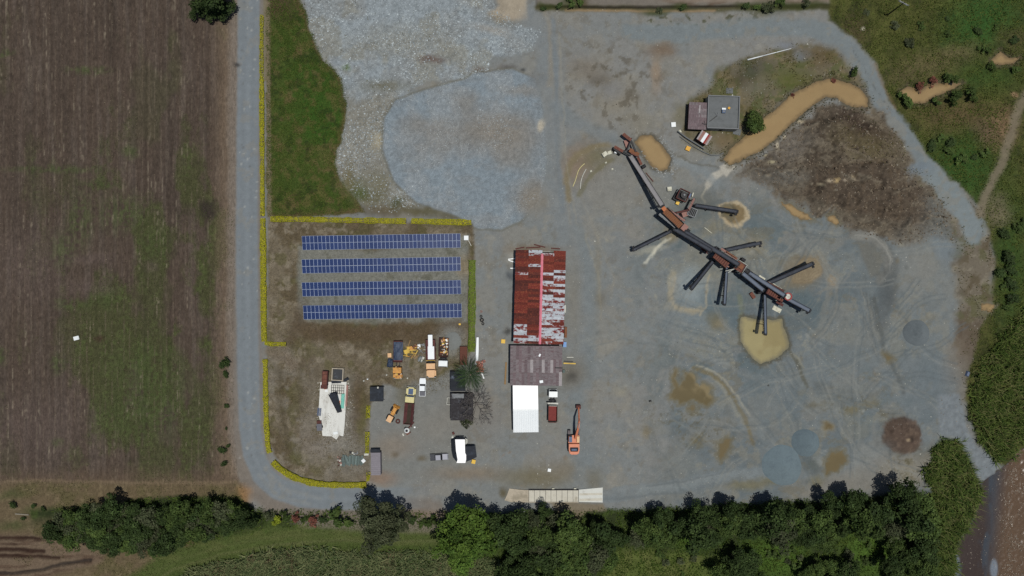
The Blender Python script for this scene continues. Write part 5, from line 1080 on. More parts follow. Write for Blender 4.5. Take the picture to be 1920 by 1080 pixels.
# ------------------------------------------------------------------ vehicles
def dump_truck(name, label, px, rzd, L=9.2, W=2.55, cab="white_paint", bed="bed_maroon", rim=None, bedL=4.6, hood=0.0, group="lorries in the yard", bedin=None, glass="glass_dark", engine=True, headboard=None):
    p = P(px[0], px[1], 1.6); r = thing(name, label, "truck", (p.x, p.y, 0), math.radians(rzd), group)
    yf = L / 2; yb = -L / 2; cabL = 2.0; c1 = yf - hood; c0 = c1 - cabL
    ch = MB(); 
    for s in (-1, 1): ch.bb(s * .45 - .1, s * .45 + .1, yb + .2, yf - .3, .75, .98)
    for i in range(5): ch.bb(-.45, .45, yb + .5 + i * (L - 1.4) / 4, yb + .65 + i * (L - 1.4) / 4, .78, .92)
    ch.build("chassis", M["dark_metal"], r)
    cb = MB(); cb.sideprism([(c0, .9), (c1, .9), (c1, 1.75), (c1 - .35, 2.72), (c0 + .05, 2.75), (c0, 1.7)], -W / 2 + .1, W / 2 - .1); cb.build("cab", M[cab], r)
    ws = MB(); ws.add([(-W / 2 + .25, c1 + .012, 1.8), (W / 2 - .25, c1 + .012, 1.8), (W / 2 - .3, c1 - .33, 2.66), (-W / 2 + .3, c1 - .33, 2.66)], [(0, 1, 2, 3)]); ws.build("windscreen", M[glass], r)
    MB().box((0, (c0 + c1) / 2 - .25, 2.79), (W - .55, cabL - .85, .08)).build("cab_roof", M[cab], r)
    for s in (-1, 1):
        w = MB(); x = s * (W / 2 - .09); w.add([(x, c0 + .3, 1.8), (x, c1 - .25, 1.8), (x, c1 - .45, 2.5), (x, c0 + .35, 2.5)], [(0, 1, 2, 3)]); w.build("side_window", M[glass], r)
        MB().box((s * (W / 2 + .12), c1 - .25, 2.1), (.14, .1, .5)).build("mirror", M["dark_metal"], r)
    if hood:
        h = MB(); h.prism([(-W * .42, c1), (W * .42, c1), (W * .40, yf - .5), (W * .26, yf), (-W * .26, yf), (-W * .40, yf - .5)], .85, 1.7, top=.92); h.build("bonnet", M[cab], r)
        for s in (-1, 1): MB().box((s * W * .43, c1 + hood * .45, 1.1), (.5, hood * .75, .5), top=(.8, .85)).build("mudguard", M[cab], r)
    MB().box((0, yf + .06, .8), (W - .1, .16, .35)).build("bumper", M["grey_metal"], r)
    for s in (-1, 1): MB().box((s * (W / 2 - .4), yf + .05, 1.05), (.35, .1, .2)).build("headlight", M["steel"], r)
    b0, b1 = yb + .15, yb + .15 + bedL
    if engine:
        e = MB(); m = (b1 + c0) / 2; e.tube((-.7, m - .2, 1.3), (-.7, m + .3, 1.3), .28, n=8); e.tube((.7, m - .2, 1.3), (.7, m + .3, 1.3), .28, n=8); e.bb(-.4, .4, m - .2, m + .3, 1.0, 1.55); e.tube((1.0, c0 - .1, 1.2), (1.0, c0 - .1, 2.9), .08, n=6); e.build("tanks", M["dark_metal"], r)
    bt = M[bed]; z0, z1 = 1.25, 2.35
    MB().bb(-W / 2 + .05, W / 2 - .05, b0, b1, z0, z0 + .1).build("bed_floor", M[bedin or bed], r)
    for s in (-1, 1): MB().bb(min(s * W / 2, s * (W / 2 - .1)), max(s * W / 2, s * (W / 2 - .1)), b0, b1, z0, z1).build("bed_side", M[rim or bed], r)
    MB().bb(-W / 2 + .1, W / 2 - .1, b1 - .12, b1, z0, z1 + .25).build("headboard", M[headboard or rim or bed], r)
    MB().bb(-W / 2 + .1, W / 2 - .1, b0, b0 + .1, z0, z1 - .05).build("tailgate", M[rim or bed], r)
    sp = [(s * (W / 2 - .2), yf - 1.0, .52) for s in (-1, 1)] + [(s * (W / 2 - .2), b0 + bedL * f, .52) for s in (-1, 1) for f in (.25, .52)]
    wheels(r, "truck", sp)
    return r
t1 = dump_truck("dump_truck", "dump truck with white cab and red bed beside the white warehouse", (1036.5, 761), -1, 9.3, 2.65, "white_paint", "bed_red", "bed_dark", 4.7, 0, headboard="dirty_white")
MB().bb(-1.5, 1.5, .9 - .25, 1.1, 2.62, 2.7).build("cab_guard", M["dirty_white"], t1)
MB().box((-.0, -4.95, .9), (2.4, .16, .2)).build("rear_bumper", M["rust_brown"], t1)
t2 = dump_truck("dump_truck", "dismantled truck with blue tarpaulin over its bed and yellow engine", (746, 674), 179, 11.2, 2.6, "machine_amber", "bed_maroon", "rust_brown", 6.2, 1.4, glass="black", engine=False)
t3 = dump_truck("dump_truck", "tan nosed truck carrying long white sheets in its maroon bed", (808, 672), 181, 11.2, 2.75, "machine_tan", "bed_maroon", None, 6.0, 2.3, glass="rust_brown", headboard="machine_yellow")
t4 = dump_truck("dump_truck", "white cab truck loaded with yellow scrap beside the gravel heap", (832, 660.5), 178, 8.6, 2.75, "white_paint", "bed_dark", "rust_brown", 5.4, 0, engine=True)
t5 = dump_truck("dump_truck", "cream bonneted dump truck with empty maroon bed and blue windscreen", (768, 761), -5, 11.0, 2.75, "cream_paint", "bed_maroon", "bed_maroon", 6.2, 2.4, bedin="bed_dark", glass="glass_blue")
MB().box((0, 4.2, 1.73), (1.4, 1.7, .08)).build("bonnet_panel", M["glass_blue"], t5)
for s in (-1, 1): MB().add([(s * 1.26, -5.3, 2.34), (s * .55, -4.6, 1.5), (s * .55, .4, 1.5), (s * 1.26, .75, 2.34)], [(0, 1, 2, 3)]).build("bed_slope", M["bed_maroon"], t5)
# blue tarpaulin over the bed of the dismantled truck
def cloth(name, label, cat, px, z, w, l, m, rz, sag=.25, amp=.12, seed=1, legs=None, n=10):
    p = P(px[0], px[1], z); rr = random.Random(seed); vs = []; fs = []
    for j in range(n + 1):
        for i in range(n + 1):
            u, v = i / n - .5, j / n - .5; e = max(abs(u), abs(v)) * 2
            vs.append((u * w + rr.uniform(-.04, .04), v * l + rr.uniform(-.04, .04), -sag * (e ** 4) + amp * math.sin(7 * u + 3 * math.sin(5 * v + seed)) * .6 + rr.uniform(-amp, amp) * .35))
    for j in range(n):
        for i in range(n): a = j * (n + 1) + i; fs.append((a, a + 1, a + n + 2, a + n + 1))
    me = bpy.data.meshes.new(name); me.from_pydata(vs, [], fs); me.materials.append(M[m]); o = link(name, me, None, (p.x, p.y, z), (0, 0, math.radians(rz))); return tag(o, label, cat)
cloth("tarpaulin", "dark blue tarpaulin stretched over the dismantled truck's bed", "tarpaulin", (746.5, 658.5), 2.45, 2.75, 5.3, "tarp_blue", -1, .15, .1, 3)
cloth("tarpaulin", "crumpled blue tarpaulin heap west of the dismantled truck", "tarpaulin", (731, 681), .75, 1.8, 2.6, "tarp_blue", -8, .7, .22, 5)
clutter("crate", "small pinkish crate west of the tarpaulin truck", "crate", (730.5, 666), .5, (1.1, 1.2, .7), "machine_tan", 3)
for (x, y, z, w, l, a, lb) in ((807, 650.5, 2.45, 1.25, 7.0, 1, "long narrow white sheet lying along the maroon truck bed"), (808.2, 661.5, 2.38, 1.85, 3.7, 1, "shorter wide white sheet under the long one in the maroon bed")):
    p = P(x, y, z); o = MB().box((0, 0, 0), (w, l, .06)).build("roofing_sheet", M["white_sheet"]); o.location = (p.x, p.y, z); o.rotation_euler[2] = math.radians(a); tag(o, lb, "sheet")
def scrap(name, label, cat, px, z, w, l, n, mats, rz=0, smin=.3, smax=1.4, hgt=.5, seed=1, bars=.5):
    p = P(px[0], px[1], z); r = thing(name, label, cat, (p.x, p.y, z), math.radians(rz)); rr = random.Random(seed)
    for i in range(n):
        x, y, h = rr.uniform(-w / 2, w / 2), rr.uniform(-l / 2, l / 2), rr.uniform(.05, hgt); a = rr.uniform(0, 3.14); b = MB()
        if rr.random() < bars:
            ll = rr.uniform(smin, smax) * .8; b.bar((x - math.cos(a) * ll / 2, y - math.sin(a) * ll / 2, h), (x + math.cos(a) * ll / 2, y + math.sin(a) * ll / 2, h + rr.uniform(-.1, .2)), rr.uniform(.1, .25), .12); nm = "bar"
        else: b.box((x, y, h), (rr.uniform(smin, smax) * .5, rr.uniform(smin, smax) * .5, rr.uniform(.1, .4)), a); nm = "scrap_piece"
        b.build(nm, M[rr.choice(mats)], r)
    return r
scrap("scrap_load", "heap of yellow, brown and white scrap filling the white truck's bed", "scrap", (833, 650), 1.4, 2.1, 4.6, 46, ["machine_yellow", "machine_amber", "rust_steel", "dirty_white", "machine_tan", "rust_brown", "white_paint"], -2, .4, 1.6, .9, 11, .35)
scrap("scrap_heap", "tangle of yellow machine frames between tarpaulin truck and maroon truck", "scrap", (772, 657), 0, 3.6, 3.6, 30, ["machine_yellow", "machine_amber", "rust_steel", "machine_yellow", "wood"], -8, .8, 3.2, .9, 12, .8)
scrap("scrap_heap", "grey metal scrap heap on the west side of the maroon truck", "scrap", (791, 662), 0, 2.0, 5.6, 24, ["grey_metal", "dirty_white", "plank_grey", "grey_metal"], 0, .5, 1.8, .6, 13, .5)
clutter("white_box", "white square box beside the grey scrap near the maroon truck", "box", (785.5, 649.5), .8, (.85, 1.1, .7), "white_paint", 3)
def tyre(label, px, R=.5, rz=0, grp=None, m="tyre_rubber"):
    p = P(px[0], px[1], .15); t = MB(); n = 16; k = 6
    vs = [((R * .7 + R * .3 * math.cos(2 * math.pi * j / k)) * math.cos(2 * math.pi * i / n), (R * .7 + R * .3 * math.cos(2 * math.pi * j / k)) * math.sin(2 * math.pi * i / n), .15 + .15 * math.sin(2 * math.pi * j / k)) for i in range(n) for j in range(k)]
    t.add(vs, [(i * k + j, ((i + 1) % n) * k + j, ((i + 1) % n) * k + (j + 1) % k, i * k + (j + 1) % k) for i in range(n) for j in range(k)])
    o = t.build("tyre", M[m], None, True); o.location = (p.x, p.y, 0); return tag(o, label, "tyre", grp)
tyre("large worn tyre lying south-west of the grey scrap heap", (788, 673.5), .7, m="plank_grey"); tyre("tyre lying beside the small amber loader", (746, 790), .72, m="rust_brown")
tyre("northernmost dark tyre lying on the lane by the green hedge", (902, 593), .42, 0, "tyres on the lane"); tyre("middle and largest dark tyre lying on the lane by the green hedge", (903.5, 600), .62, 0, "tyres on the lane"); tyre("southernmost dark tyre lying on the lane by the green hedge", (905.5, 607), .45, 0, "tyres on the lane")
tyre("small reddish tyre lying north of the dark ones on the lane", (902.5, 584), .36, 0, None, "rust_pink")
clutter("yellow_box", "yellow box on the lane west of the red shed's south corner", "box", (943.5, 640), .5, (1.15, 1.15, .6), "yellow_plastic", -4)
clutter("yellow_box", "small yellow box on the brown grass south-east of the solar rows", "box", (862, 608), .4, (.6, .5, .4), "yellow_plastic", -4)
for x, y, lb, m in ((756, 648, "amber machine block on the north side of the yellow tangle", "machine_amber"),): pass
# engine pieces of the dismantled truck
scrap("engine_block", "yellow and orange stripped engine at the dismantled truck's nose", "engine", (746, 697), 1.75, 1.9, 3.2, 16, ["machine_yellow", "machine_amber", "machine_tan", "dirty_white", "rust_brown"], 0, .5, 1.5, .5, 15, .3)

def pickup(name, label, px, rzd, body, roof, bed, hoodm=None):
    p = P(px[0], px[1], 1.0); r = thing(name, label, "pickup", (p.x, p.y, 0), math.radians(rzd)); W, L = 1.85, 5.3
    b = MB(); b.prism([(-W / 2 + .12, -L / 2), (W / 2 - .12, -L / 2), (W / 2, -L / 2 + .15), (W / 2, L / 2 - .5), (W / 2 - .25, L / 2 - .05), (-W / 2 + .25, L / 2 - .05), (-W / 2, L / 2 - .5), (-W / 2, -L / 2 + .15)], .42, .98); b.build("body", M[body], r)
    MB().sideprism([(.95, .98), (L / 2 - .1, .96), (L / 2 - .35, 1.06), (.95, 1.12)], -W / 2 + .1, W / 2 - .1).build("bonnet", M[hoodm or body], r)
    c = MB(); c.box((0, -.15, 1.32), (W - .14, 2.3, .68), top=(.82, .62), toff=(0, -.12)); c.build("cabin", M["glass_dark"], r)
    MB().box((0, -.27, 1.68), ((W - .14) * .83, 1.45, .07)).build("roof", M[roof], r)
    for s in (-1, 1): MB().bb(min(s * W / 2, s * (W / 2 - .1)), max(s * W / 2, s * (W / 2 - .1)), -L / 2 + .05, -1.3, .98, 1.2).build("bed_side", M[body], r); MB().box((s * (W / 2 + .1), .85, 1.15), (.18, .1, .14)).build("mirror", M[body], r)
    MB().bb(-W / 2 + .1, W / 2 - .1, -L / 2 + .02, -L / 2 + .12, .98, 1.18).build("tailgate", M[body], r); MB().bb(-W / 2 + .1, W / 2 - .1, -L / 2 + .12, -1.3, .985, 1.0).build("bed_floor", M[bed], r)
    for s in (-1, 1): MB().box((s * .65, L / 2 - .06, .8), (.35, .12, .16)).build("headlight", M["steel"], r)
    MB().box((0, L / 2 - .02, .5), (W - .3, .14, .2)).build("bumper", M["grey_metal"], r)
    wheels(r, "car", [(s * (W / 2 - .1), y, .36) for s in (-1, 1) for y in (-1.6, 1.65)])
pickup("pickup_truck", "white pickup with grey load bed parked south of the tan nosed truck", (792.3, 726), -1, "car_white", "car_white", "bed_grey")
pickup("pickup_truck", "dark pickup with silver roof parked west of the white canopy", (823.5, 857), -87, "car_dark", "car_silver", "car_dark", "car_silver")

def excavator():
    o = P(1075, 826, 0); r = thing("excavator", "orange tracked excavator with its long boom stretched north", "excavator", (o.x, o.y, 0), 0)
    for s, nm in ((-1, 0), (1, 0)):
        x = s * 1.28; t = MB(); t.sideprism([(-2.9, .35), (-2.5, .05), (2.9, .05), (3.4, .35), (3.4, .7), (3.0, 1.0), (-2.5, 1.0), (-2.9, .7)], x - .38, x + .38); tr = t.build("track", M["dark_metal"], r)
        pd = MB().box((0, 0, 0), (.8, .2, .07)).mesh("track_pad", M["galv_grey"])
        for i in range(16): link("track_pad", pd, tr, (x, -2.4 + i * .36, 1.04))
    MB().box((0, .3, .75), (1.8, 2.6, .5)).build("undercarriage", M["dark_metal"], r)
    MB().tube((0, 0, 1.0), (0, 0, 1.2), .9, n=14).build("slew_ring", M["dark_metal"], r)
    ub = MB(); ub.prism([(-1.55, 1.9), (1.55, 1.9), (1.6, -2.0), (1.35, -3.0), (.7, -3.35), (-.7, -3.35), (-1.35, -3.0), (-1.6, -2.0)], 1.2, 1.65); ub.build("deck", M["machine_orange"], r)
    cw = MB(); cw.prism([(-1.6, -.3), (1.6, -.3), (1.62, -2.2), (1.38, -3.15), (.8, -3.5), (-.8, -3.5), (-1.38, -3.15), (-1.62, -2.2)], 1.6, 2.75, top=.95); cw.build("engine_housing", M["machine_orange"], r)
    MB().prism([(-1.15, -1.35), (1.15, -1.35), (1.25, -1.8), (1.05, -2.6), (-1.05, -2.6), (-1.25, -1.8)], 2.75, 2.79).build("engine_grille", M["glass_dark"], r)
    MB().box((0, -2.05, 2.82), (1.5, .5, .05)).build("grille_plate", M["glass_blue"], r)
    MB().box((-1.05, 1.0, 2.25), (1.0, 2.0, 1.5), top=(.9, .85)).build("cab", M["glass_dark"], r); MB().box((-1.05, .95, 3.03), (.85, 1.55, .07)).build("cab_roof", M["glass_blue"], r)
    for x in (-1.5, -.6): MB().box((x, 1.0, 2.98), (.1, 1.85, .1)).build("cab_frame", M["machine_orange"], r)
    MB().box((1.2, .8, 1.95), (.75, 1.8, .6)).build("tank", M["machine_tan"], r)
    a = (.45, 1.2, 1.9); b_ = (.95, 5.0, 5.2); c = (1.15, 7.0, 5.6)
    bm = MB(); bm.bar(a, b_, .6, .9, w2=.55, h2=.9); bm.bar(b_, c, .55, .9, w2=.42, h2=.55); bm.build("boom", M["machine_orange"], r)
    e = (1.42, 9.8, 1.4); st = (1.08, 6.4, 6.2); ar = MB(); ar.bar(st, e, .42, .8, w2=.34, h2=.4); ar.build("arm", M["machine_orange"], r)
    for q in (((.2, 1.9, 1.9), (.6, 4.4, 4.4)), ((.85, 1.9, 1.9), (1.1, 4.4, 4.4))): MB().tube(q[0], q[1], .1, n=6).build("cylinder", M["steel"], r)
    MB().tube((.95, 4.8, 5.75), (1.08, 6.4, 6.3), .1, n=6).build("cylinder", M["steel"], r); MB().tube((1.15, 7.0, 6.0), (1.4, 9.2, 2.1), .09, n=6).build("cylinder", M["rust_steel"], r)
    bk = MB(); bk.sideprism([(9.5, 1.5), (10.5, 1.5), (10.7, .8), (10.3, .25), (9.6, .15), (9.75, .7)], .72, 2.05); k = bk.build("bucket", M["rust_brown"], r)
    for i in range(5): MB().box((.85 + .27 * i, 9.5, .2), (.12, .35, .1)).build("bucket_tooth", M["grey_metal"], k)
excavator()

def loader():
    p = P(735.5, 777, 1); r = thing("wheel_loader", "small amber loader with a tan canopy parked at an angle", "loader", (p.x, p.y, 0), math.radians(152))
    MB().box((0, 1.3, 1.5), (1.5, 1.9, .9)).build("canopy", M["machine_tan"], r)
    MB().box((0, -1.1, 1.15), (1.25, 2.4, .8), top=(.85, .95)).build("engine_cover", M["machine_amber"], r); MB().box((0, 0, .7), (1.0, 4.2, .35)).build("chassis", M["dark_metal"], r)
    MB().sideprism([(-2.9, .2), (-2.3, .2), (-2.3, .9), (-2.55, 1.1)], -1.05, 1.05).build("blade", M["machine_amber"], r)
    for s in (-1, 1): MB().bar((s * .6, -.4, 1.1), (s * .7, -2.5, .6), .16, .22).build("lift_arm", M["machine_amber"], r)
    MB().tube((.25, -.9, 1.5), (.25, -.9, 2.1), .09, n=6).build("exhaust", M["black"], r)
    wheels(r, "big", [(s * .85, y, .75) for s in (-1, 1) for y in (-1.25, 1.3)])
loader()
def mixer():
    p = P(763, 807, .9); r = thing("concrete_mixer", "concrete mixer with round white drum behind the cream truck", "mixer", (p.x, p.y, 0), math.radians(35))
    MB().tube((0, 0, .55), (0, 0, 1.1), .55, .8, n=14).build("drum", M["white_paint"], r); MB().tube((0, 0, 1.1), (0, 0, 1.45), .8, .5, n=14).build("drum_top", M["white_paint"], r); MB().tube((0, 0, 1.45), (0, 0, 1.47), .42, n=12).build("drum_mouth", M["dark_metal"], r)
    MB().box((-.2, -.75, .5), (1.3, .9, .6)).build("engine_box", M["rust_steel"], r); MB().bar((.6, .2, .7), (3.0, .75, .6), .3, .2).build("tow_bar", M["rust_brown"], r); MB().bar((1.6, -.1, .5), (1.9, .9, .5), .2, .2).build("axle", M["rust_brown"], r)
    for s in (-1, 1): MB().tube((-.1, s * .85, .35), (-.1, s * 1.0, .35), .35, n=10).build("wheel", M["tyre_rubber"], r)
mixer()
clutter("bucket", "white bucket east of the concrete mixer", "bucket", (777.5, 801), .3, (.55, .55, .45), "white_paint", 10, top=(.8, .8)); clutter("sack", "pale sack south-west of the concrete mixer", "sack", (756, 815), .2, (.4, .75, .25), "dirty_white", 25)

# ------------------------------------------------------------------ canopies, sheds, container in the yard
def canopy(name, label, px, w, l, z, m, rz=0):
    p = P(px[0], px[1], z); r = thing(name, label, "canopy", (p.x, p.y, 0), math.radians(rz))
    for x in (-1, 1):
        for y in (-1, 1): MB().tube((x * (w / 2 - .12), y * (l / 2 - .12), 0), (x * (w / 2 - .12), y * (l / 2 - .12), z - .05), .06, n=6).build("post", M["grey_metal"], r)
    n = 8; vs = [((i / n - .5) * w, (j / n - .5) * l, z - .22 * (1 - (2 * i / n - 1) ** 2) * (1 - (2 * j / n - 1) ** 2)) for j in range(n + 1) for i in range(n + 1)]
    MB().add(vs, [(j * (n + 1) + i, j * (n + 1) + i + 1, (j + 1) * (n + 1) + i + 1, (j + 1) * (n + 1) + i) for j in range(n) for i in range(n)]).build("shade_cloth", M[m], r)
    for y in (-1, 1): MB().bar((-w / 2, y * l / 2, z + .02), (w / 2, y * l / 2, z + .02), .1, .1).build("edge_bar", M["dark_metal"], r)
    return r
canopy("shade_canopy", "square black shade canopy west of the amber loader", (706, 739), 3.9, 4.1, 2.6, "black_net", 0)
clutter("lamp_box", "small pale lamp box at the north edge of the black canopy", "box", (709, 726.5), 2.6, (.4, .5, .3), "dirty_white", 0).location.z = 2.7
def white_canopy():
    o = P(866, 845, 0); r = thing("awning", "white canvas awning flanked by black sheets east of the dark pickup", "awning", (o.x, o.y, 0))
    def sheet(nm, pts, m):
        vs = [P(x, y, z) - o for x, y, z in pts]; n = len(vs); MB().add(vs + [v - Vector((0, 0, .05)) for v in vs], [tuple(range(n)), tuple(range(2 * n - 1, n - 1, -1))] + [(i, i + n, (i + 1) % n + n, (i + 1) % n) for i in range(n)]).build(nm, M[m], r)
    sheet("canvas", [(853.5, 824, 3.2), (871.5, 824, 3.2), (872, 849, 3.1), (874, 853, 3.1), (874, 861, 3.1), (872.5, 868, 3.0), (856, 868, 3.0), (858, 862, 3.1), (855, 845, 3.2)], "white_roof")
    sheet("side_sheet", [(846, 827, 1.9), (853.4, 823, 3.1), (855, 845, 3.05), (858, 862, 2.9), (856, 866, 2.8), (849, 857, 1.9), (847, 848, 1.9)], "black_net")
    sheet("shade_cloth", [(872.5, 837, 2.9), (891.5, 836.5, 2.6), (894, 857, 2.6), (886, 861, 2.5), (874, 866, 2.6), (874.5, 852, 2.9), (872.6, 848, 2.95)], "black_net")
    sheet("shade_strip", [(855, 820.5, 2.6), (871, 820, 2.6), (871, 823.6, 3.1), (855, 823.8, 3.1)], "black_net")  # black strip put in as the shade along the canvas's north edge
    sheet("corner_sheet", [(872.6, 821, 2.6), (877, 825, 2.2), (876.5, 830, 2.2), (872.6, 834, 2.8)], "dirty_white")
    for x, y, h in ((855, 825, 3.1), (870, 825, 3.1), (857, 867, 2.9), (871, 867, 2.9), (891, 838, 2.5), (892, 856, 2.5)):
        q = P(x, y, h) - o; MB().tube((q.x, q.y, 0), (q.x, q.y, h), .06, n=6).build("post", M["grey_metal"], r)
white_canopy()
clutter("yellow_box", "yellow box at the south-east corner of the white awning", "box", (888, 865.5), .6, (1.1, 1.15, .8), "yellow_plastic", -12)
clutter("red_bucket", "red and black bucket standing north-west of the white awning", "bucket", (850, 812.5), .4, (.6, .75, .5), "rust_brown", 20); clutter("white_bag", "white bag lying at the north-west corner of the awning", "bag", (849, 820), .3, (1.0, .8, .4), "dirty_white", -30, top=(.6, .6))
clutter("white_box", "small white box alone on the yard north of the weighbridge", "box", (1030, 881.5), .4, (.95, .9, .5), "white_paint", -8)
def dark_shed(label, px, w, l, z, m, hl=False):
    p = P(px[0], px[1], z); r = thing("dark_shed", label, "shed", (p.x, p.y, 0), math.radians(0))
    for c, d in (((-w / 2 + .3, 0, z / 2 - .1), (.12, l - .5, z - .2)), ((w / 2 - .3, 0, z / 2 - .1), (.12, l - .5, z - .2)), ((0, l / 2 - .3, z / 2 - .1), (w - .75, .12, z - .2)), ((0, -l / 2 + .3, z / 2 - .1), (w - .75, .12, z - .2))): MB().box(c, d).build("wall", M["wood"], r)
    k = 5; 
    me = corr_sheet(w, l / k + .05, 4, .03, M[m], "roof_sheet")
    for i in range(k): link("roof_sheet", me, r, (0, -l / 2 + l / k * (i + .5), z + (i % 2) * .03), (0, .04, 0))
    return r
dark_shed("blue black sheeted shed roof half hidden by the palm", (858.5, 715), 4.4, 5.6, 2.7, "black_sheet")
dark_shed("blackened shed roof under the bare grey tree", (866, 763), 6.6, 7.7, 2.8, "black_roof")
p = P(858, 742, 2.95); cloth("highlight_sheet", "pale sheet added as the highlight on the north edge of the blackened roof", "sheet", (858, 742.5), 2.95, 3.6, 1.3, "grey_metal", 0, .05, .05, 8)  # pale cloth added to paint the bright highlight on the roof
def frame_():
    p = P(842.5, 752, .6); r = thing("table_frame", "small white rectangular frame against the blackened shed's west wall", "frame", (p.x, p.y, 0), math.radians(-6))
    for a, b in (((-.65, -1, .8), (-.65, 1, .8)), ((-.65, 1, .8), (.65, 1, .8)), ((-.65, -1, .8), (.65, -1, .8))): MB().bar(a, b, .14, .12).build("rail", M["dirty_white"], r)
    for x in (-.6, .6):
        for y in (-.95, .95): MB().box((x, y, .37), (.08, .08, .74)).build("leg", M["dirty_white"], r)
frame_()
def container(label, px, w, l, h, m, rz, top=None):
    p = P(px[0], px[1], h); r = thing("container", label, "container", (p.x, p.y, 0), math.radians(rz))
    MB().box((0, 0, h / 2), (w - .06, l - .06, h - .04)).build("body", M[m], r)
    k = int(l / .55); me = MB().box((0, 0, 0), (w, l / k * .7, .07)).mesh("roof_rib", M[m])
    for i in range(k): link("roof_rib", me, r, (0, -l / 2 + l / k * (i + .5), h))
    MB().box((0, l / 2 + .02, h / 2), (w - .2, .06, h - .3)).build("door", M["dark_metal"], r)
    return r
container("mauve grey container with a black north end beside the yellow hedge corner", (704.5, 870), 2.75, 6.6, 2.4, "container_mauve", 1)
clutter("black_cover", "black cover over the north end of the mauve container", "cover", (703.3, 845.5), 2.2, (2.75, .9, .3), "black_net", 1).location.z = 1.9
container("low rust brown container north of the palm beside the green hedge", (869, 667), 2.1, 5.4, 1.6, "container_brown", 0)
def beam_white():
    o = P(893, 668, 0); r = MB(); pts = [(893.5, 632.5), (897.5, 632.5), (897.5, 655), (896.5, 676), (893.5, 684), (891.5, 684), (892.5, 655)]
    q = [P(x, y, .9) - o for x, y in pts]; r.prism([(v.x, v.y) for v in q], .5, .9); b = r.build("white_slab", M["white_sheet"]); b.location = o; tag(b, "long white tapering slab lying beside the green hedge", "slab")
beam_white()
clutter("white_bar", "short white bar lying east of the palm crown", "bar", (905, 704), .3, (.35, 2.0, .2), "white_paint", 22)
# stacked slabs and rubble by the container
def slab_stack():
    p = P(660, 864, .5); r = thing("slab_stack", "stack of grey green concrete planks on the ground west of the container", "planks", (p.x, p.y, 0), math.radians(3)); me = MB().box((0, 0, 0), (.5, 2.6, .25)).mesh("plank", M["plank_grey"])
    rr = random.Random(4)
    for i in range(12):
        link("plank", me, r, (-2.9 + i * .53 + rr.uniform(-.05, .05), rr.uniform(-.35, .35), .13), (0, 0, rr.uniform(-.06, .06)))
    for i in range(5): link("plank", me, r, (-2.4 + i * .9, .3 + rr.uniform(-.3, .3), .39), (0, 0, rr.uniform(-.5, .5)))
slab_stack()
scrap("rubble_heap", "red and white rubble at the west end of the concrete plank stack", "rubble", (637, 866), 0, 1.0, 3.0, 12, ["rust_pink", "dirty_white", "rust_brown"], 0, .6, 1.3, .4, 21, .2)
scrap("rubble_heap", "dark and pale rubble along the plank stack's north side", "rubble", (664, 851), 0, 3.8, 1.2, 16, ["black", "grey_metal", "plank_grey", "dirty_white"], 0, .5, 1.4, .3, 22, .4)
clutter("white_block", "white square block at the east end of the plank stack", "block", (681.5, 864), .5, (1.0, 1.0, .6), "white_paint", 40); clutter("concrete_block", "pale block beside the container's west wall", "block", (687, 852), .3, (1.3, .6, .4), "dirty_white", 4)

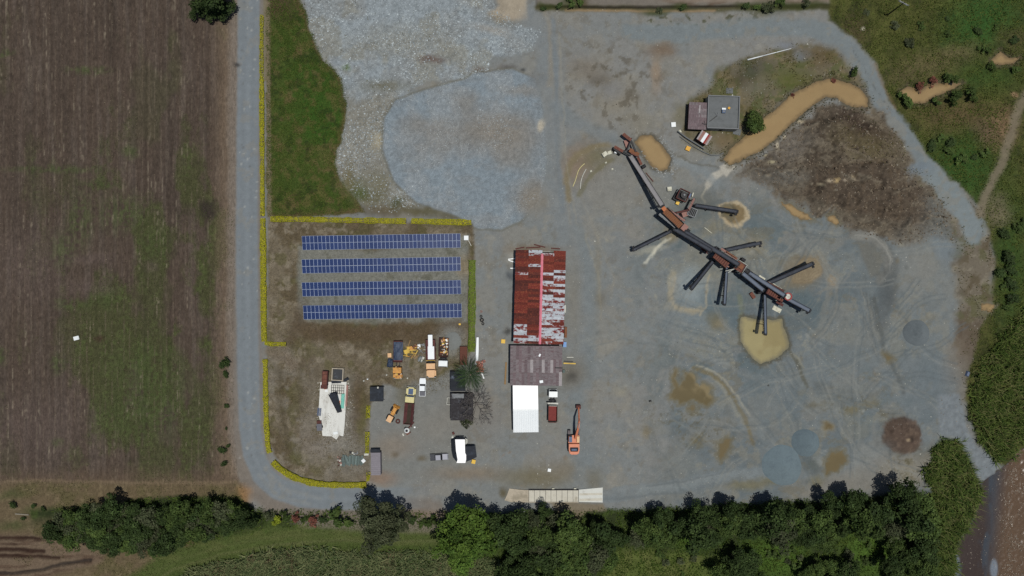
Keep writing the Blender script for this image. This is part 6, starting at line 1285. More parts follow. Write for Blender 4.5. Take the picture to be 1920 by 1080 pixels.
# ------------------------------------------------------------------ batching plant on its slab
def batching():
    o = P(622, 772, 0)
    sl = MB(); pts = [(601, 716), (650, 716), (648, 770), (646, 800), (644, 818), (636, 816), (631, 824), (622, 818), (605, 817), (601, 790), (597, 778)]
    sl.prism([tuple((P(*q) - o).xy) for q in pts], 0, .12); s = sl.build("concrete_slab", M["concrete_slab"]); s.location = (o.x, o.y, .02); tag(s, kind="structure")
    o = P(612, 712, 0); r = thing("batch_hopper", "brown red batching hopper at the north-west corner of the pale slab", "hopper", (o.x, o.y, 0), math.radians(-3))
    MB().box((0, .6, 1.6), (1.6, 4.4, .9), top=(1, 1)).build("bin", M["rust_brown"], r); MB().box((0, .6, 2.07), (1.15, 3.8, .06)).build("bin_floor", M["rust_steel"], r)
    for y in (-1.2, .3, 1.8): MB().box((0, y, 2.12), (1.6, .12, .1)).build("cross_bar", M["rust_brown"], r)
    for x in (-.65, .65):
        for y in (-1.3, 2.4): MB().box((x, y, .6), (.16, .16, 1.2)).build("leg", M["rust_brown"], r)
    MB().box((-.3, -2.0, .9), (1.9, 1.0, .8)).build("chute", M["rust_brown"], r)
    clutter("orange_drum", "orange and white drum at the foot of the brown red hopper", "drum", (610.5, 727), .6, (.9, .8, .8), "orange_bright", 10); clutter("white_sack", "white sack south of the brown hopper", "sack", (612, 732.5), .4, (.85, .7, .4), "white_paint", -4)
    p = P(633, 702, 1.2); t = thing("settling_tank", "square concrete tank with black lining at the north end of the slab", "tank", (p.x, p.y, 0), math.radians(-3))
    for c, d in (((0, 1.7, .7), (3.4, .25, 1.4)), ((0, -1.7, .7), (3.4, .25, 1.4)), ((1.57, 0, .7), (.25, 3.15, 1.4)), ((-1.57, 0, .7), (.25, 3.15, 1.4))): MB().box(c, d).build("wall", M["concrete_tan"], t)
    MB().box((0, 0, .35), (2.9, 3.1, .1)).build("lining", M["black_sheet"], t)
    p = P(633, 730, .5); g = thing("steel_grid", "dark steel grid of square bays south of the tank", "grid", (p.x, p.y, 0), math.radians(-2))
    MB().box((0, 0, .05), (3.8, 2.6, .06)).build("base", M["bed_grey"], g)
    for i in range(7): MB().box((-1.8 + .6 * i, 0, .35), (.07, 2.6, .45)).build("bar", M["black"], g)
    for i in range(4): MB().box((0, -1.25 + .83 * i, .36), (3.8, .07, .40)).build("bar", M["black"], g)
    p = P(634, 718, .6); clutter("black_liner", "strip of black liner north of the steel grid", "liner", (630, 716), .5, (2.8, .9, .3), "black_net", 3); clutter("black_bags", "heap of black bags east of the settling tank", "bags", (648, 712), .5, (1.8, .9, .5), "black_net", 28, top=(.6, .6))
    A = P(623, 738, 2.6); B = P(637, 773, .9); q = thing("batch_conveyor", "short black conveyor slanting across the pale slab", "conveyor", (A.x, A.y, 0)); d = B - A
    MB().bar((0, 0, 2.6), (d.x, d.y, .9), 1.9, .2, w2=1.0).build("belt", M["black_net"], q)
    for s in (-1, 1): MB().bar((s * 1.05, .2 * s, 2.75), (d.x + s * .55, d.y + .1 * s, 1.05), .12, .3).build("side_rail", M["black"], q)
    for f in (.1, .75):
        for s in (-1, 1): MB().box((d.x * f + s * .7, d.y * f, (2.6 - 1.7 * f) / 2 - .1), (.12, .12, 2.4 - 1.7 * f)).build("leg", M["black"], q)
    cloth("teal_tarpaulin", "teal and white tarpaulin strip beside the black slab conveyor", "tarpaulin", (642, 752), .5, 1.0, 4.4, "teal_tarp", -4, .3, .1, 9); clutter("orange_board", "narrow orange board between conveyor and teal tarpaulin", "board", (636.5, 756), .3, (.3, 1.5, .2), "machine_orange", -8)
    clutter("brown_beam", "long pinkish brown beam along the slab's east edge", "beam", (650, 742), .4, (.5, 6.2, .4), "rust_pink", -3)
    p = P(598, 773, .5); g = thing("pipe_bundle", "bundle of blue grey pipes at the slab's west edge", "pipes", (p.x, p.y, 0), math.radians(-5))
    for i in range(4): MB().tube((-.45 + i * .3, -1.1, .2), (-.45 + i * .3, 1.2, .2 + .1 * (i % 2)), .12, n=6).build("pipe", M["grey_pipe"], g)
    p = P(599, 799, .5); g = thing("hand_cart", "dark cart with a rusty frame at the slab's south-west edge", "cart", (p.x, p.y, 0), math.radians(3))
    MB().box((0, -.3, .6), (1.5, 2.0, .35)).build("tray", M["bed_grey"], g); MB().box((0, 1.2, .55), (1.3, .9, .3)).build("frame", M["rust_brown"], g)
    for s in (-1, 1): MB().tube((s * .8, -.2, .35), (s * .95, -.2, .35), .35, n=10).build("wheel", M["tyre_rubber"], g)
    clutter("white_sacks", "stack of white sacks on the slab's south end", "sacks", (629, 812), .3, (1.6, .9, .3), "white_paint", 10, top=(.8, .8))
batching()
for i, (x, y, m, lb) in enumerate(((689, 711, "white_paint", "small white stone on the brown grass north of the black canopy"), (682, 714, "dirty_white", "pale stone west of the small white one on the brown grass"), (725, 703, "dirty_white", "white stone on the brown grass west of the stripped engine"), (764, 709, "dirty_white", "white stone south-west of the tan nosed truck"))):
    clutter("stone", lb, "stone", (x, y), .1, (.5, .45, .3), m, 20 * i, "loose stones on the brown grass", top=(.6, .6))

# ------------------------------------------------------------------ weighbridge
def weighbridge():
    o = P(1038, 929, 0); r = thing("weighbridge", "concrete weighbridge with panel deck and a ramp at each end", "weighbridge", (o.x, o.y, 0), math.radians(0))
    def pl(nm, pts, z, m, h=.3): q = [P(x, y, 0) - o for x, y in pts]; b = MB(); n = len(q); b.add([(v.x, v.y, zz) for v, zz in zip(q, z)] + [(v.x, v.y, -.05) for v in q], [tuple(range(n)), tuple(range(2 * n - 1, n - 1, -1))] + [(i, (i + 1) % n, (i + 1) % n + n, i + n) for i in range(n)]); return b.build(nm, M[m], r)
    pl("ramp", [(991, 918), (975, 917.5), (955, 915.5), (951, 927), (946, 938), (958, 941), (991, 941)], [.55, .42, .2, .12, .08, .2, .55], "concrete_tan")
    rp = pl("ramp", [(1085, 917), (1085, 940), (1130, 942), (1130, 914)], [.55, .55, .05, .05], "concrete_pale")
    for y0, y1 in ((924, 928), (934, 938.5)): q = [P(x, y, 0) - o for x, y in ((1086, y0), (1129, y0), (1129, y1), (1086, y1))]; MB().add([(q[0].x, q[0].y, .548), (q[1].x, q[1].y, .07), (q[2].x, q[2].y, .07), (q[3].x, q[3].y, .548)], [(0, 1, 2, 3)]).build("wheel_lane", M["concrete"], rp)
    x0, x1 = 991.6, 1084.4; n = 9; w = (x1 - x0) / n
    for i in range(n):
        a = P(x0 + w * (i + .5), 929, 0) - o; MB().box((a.x, a.y, .45), (w / PPM - .09, 3.35, .2)).build("deck_panel", M["concrete"], r)
    MB().box((P(1038, 929) - o).to_tuple()[:2] + (.15,), (92 / PPM, 3.1, .3)).build("pit", M["black"], r)
    a = P(1038, 917.3, 0) - o; MB().box((a.x, a.y, .4), (93 / PPM, .22, .75)).build("edge_beam", M["dark_metal"], r); a = P(1038, 940.6, 0) - o; MB().box((a.x, a.y, .3), (93 / PPM, .18, .56)).build("edge_beam", M["concrete_tan"], r)
    for x in (1037, 1078): a = P(x, 915.2, 0) - o; MB().box((a.x, a.y, .3), (.7, .3, .5)).build("load_cell_box", M["stone_white"], r)
weighbridge()
# ------------------------------------------------------------------ stockpiles
def pile(label, px, rpx, h, m, seed, name="stockpile", grp="stockpiles in the eastern yard", top=.12):
    p = P(px[0], px[1], 0); R_ = rpx / PPM; rr = np.random.RandomState(seed); na, nr = 56, 14; vs = []; fs = []
    ph = rr.rand(4) * 6.28
    for j in range(nr + 1):
        t = j / nr
        for i in range(na):
            a = 2 * math.pi * i / na; R1 = R_ * (1 + .035 * math.sin(2 * a + ph[0]) + .025 * math.sin(3 * a + ph[1]) + .012 * math.sin(7 * a + ph[2]))
            z = h * (1 - t) * (1 + top * t) + rr.uniform(-.03, .03) * h * .4 - (.05 if j == nr else 0)
            vs.append((R1 * t * math.cos(a), R1 * t * math.sin(a), z))
    for j in range(nr):
        for i in range(na): fs.append((j * na + i, (j + 1) * na + i, (j + 1) * na + (i + 1) % na, j * na + (i + 1) % na))
    me = bpy.data.meshes.new(name); me.from_pydata(vs, [], fs); me.materials.append(M[m]); me.polygons.foreach_set("use_smooth", [True] * len(fs))
    o = link(name, me, None, (p.x, p.y, hz(p.x, p.y))); return tag(o, label, "stockpile", grp)
pile("round grey sand cone standing alone near the yard's east edge", (1718, 624), 25, 3.0, "sand_grey", 1)
pile("round bluish sand cone beside a puddle in the south-east yard", (1510, 830), 26.5, 3.0, "sand_blue", 2)
pile("broad low bluish heap touching the sand cone on its south-west side", (1466, 872), 38, 2.3, "sand_blue", 3)
pile("small grey gravel heap beside the scrap loaded truck", (848, 640), 17, .9, "gravel_heap", 4, "gravel_heap", None, .3)
# ------------------------------------------------------------------ pole, pipes, hoses and small things
def utility_pole():
    p = P(1664, 28, 0); r = thing("utility_pole", "tall dark power pole with pale cross-arms in the north-east scrub", "pole", (p.x, p.y, 0), math.radians(-28))
    MB().tube((0, 0, 0), (0, 0, 8.8), .2, .13, n=10).build("pole", M["black"], r)
    for i, z in enumerate((8.5, 7.9)):
        MB().box((0, (-.12, .12)[i], z), (3.0, .12, .14)).build("cross_arm", M["steel"], r)
        for x in (-1.35, -.5, .5, 1.35): MB().tube((x, (-.12, .12)[i], z + .07), (x, (-.12, .12)[i], z + .35), .08, n=6).build("insulator", M["dirty_white"], r)
utility_pole()
o = MB().tube((-6.6, 0, .2), (-2.0, 0, .2), .22, .15, n=8).tube((-2.0, 0, .2), (6.6, 0, .2), .15, .09, n=8).build("white_pole", M["white_paint"], None, True); p = P(1442, 102); o.location = p; o.rotation_euler[2] = math.radians(14.5); tag(o, "long white pole lying on stony ground north of the building", "pole")
def hose(label, pts, m, rad=.12):
    o0 = P(*pts[0]); q = []
    for a, b in zip(pts, pts[1:]):
        for k in range(4): q.append((a[0] + (b[0] - a[0]) * k / 4, a[1] + (b[1] - a[1]) * k / 4))
    q.append(pts[-1]); q = [q[0]] + [((q[i - 1][0] + q[i][0] + q[i + 1][0]) / 3, (q[i - 1][1] + q[i][1] + q[i + 1][1]) / 3) for i in range(1, len(q) - 1)] + [q[-1]]
    W_ = [P(*v) for v in q]; k = 6; vs = []
    for i, w in enumerate(W_):
        d = (W_[min(i + 1, len(W_) - 1)] - W_[max(i - 1, 0)]).normalized(); s_ = Vector((-d.y, d.x, 0)); z = hz(w.x, w.y) + rad * .8
        for j in range(k): t = 2 * math.pi * j / k; v = w - o0 + s_ * math.cos(t) * rad; vs.append((v.x, v.y, z + math.sin(t) * rad))
    o = MB().add(vs, [(i * k + j, i * k + (j + 1) % k, (i + 1) * k + (j + 1) % k, (i + 1) * k + j) for i in range(len(W_) - 1) for j in range(k)]).build("hose", M[m], None, True)
    o.location = o0; return tag(o, label, "hose", "hoses west of the feed hopper")
hose("yellowish hose curving over the dry ground, the western of two", [(1074, 350), (1079, 338), (1084, 320), (1090, 312), (1096, 307)], "cream_paint"); hose("pale hose curving over the dry ground, the eastern of two", [(1088, 354), (1089, 340), (1093, 328), (1099, 317)], "dirty_white")
clutter("white_sheet", "white cloth scrap lying in the brown field", "sheet", (143, 634), .1, (1.6, 1.1, .15), "white_paint", 15)
clutter("fallen_branch", "grey fallen branch in the grass at the field's south-west corner", "branch", (41, 964.5), .2, (4.0, .35, .25), "bark_pale", -4)
for x, y, lb in ((1148, 317, "white stone on the mud south-west of the feed hopper"), (1108, 321, "white stone beside the pale hoses"), (1136, 305, "cream stone in the weeds west of the feed conveyor")): clutter("stone", lb, "stone", (x, y), .1, (.7, .6, .35), "stone_white", 25, "pale stones near the feed hopper", top=(.6, .6))
clutter("tarpaulin_bundle", "blue striped bundle at the eastern edge of the yard", "bundle", (1815, 701), .3, (1.1, 1.6, .5), "grey_pipe", -20, top=(.6, .7)); clutter("stone", "black stone lying west of the brown puddle", "stone", (1219, 752), .1, (.8, .6, .35), "black", 10, top=(.6, .6))
# ------------------------------------------------------------------ vegetation
def leaf_material(name, col, col2, objv=.22):
    m = bpy.data.materials.new(name); m.use_nodes = True; nt = m.node_tree; n = nt.nodes; l = nt.links; b = n["Principled BSDF"]
    b.inputs["Roughness"].default_value = .65; b.inputs["Specular IOR Level"].default_value = .08
    at = n.new("ShaderNodeAttribute"); at.attribute_name = "Col"; sp = n.new("ShaderNodeSeparateColor"); l.new(at.outputs["Color"], sp.inputs[0])
    mx = n.new("ShaderNodeMix"); mx.data_type = 'RGBA'; l.new(sp.outputs[0], mx.inputs[0]); mx.inputs[6].default_value = (*col, 1); mx.inputs[7].default_value = (*col2, 1)
    oi = n.new("ShaderNodeObjectInfo"); mr = n.new("ShaderNodeMapRange"); mr.inputs[3].default_value = 1 - objv; mr.inputs[4].default_value = 1 + objv; l.new(oi.outputs["Random"], mr.inputs[0])
    mu = n.new("ShaderNodeMath"); mu.operation = 'MULTIPLY'; l.new(sp.outputs[1], mu.inputs[0]); l.new(mr.outputs[0], mu.inputs[1])
    sc = n.new("ShaderNodeVectorMath"); sc.operation = 'SCALE'; l.new(mx.outputs[2], sc.inputs[0]); l.new(mu.outputs[0], sc.inputs["Scale"]); l.new(sc.outputs[0], b.inputs["Base Color"])
    return m
LM = {"dark": leaf_material("leaf_dark", (.018, .032, .010), (.034, .052, .015)), "mid": leaf_material("leaf_mid", (.026, .046, .012), (.055, .080, .020)),
      "bright": leaf_material("leaf_bright", (.030, .062, .010), (.075, .118, .020)), "olive": leaf_material("leaf_olive", (.030, .040, .018), (.062, .070, .036)),
      "grey": leaf_material("leaf_grey", (.055, .062, .046), (.12, .12, .10)), "yellow": leaf_material("leaf_yellow", (.155, .165, .010), (.32, .29, .020), .05), "lime": leaf_material("leaf_lime", (.12, .15, .012), (.18, .21, .02)),
      "hedge": leaf_material("leaf_hedge", (.07, .105, .014), (.12, .165, .025), .05), "red": leaf_material("leaf_red", (.09, .035, .025), (.13, .05, .035)), "pink": leaf_material("leaf_pink", (.42, .16, .13), (.55, .25, .18)),
      "palm": leaf_material("leaf_palm", (.010, .024, .008), (.034, .056, .020)), "cane": leaf_material("leaf_cane", (.055, .075, .038), (.13, .13, .08)), "reed": leaf_material("leaf_reed", (.045, .080, .020), (.11, .13, .045)), "twig": leaf_material("twig_bark", (.17, .155, .14), (.10, .09, .085), .05)}
def quads_mesh(name, C, N, T, sz, asp, col, mt):
    """one rhombus leaf per row: centre, normal, tangent, size"""
    N = N / np.linalg.norm(N, axis=1, keepdims=True); B = np.cross(N, T); B /= np.linalg.norm(B, axis=1, keepdims=True) + 1e-9; T = np.cross(B, N)
    s = sz[:, None]; a = asp[:, None]
    V = np.stack([C - T * s, C + B * s * a, C + T * s, C - B * s * a], 1).reshape(-1, 3); n = len(C)
    return np_mesh(name, V, np.arange(4 * n).reshape(n, 4), mt, np.repeat(col, 4, 0))
def crown_mesh(name, mt, seed, R, Hh, ncl, nleaf, leaf, asp=.6, lobes=.22, open_=.0, crad=(.24, .42)):
    r = np.random.RandomState(seed); u = r.randn(ncl, 3); u /= np.linalg.norm(u, axis=1, keepdims=True); u[:, 2] = np.where(u[:, 2] < -.35, -u[:, 2], u[:, 2])
    th = np.arctan2(u[:, 1], u[:, 0]); ph = r.rand(3) * 6.28; lob = 1 + lobes * (np.sin(2 * th + ph[0]) * .6 + np.sin(3 * th + ph[1]) + .5 * np.sin(5 * th + ph[2]))
    rad = r.uniform(.30, .80, ncl) ** (.75) * lob; cc = u * rad[:, None] * np.array([R, R, Hh]); cr = r.uniform(*crad, ncl) * R
    k = r.choice(ncl, nleaf, p=cr ** 2 / np.sum(cr ** 2)); w = r.randn(nleaf, 3); w /= np.linalg.norm(w, axis=1, keepdims=True); w[:, 2] = np.abs(w[:, 2]) * np.where(r.rand(nleaf) < .75, 1, -1)
    C = cc[k] + w * (cr[k] * r.uniform(.55, 1.06, nleaf))[:, None] * np.array([1, 1, .75])
    N = w * .7 + np.array([0, 0, .55]) + r.randn(nleaf, 3) * .45; T = r.randn(nleaf, 3)
    col = np.ones((nleaf, 3)); col[:, 0] = np.clip(r.rand(ncl)[k] * .7 + r.rand(nleaf) * .4 - .05, 0, 1); col[:, 1] = (.75 + .5 * r.rand(ncl))[k] * r.uniform(.7, 1.35, nleaf)
    return quads_mesh(name, C, N, T, leaf * r.uniform(.6, 1.35, nleaf), asp * r.uniform(.7, 1.2, nleaf), col, mt)
def trunk_mesh(name, h, r0, crownR, crownH, seed, m, nl=6):
    rr = random.Random(seed); b = MB(); mid = Vector((rr.uniform(-.2, .2), rr.uniform(-.2, .2), h * .55)); top = Vector((rr.uniform(-.3, .3), rr.uniform(-.3, .3), h)); b.tube((0, 0, -.3), mid, r0, r0 * .75, 7); b.tube(mid, top, r0 * .75, r0 * .5, 7)
    for i in range(nl):
        a = 6.28 * i / nl + rr.uniform(-.4, .4); e = top + Vector((math.cos(a) * crownR * rr.uniform(.4, .8), math.sin(a) * crownR * rr.uniform(.4, .8), crownH * rr.uniform(.1, .9))); k = top.lerp(e, .5) + Vector((0, 0, .3)); b.tube(top - Vector((0, 0, .1 * i)), k, r0 * .42, r0 * .26, 5); b.tube(k, e, r0 * .26, r0 * .08, 5)
    return b.mesh(name, m)
TREE = {}
def variant(key, lm, R, Hh, th, ncl, nl, leaf, nvar=3, r0=.22, **kw):
    TREE[key] = [(crown_mesh("crown", LM[lm], 1000 + hash_(key) + i, R, Hh, ncl, nl, leaf, **kw), trunk_mesh("trunk", th, r0, R, Hh, 50 + i, M["bark"]), th + Hh * .25, R) for i in range(nvar)]
def hash_(s): return sum(ord(c) * (i + 3) for i, c in enumerate(s)) % 900
variant("dark", "dark", 3.5, 3.2, 4.5, 30, 2300, .27, 4); variant("mid", "mid", 3.5, 3.0, 4.5, 30, 2300, .27, 4); variant("bright", "bright", 3.5, 3.0, 4.5, 30, 2400, .27, 3); variant("olive", "olive", 3.5, 3.0, 4.2, 34, 2100, .26, 3)
variant("grey", "grey", 3.0, 2.4, 4.0, 34, 1500, .2, 2, asp=.35); variant("shrub", "mid", 1.2, 1.0, .5, 14, 420, .16, 3, r0=.06); variant("shrub_dark", "dark", 1.2, 1.0, .5, 14, 420, .16, 3, r0=.06); variant("shrub_lime", "lime", 1.6, 1.3, .8, 16, 620, .17, 1, r0=.08); variant("shrub_red", "red", 1.3, 1.0, .6, 14, 420, .16, 2, r0=.06)
variant("shrub_olive", "olive", 1.2, .9, .4, 14, 380, .16, 2, r0=.06); variant("shrub_pink", "pink", 1.0, .8, .5, 12, 300, .15, 1, r0=.05)
variant("big_olive", "olive", 7.6, 6.2, 6.0, 80, 9500, .30, 1, r0=.5, crad=(.13, .24)); variant("big_bright", "bright", 7.4, 6.5, 6.0, 70, 9500, .32, 1, r0=.5, crad=(.14, .26)); variant("round_green", "mid", 2.7, 2.5, 1.6, 40, 3000, .22, 1, r0=.14)
TR = random.Random(99)
def tree(kind, px, py, rpx, label, cat, group, name="tree", zc=None, hs=None):
    cm, tm, cz, R_ = TR.choice(TREE[kind]); s = rpx / PPM / R_; hs = s * (hs or 1); z = cz * hs
    p = P(px, py, z); s *= (H - z) / H; o = thing(name, label, cat, (p.x, p.y, hz(p.x, p.y)), TR.uniform(0, 6.28), group)
    c = link("crown", cm, o, (0, 0, z)); c.scale = (s * TR.uniform(.92, 1.08), s * TR.uniform(.92, 1.08), hs); t = link("trunk", tm, o); t.scale = (s, s, hs); return o
def inside(pts, x, y):
    c = False; n = len(pts)
    for i in range(n):
        (ax, ay), (bx, by) = pts[i], pts[(i + 1) % n]
        if (ay > y) != (by > y) and x < (bx - ax) * (y - ay) / (by - ay) + ax: c = not c
    return c
def fill(pts, dmin, kinds, rr, label, cat, group, name="tree", seed=1, hs=1, tries=3000, cap=200):
    r = random.Random(seed); xs = [p[0] for p in pts]; ys = [p[1] for p in pts]; got = []
    for _ in range(tries):
        x, y = r.uniform(min(xs), max(xs)), r.uniform(min(ys), max(ys))
        if not inside(pts, x, y) or any((x - a) ** 2 + (y - b) ** 2 < dmin ** 2 for a, b in got): continue
        got.append((x, y)); k = r.choice(kinds); tree(k, x, y, r.uniform(*rr), label(k, x, y) if callable(label) else label[k] if isinstance(label, dict) else label, cat, group, name, hs=hs * r.uniform(.8, 1.2))
        if len(got) >= cap: break
    return got
W_A = [(98, 988), (140, 970), (205, 945), (240, 955), (300, 955), (345, 960), (400, 955), (445, 957), (458, 975), (440, 992), (395, 1002), (330, 1014), (300, 1034), (215, 1036), (195, 1020), (115, 1008)]
ADJ = {"dark": "dark green", "mid": "mid green", "olive": "olive", "bright": "bright green"}
def L_A(k, x, y): return ADJ[k] + " tree in the south-west copse, " + ("west end" if x < 190 else "middle" if x < 260 else "east half" if x < 370 else "end by the road bend") + (", facing the field" if y < 982 else ", facing the grass track")
fill(W_A, 16, ["dark", "dark", "mid", "olive"], (12, 24), L_A, "tree", "trees of the south-west copse", seed=3, hs=.9)
def L_B(k, x, y): return ADJ[k] + " belt tree " + ("below the weighbridge deck" if x < 1060 else "below the weighbridge's east ramp" if x < 1180 else "between weighbridge and heaps" if x < 1340 else "below the low bluish heap" if x < 1480 else "below the bluish cone" if x < 1590 else "below the brown heap") + (", at the yard edge" if y < 978 else ", behind the front row" if y < 1010 else ", deep in the belt" if y < 1048 else ", at the bottom edge")
fill([(945, 984), (1000, 978), (1045, 970), (1062, 988), (1100, 1004), (1160, 1004), (1195, 990), (1235, 981), (1300, 978), (1400, 968), (1480, 970), (1540, 956), (1600, 950), (1660, 954), (1690, 938), (1730, 952), (1740, 990), (1680, 1000), (1600, 985), (1560, 1000), (1500, 1000), (1400, 995), (1300, 1010), (1230, 1016), (1160, 1030), (1140, 1060), (1110, 1070), (1090, 1090), (950, 1090)],
     23, ["dark", "dark", "dark", "mid", "mid", "olive"], (15, 33), L_B, "tree", "trees of the southern belt", seed=5, hs=1.0)
for x, y, r_ in ((1238, 968, 20), (1312, 958, 18), (1330, 968, 20), (1372, 954, 22), (1448, 950, 17), (1462, 962, 24), (1555, 938, 18), (1600, 935, 22), (1690, 922, 24), (1118, 988, 16), (1020, 958, 15)): tree("dark", x, y, r_, L_B("dark", x, y).replace("dark green", "taller dark"), "tree", "trees of the southern belt", hs=1.25)
for x, y, r_, lb in ((985, 1000, 22, "north-western"), (1012, 1034, 24, "middle"), (1040, 1006, 18, "north-eastern"), (1078, 1044, 22, "south-eastern"), (975, 1056, 20, "south-western")): tree("bright", x, y, r_, "bright green tree under the weighbridge's dark trees, the " + lb + " of the bright ones", "tree", "trees of the southern belt", hs=.6)
def L_U(k, x, y): return ADJ[k] + " tree in the undergrowth at the bottom edge " + ("west of the light green clearing" if x < 1450 else "between the two light green clearings" if x < 1640 else "beside the reeds by the river")
for pts, sd, cp in (([(1345, 1058), (1415, 1045), (1425, 1090), (1335, 1090)], 6, 7), ([(1510, 1064), (1590, 1060), (1610, 1090), (1500, 1090)], 7, 6), ([(1675, 1010), (1735, 1010), (1750, 1085), (1655, 1090)], 8, 9), ([(1480, 1000), (1545, 1000), (1550, 1024), (1490, 1026)], 9, 4)):
    fill(pts, 21, ["dark", "dark", "mid"], (15, 25), L_U, "tree", "trees in the southern undergrowth", seed=sd, cap=cp)
def L_S(k, x, y): return ("low olive" if "olive" in k else "low green") + " bush in the clearing at the bottom edge " + ("below the middle of the belt" if x < 1350 else "straight below the bluish heaps" if x < 1540 else "straight below the brown earth heap")
for pts, sd, n in (([(1400, 1015), (1500, 1020), (1500, 1080), (1420, 1080)], 21, 9), ([(1580, 1010), (1660, 1005), (1650, 1060), (1590, 1070)], 22, 7), ([(1180, 1040), (1300, 1030), (1340, 1075), (1180, 1080)], 23, 5)):
    fill(pts, 9, ["shrub", "shrub", "shrub_olive"], (6, 12), L_S, "bush", "bushes in the southern clearing", "bush", sd, .7, cap=n)
tree("big_olive", 717, 978, 56, "large grey olive tree standing alone over the grass track", "tree", None, hs=.95); tree("big_bright", 872, 996, 60, "large bright green tree at the west end of the long belt", "tree", None, hs=.95)
tree("bright", 868, 1055, 26, "bright green tree at the foot of the large bright one", "tree", None, hs=.6)
tree("dark", 935, 990, 30, "dark tree squeezed against the large bright green tree's east side", "tree", None)
for k, x, y, r_, lb in (("shrub_dark", 474, 964, 9, "small dark bush east of the copse by the road bend"), ("shrub_olive", 505, 966, 12, "olive bush west of the yellow-green one by the road bend"), ("shrub_lime", 521, 972, 13, "yellow-green bush by the road bend"), ("shrub", 538, 968, 12, "green bush just east of the yellow-green one"), ("shrub_red", 556, 971, 10, "reddish bush nearest the yellow-green one"), ("shrub", 572, 972, 8, "small green bush between the reddish ones"),
                       ("shrub_red", 588, 976, 11, "reddish bush in the middle of the roadside row"), ("shrub_dark", 606, 972, 10, "dark bush east of the reddish ones"), ("shrub", 634, 968, 20, "broad green bush west of the large olive tree"), ("shrub", 655, 980, 12, "green bush touching the large olive tree's west side"), ("shrub_dark", 775, 976, 10, "dark bush just east of the large olive tree"), ("shrub", 806, 980, 13, "green bush just west of the large bright green tree"), ("shrub", 790, 984, 8, "small green bush in the gap between the two large trees")):
    tree(k, x, y, r_, lb, "bush", "roadside bushes south of the bend", "bush")
for k, x, y, r_, lb in (("shrub_dark", 421, 680, 13, "largest bush of the pair beside the road at the field's edge"), ("shrub_dark", 423, 703, 7, "smaller bush of the pair beside the road at the field's edge"), ("shrub_dark", 425, 762, 6, "small lone bush beside the road, third from the north"), ("shrub_dark", 424, 804, 3.5, "tiny dark bush beside the road"), ("shrub_dark", 416, 842, 9, "round bush beside the road north of the last one"), ("shrub_dark", 427, 836, 5, "small bush touching the round one beside the road"), ("shrub_dark", 419, 869, 7, "southernmost bush beside the road at the field's edge"),
                       ("shrub_dark", 25, 948, 8, "westernmost bush in the field's south-west corner"), ("shrub_dark", 63, 949, 6, "middle bush in the field's south-west corner"), ("shrub_dark", 82, 953, 6, "easternmost bush in the field's south-west corner"), ("shrub_dark", 43, 971, 5, "small bush below the fallen grey branch")):
    tree(k, x, y, r_, lb, "bush", "bushes along the field edges", "bush")
for x, y, r_ in ((398, -6, 36), (372, 18, 17), (420, 18, 19), (400, 22, 18)):
    if r_ > 30: tree("dark", x, y, r_, "dark tree beside the road at the photograph's top edge", "tree", None, hs=.8)
    else: tree("dark", x, y, r_, "lower leafy sprout round the dark tree at the top edge", "tree", "sprouts round the roadside tree", hs=.6)
tree("round_green", 1415, 232, 20, "round green tree on the bank between channel and flat roofed building", "tree", None, hs=.9)
tree("shrub", 1601, 135, 10, "small green bush inside the haul road bend above the channel", "bush", None, "bush"); tree("shrub_olive", 875, 795, 11, "green bush at the south edge of the blackened shed roof", "bush", None, "bush", hs=1.6)
tree("shrub_pink", 898, 683, 9, "pink flowering bush under the palm crown's east side", "bush", "pink bushes beside the palm", "bush"); tree("shrub_pink", 903, 693, 8, "smaller pink flowering bush south-east of the palm crown", "bush", "pink bushes beside the palm", "bush")
for x, y, r_ in ((1700, 190, 14), (1690, 178, 9), (1780, 148, 13), (1790, 180, 16), (1755, 190, 10), (1860, 125, 10), (1820, 175, 14), (1850, 95, 10), (1905, 130, 10)): tree("shrub", x, y, r_, "green bush on the edge of the small north-eastern ponds", "bush", "bushes beside the north-eastern ponds", "bush", hs=.8)
for x, y, r_ in ((1725, 162, 9), (1748, 152, 10), (1565, 150, 6), (1487, 178, 5)): tree("shrub_red", x, y, r_, "dark reddish bush overhanging the north bank of a brown pond", "bush", "reddish bushes at the ponds", "bush", hs=.8)
for x, y, r_, k in ((1070, 8, 10, "shrub"), (1086, 6, 9, "shrub"), (1050, 12, 7, "shrub_dark"), (1018, 15, 7, "shrub_dark"), (1440, 12, 14, "shrub_olive"), (1460, 8, 12, "shrub"), (1420, 14, 10, "shrub"), (1510, 10, 10, "shrub_olive"), (1398, 12, 8, "shrub_dark"), (1282, 14, 8, "shrub_dark"), (1235, 20, 7, "shrub_olive")):
    tree(k, x, y, r_, "low weedy bush on the bank along the yard's northern edge", "bush", "bushes on the northern bank", "bush", hs=.6)
fill([(1620, 20), (1700, 60), (1780, 30), (1900, 10), (1915, 90), (1850, 90), (1780, 110), (1690, 130), (1660, 110)], 22, ["shrub", "shrub_olive", "shrub_dark"], (6, 13), "low scrub bush in the north-eastern meadow", "bush", "scrub bushes of the north-eastern meadow", "bush", 31, .5, cap=10)
fill([(1740, 260), (1860, 250), (1850, 330), (1810, 350), (1770, 320)], 16, ["shrub", "shrub_dark"], (8, 14), "dense green bush between the haul road and the eastern path", "bush", "bushes west of the eastern path", "bush", 32, .5, cap=7)
fill([(1872, 420), (1915, 360), (1915, 590), (1868, 590)], 15, ["shrub", "shrub_dark"], (8, 16), "green bush on the slope at the photograph's east edge", "bush", "bushes on the eastern slope", "bush", 33, .6, cap=9)
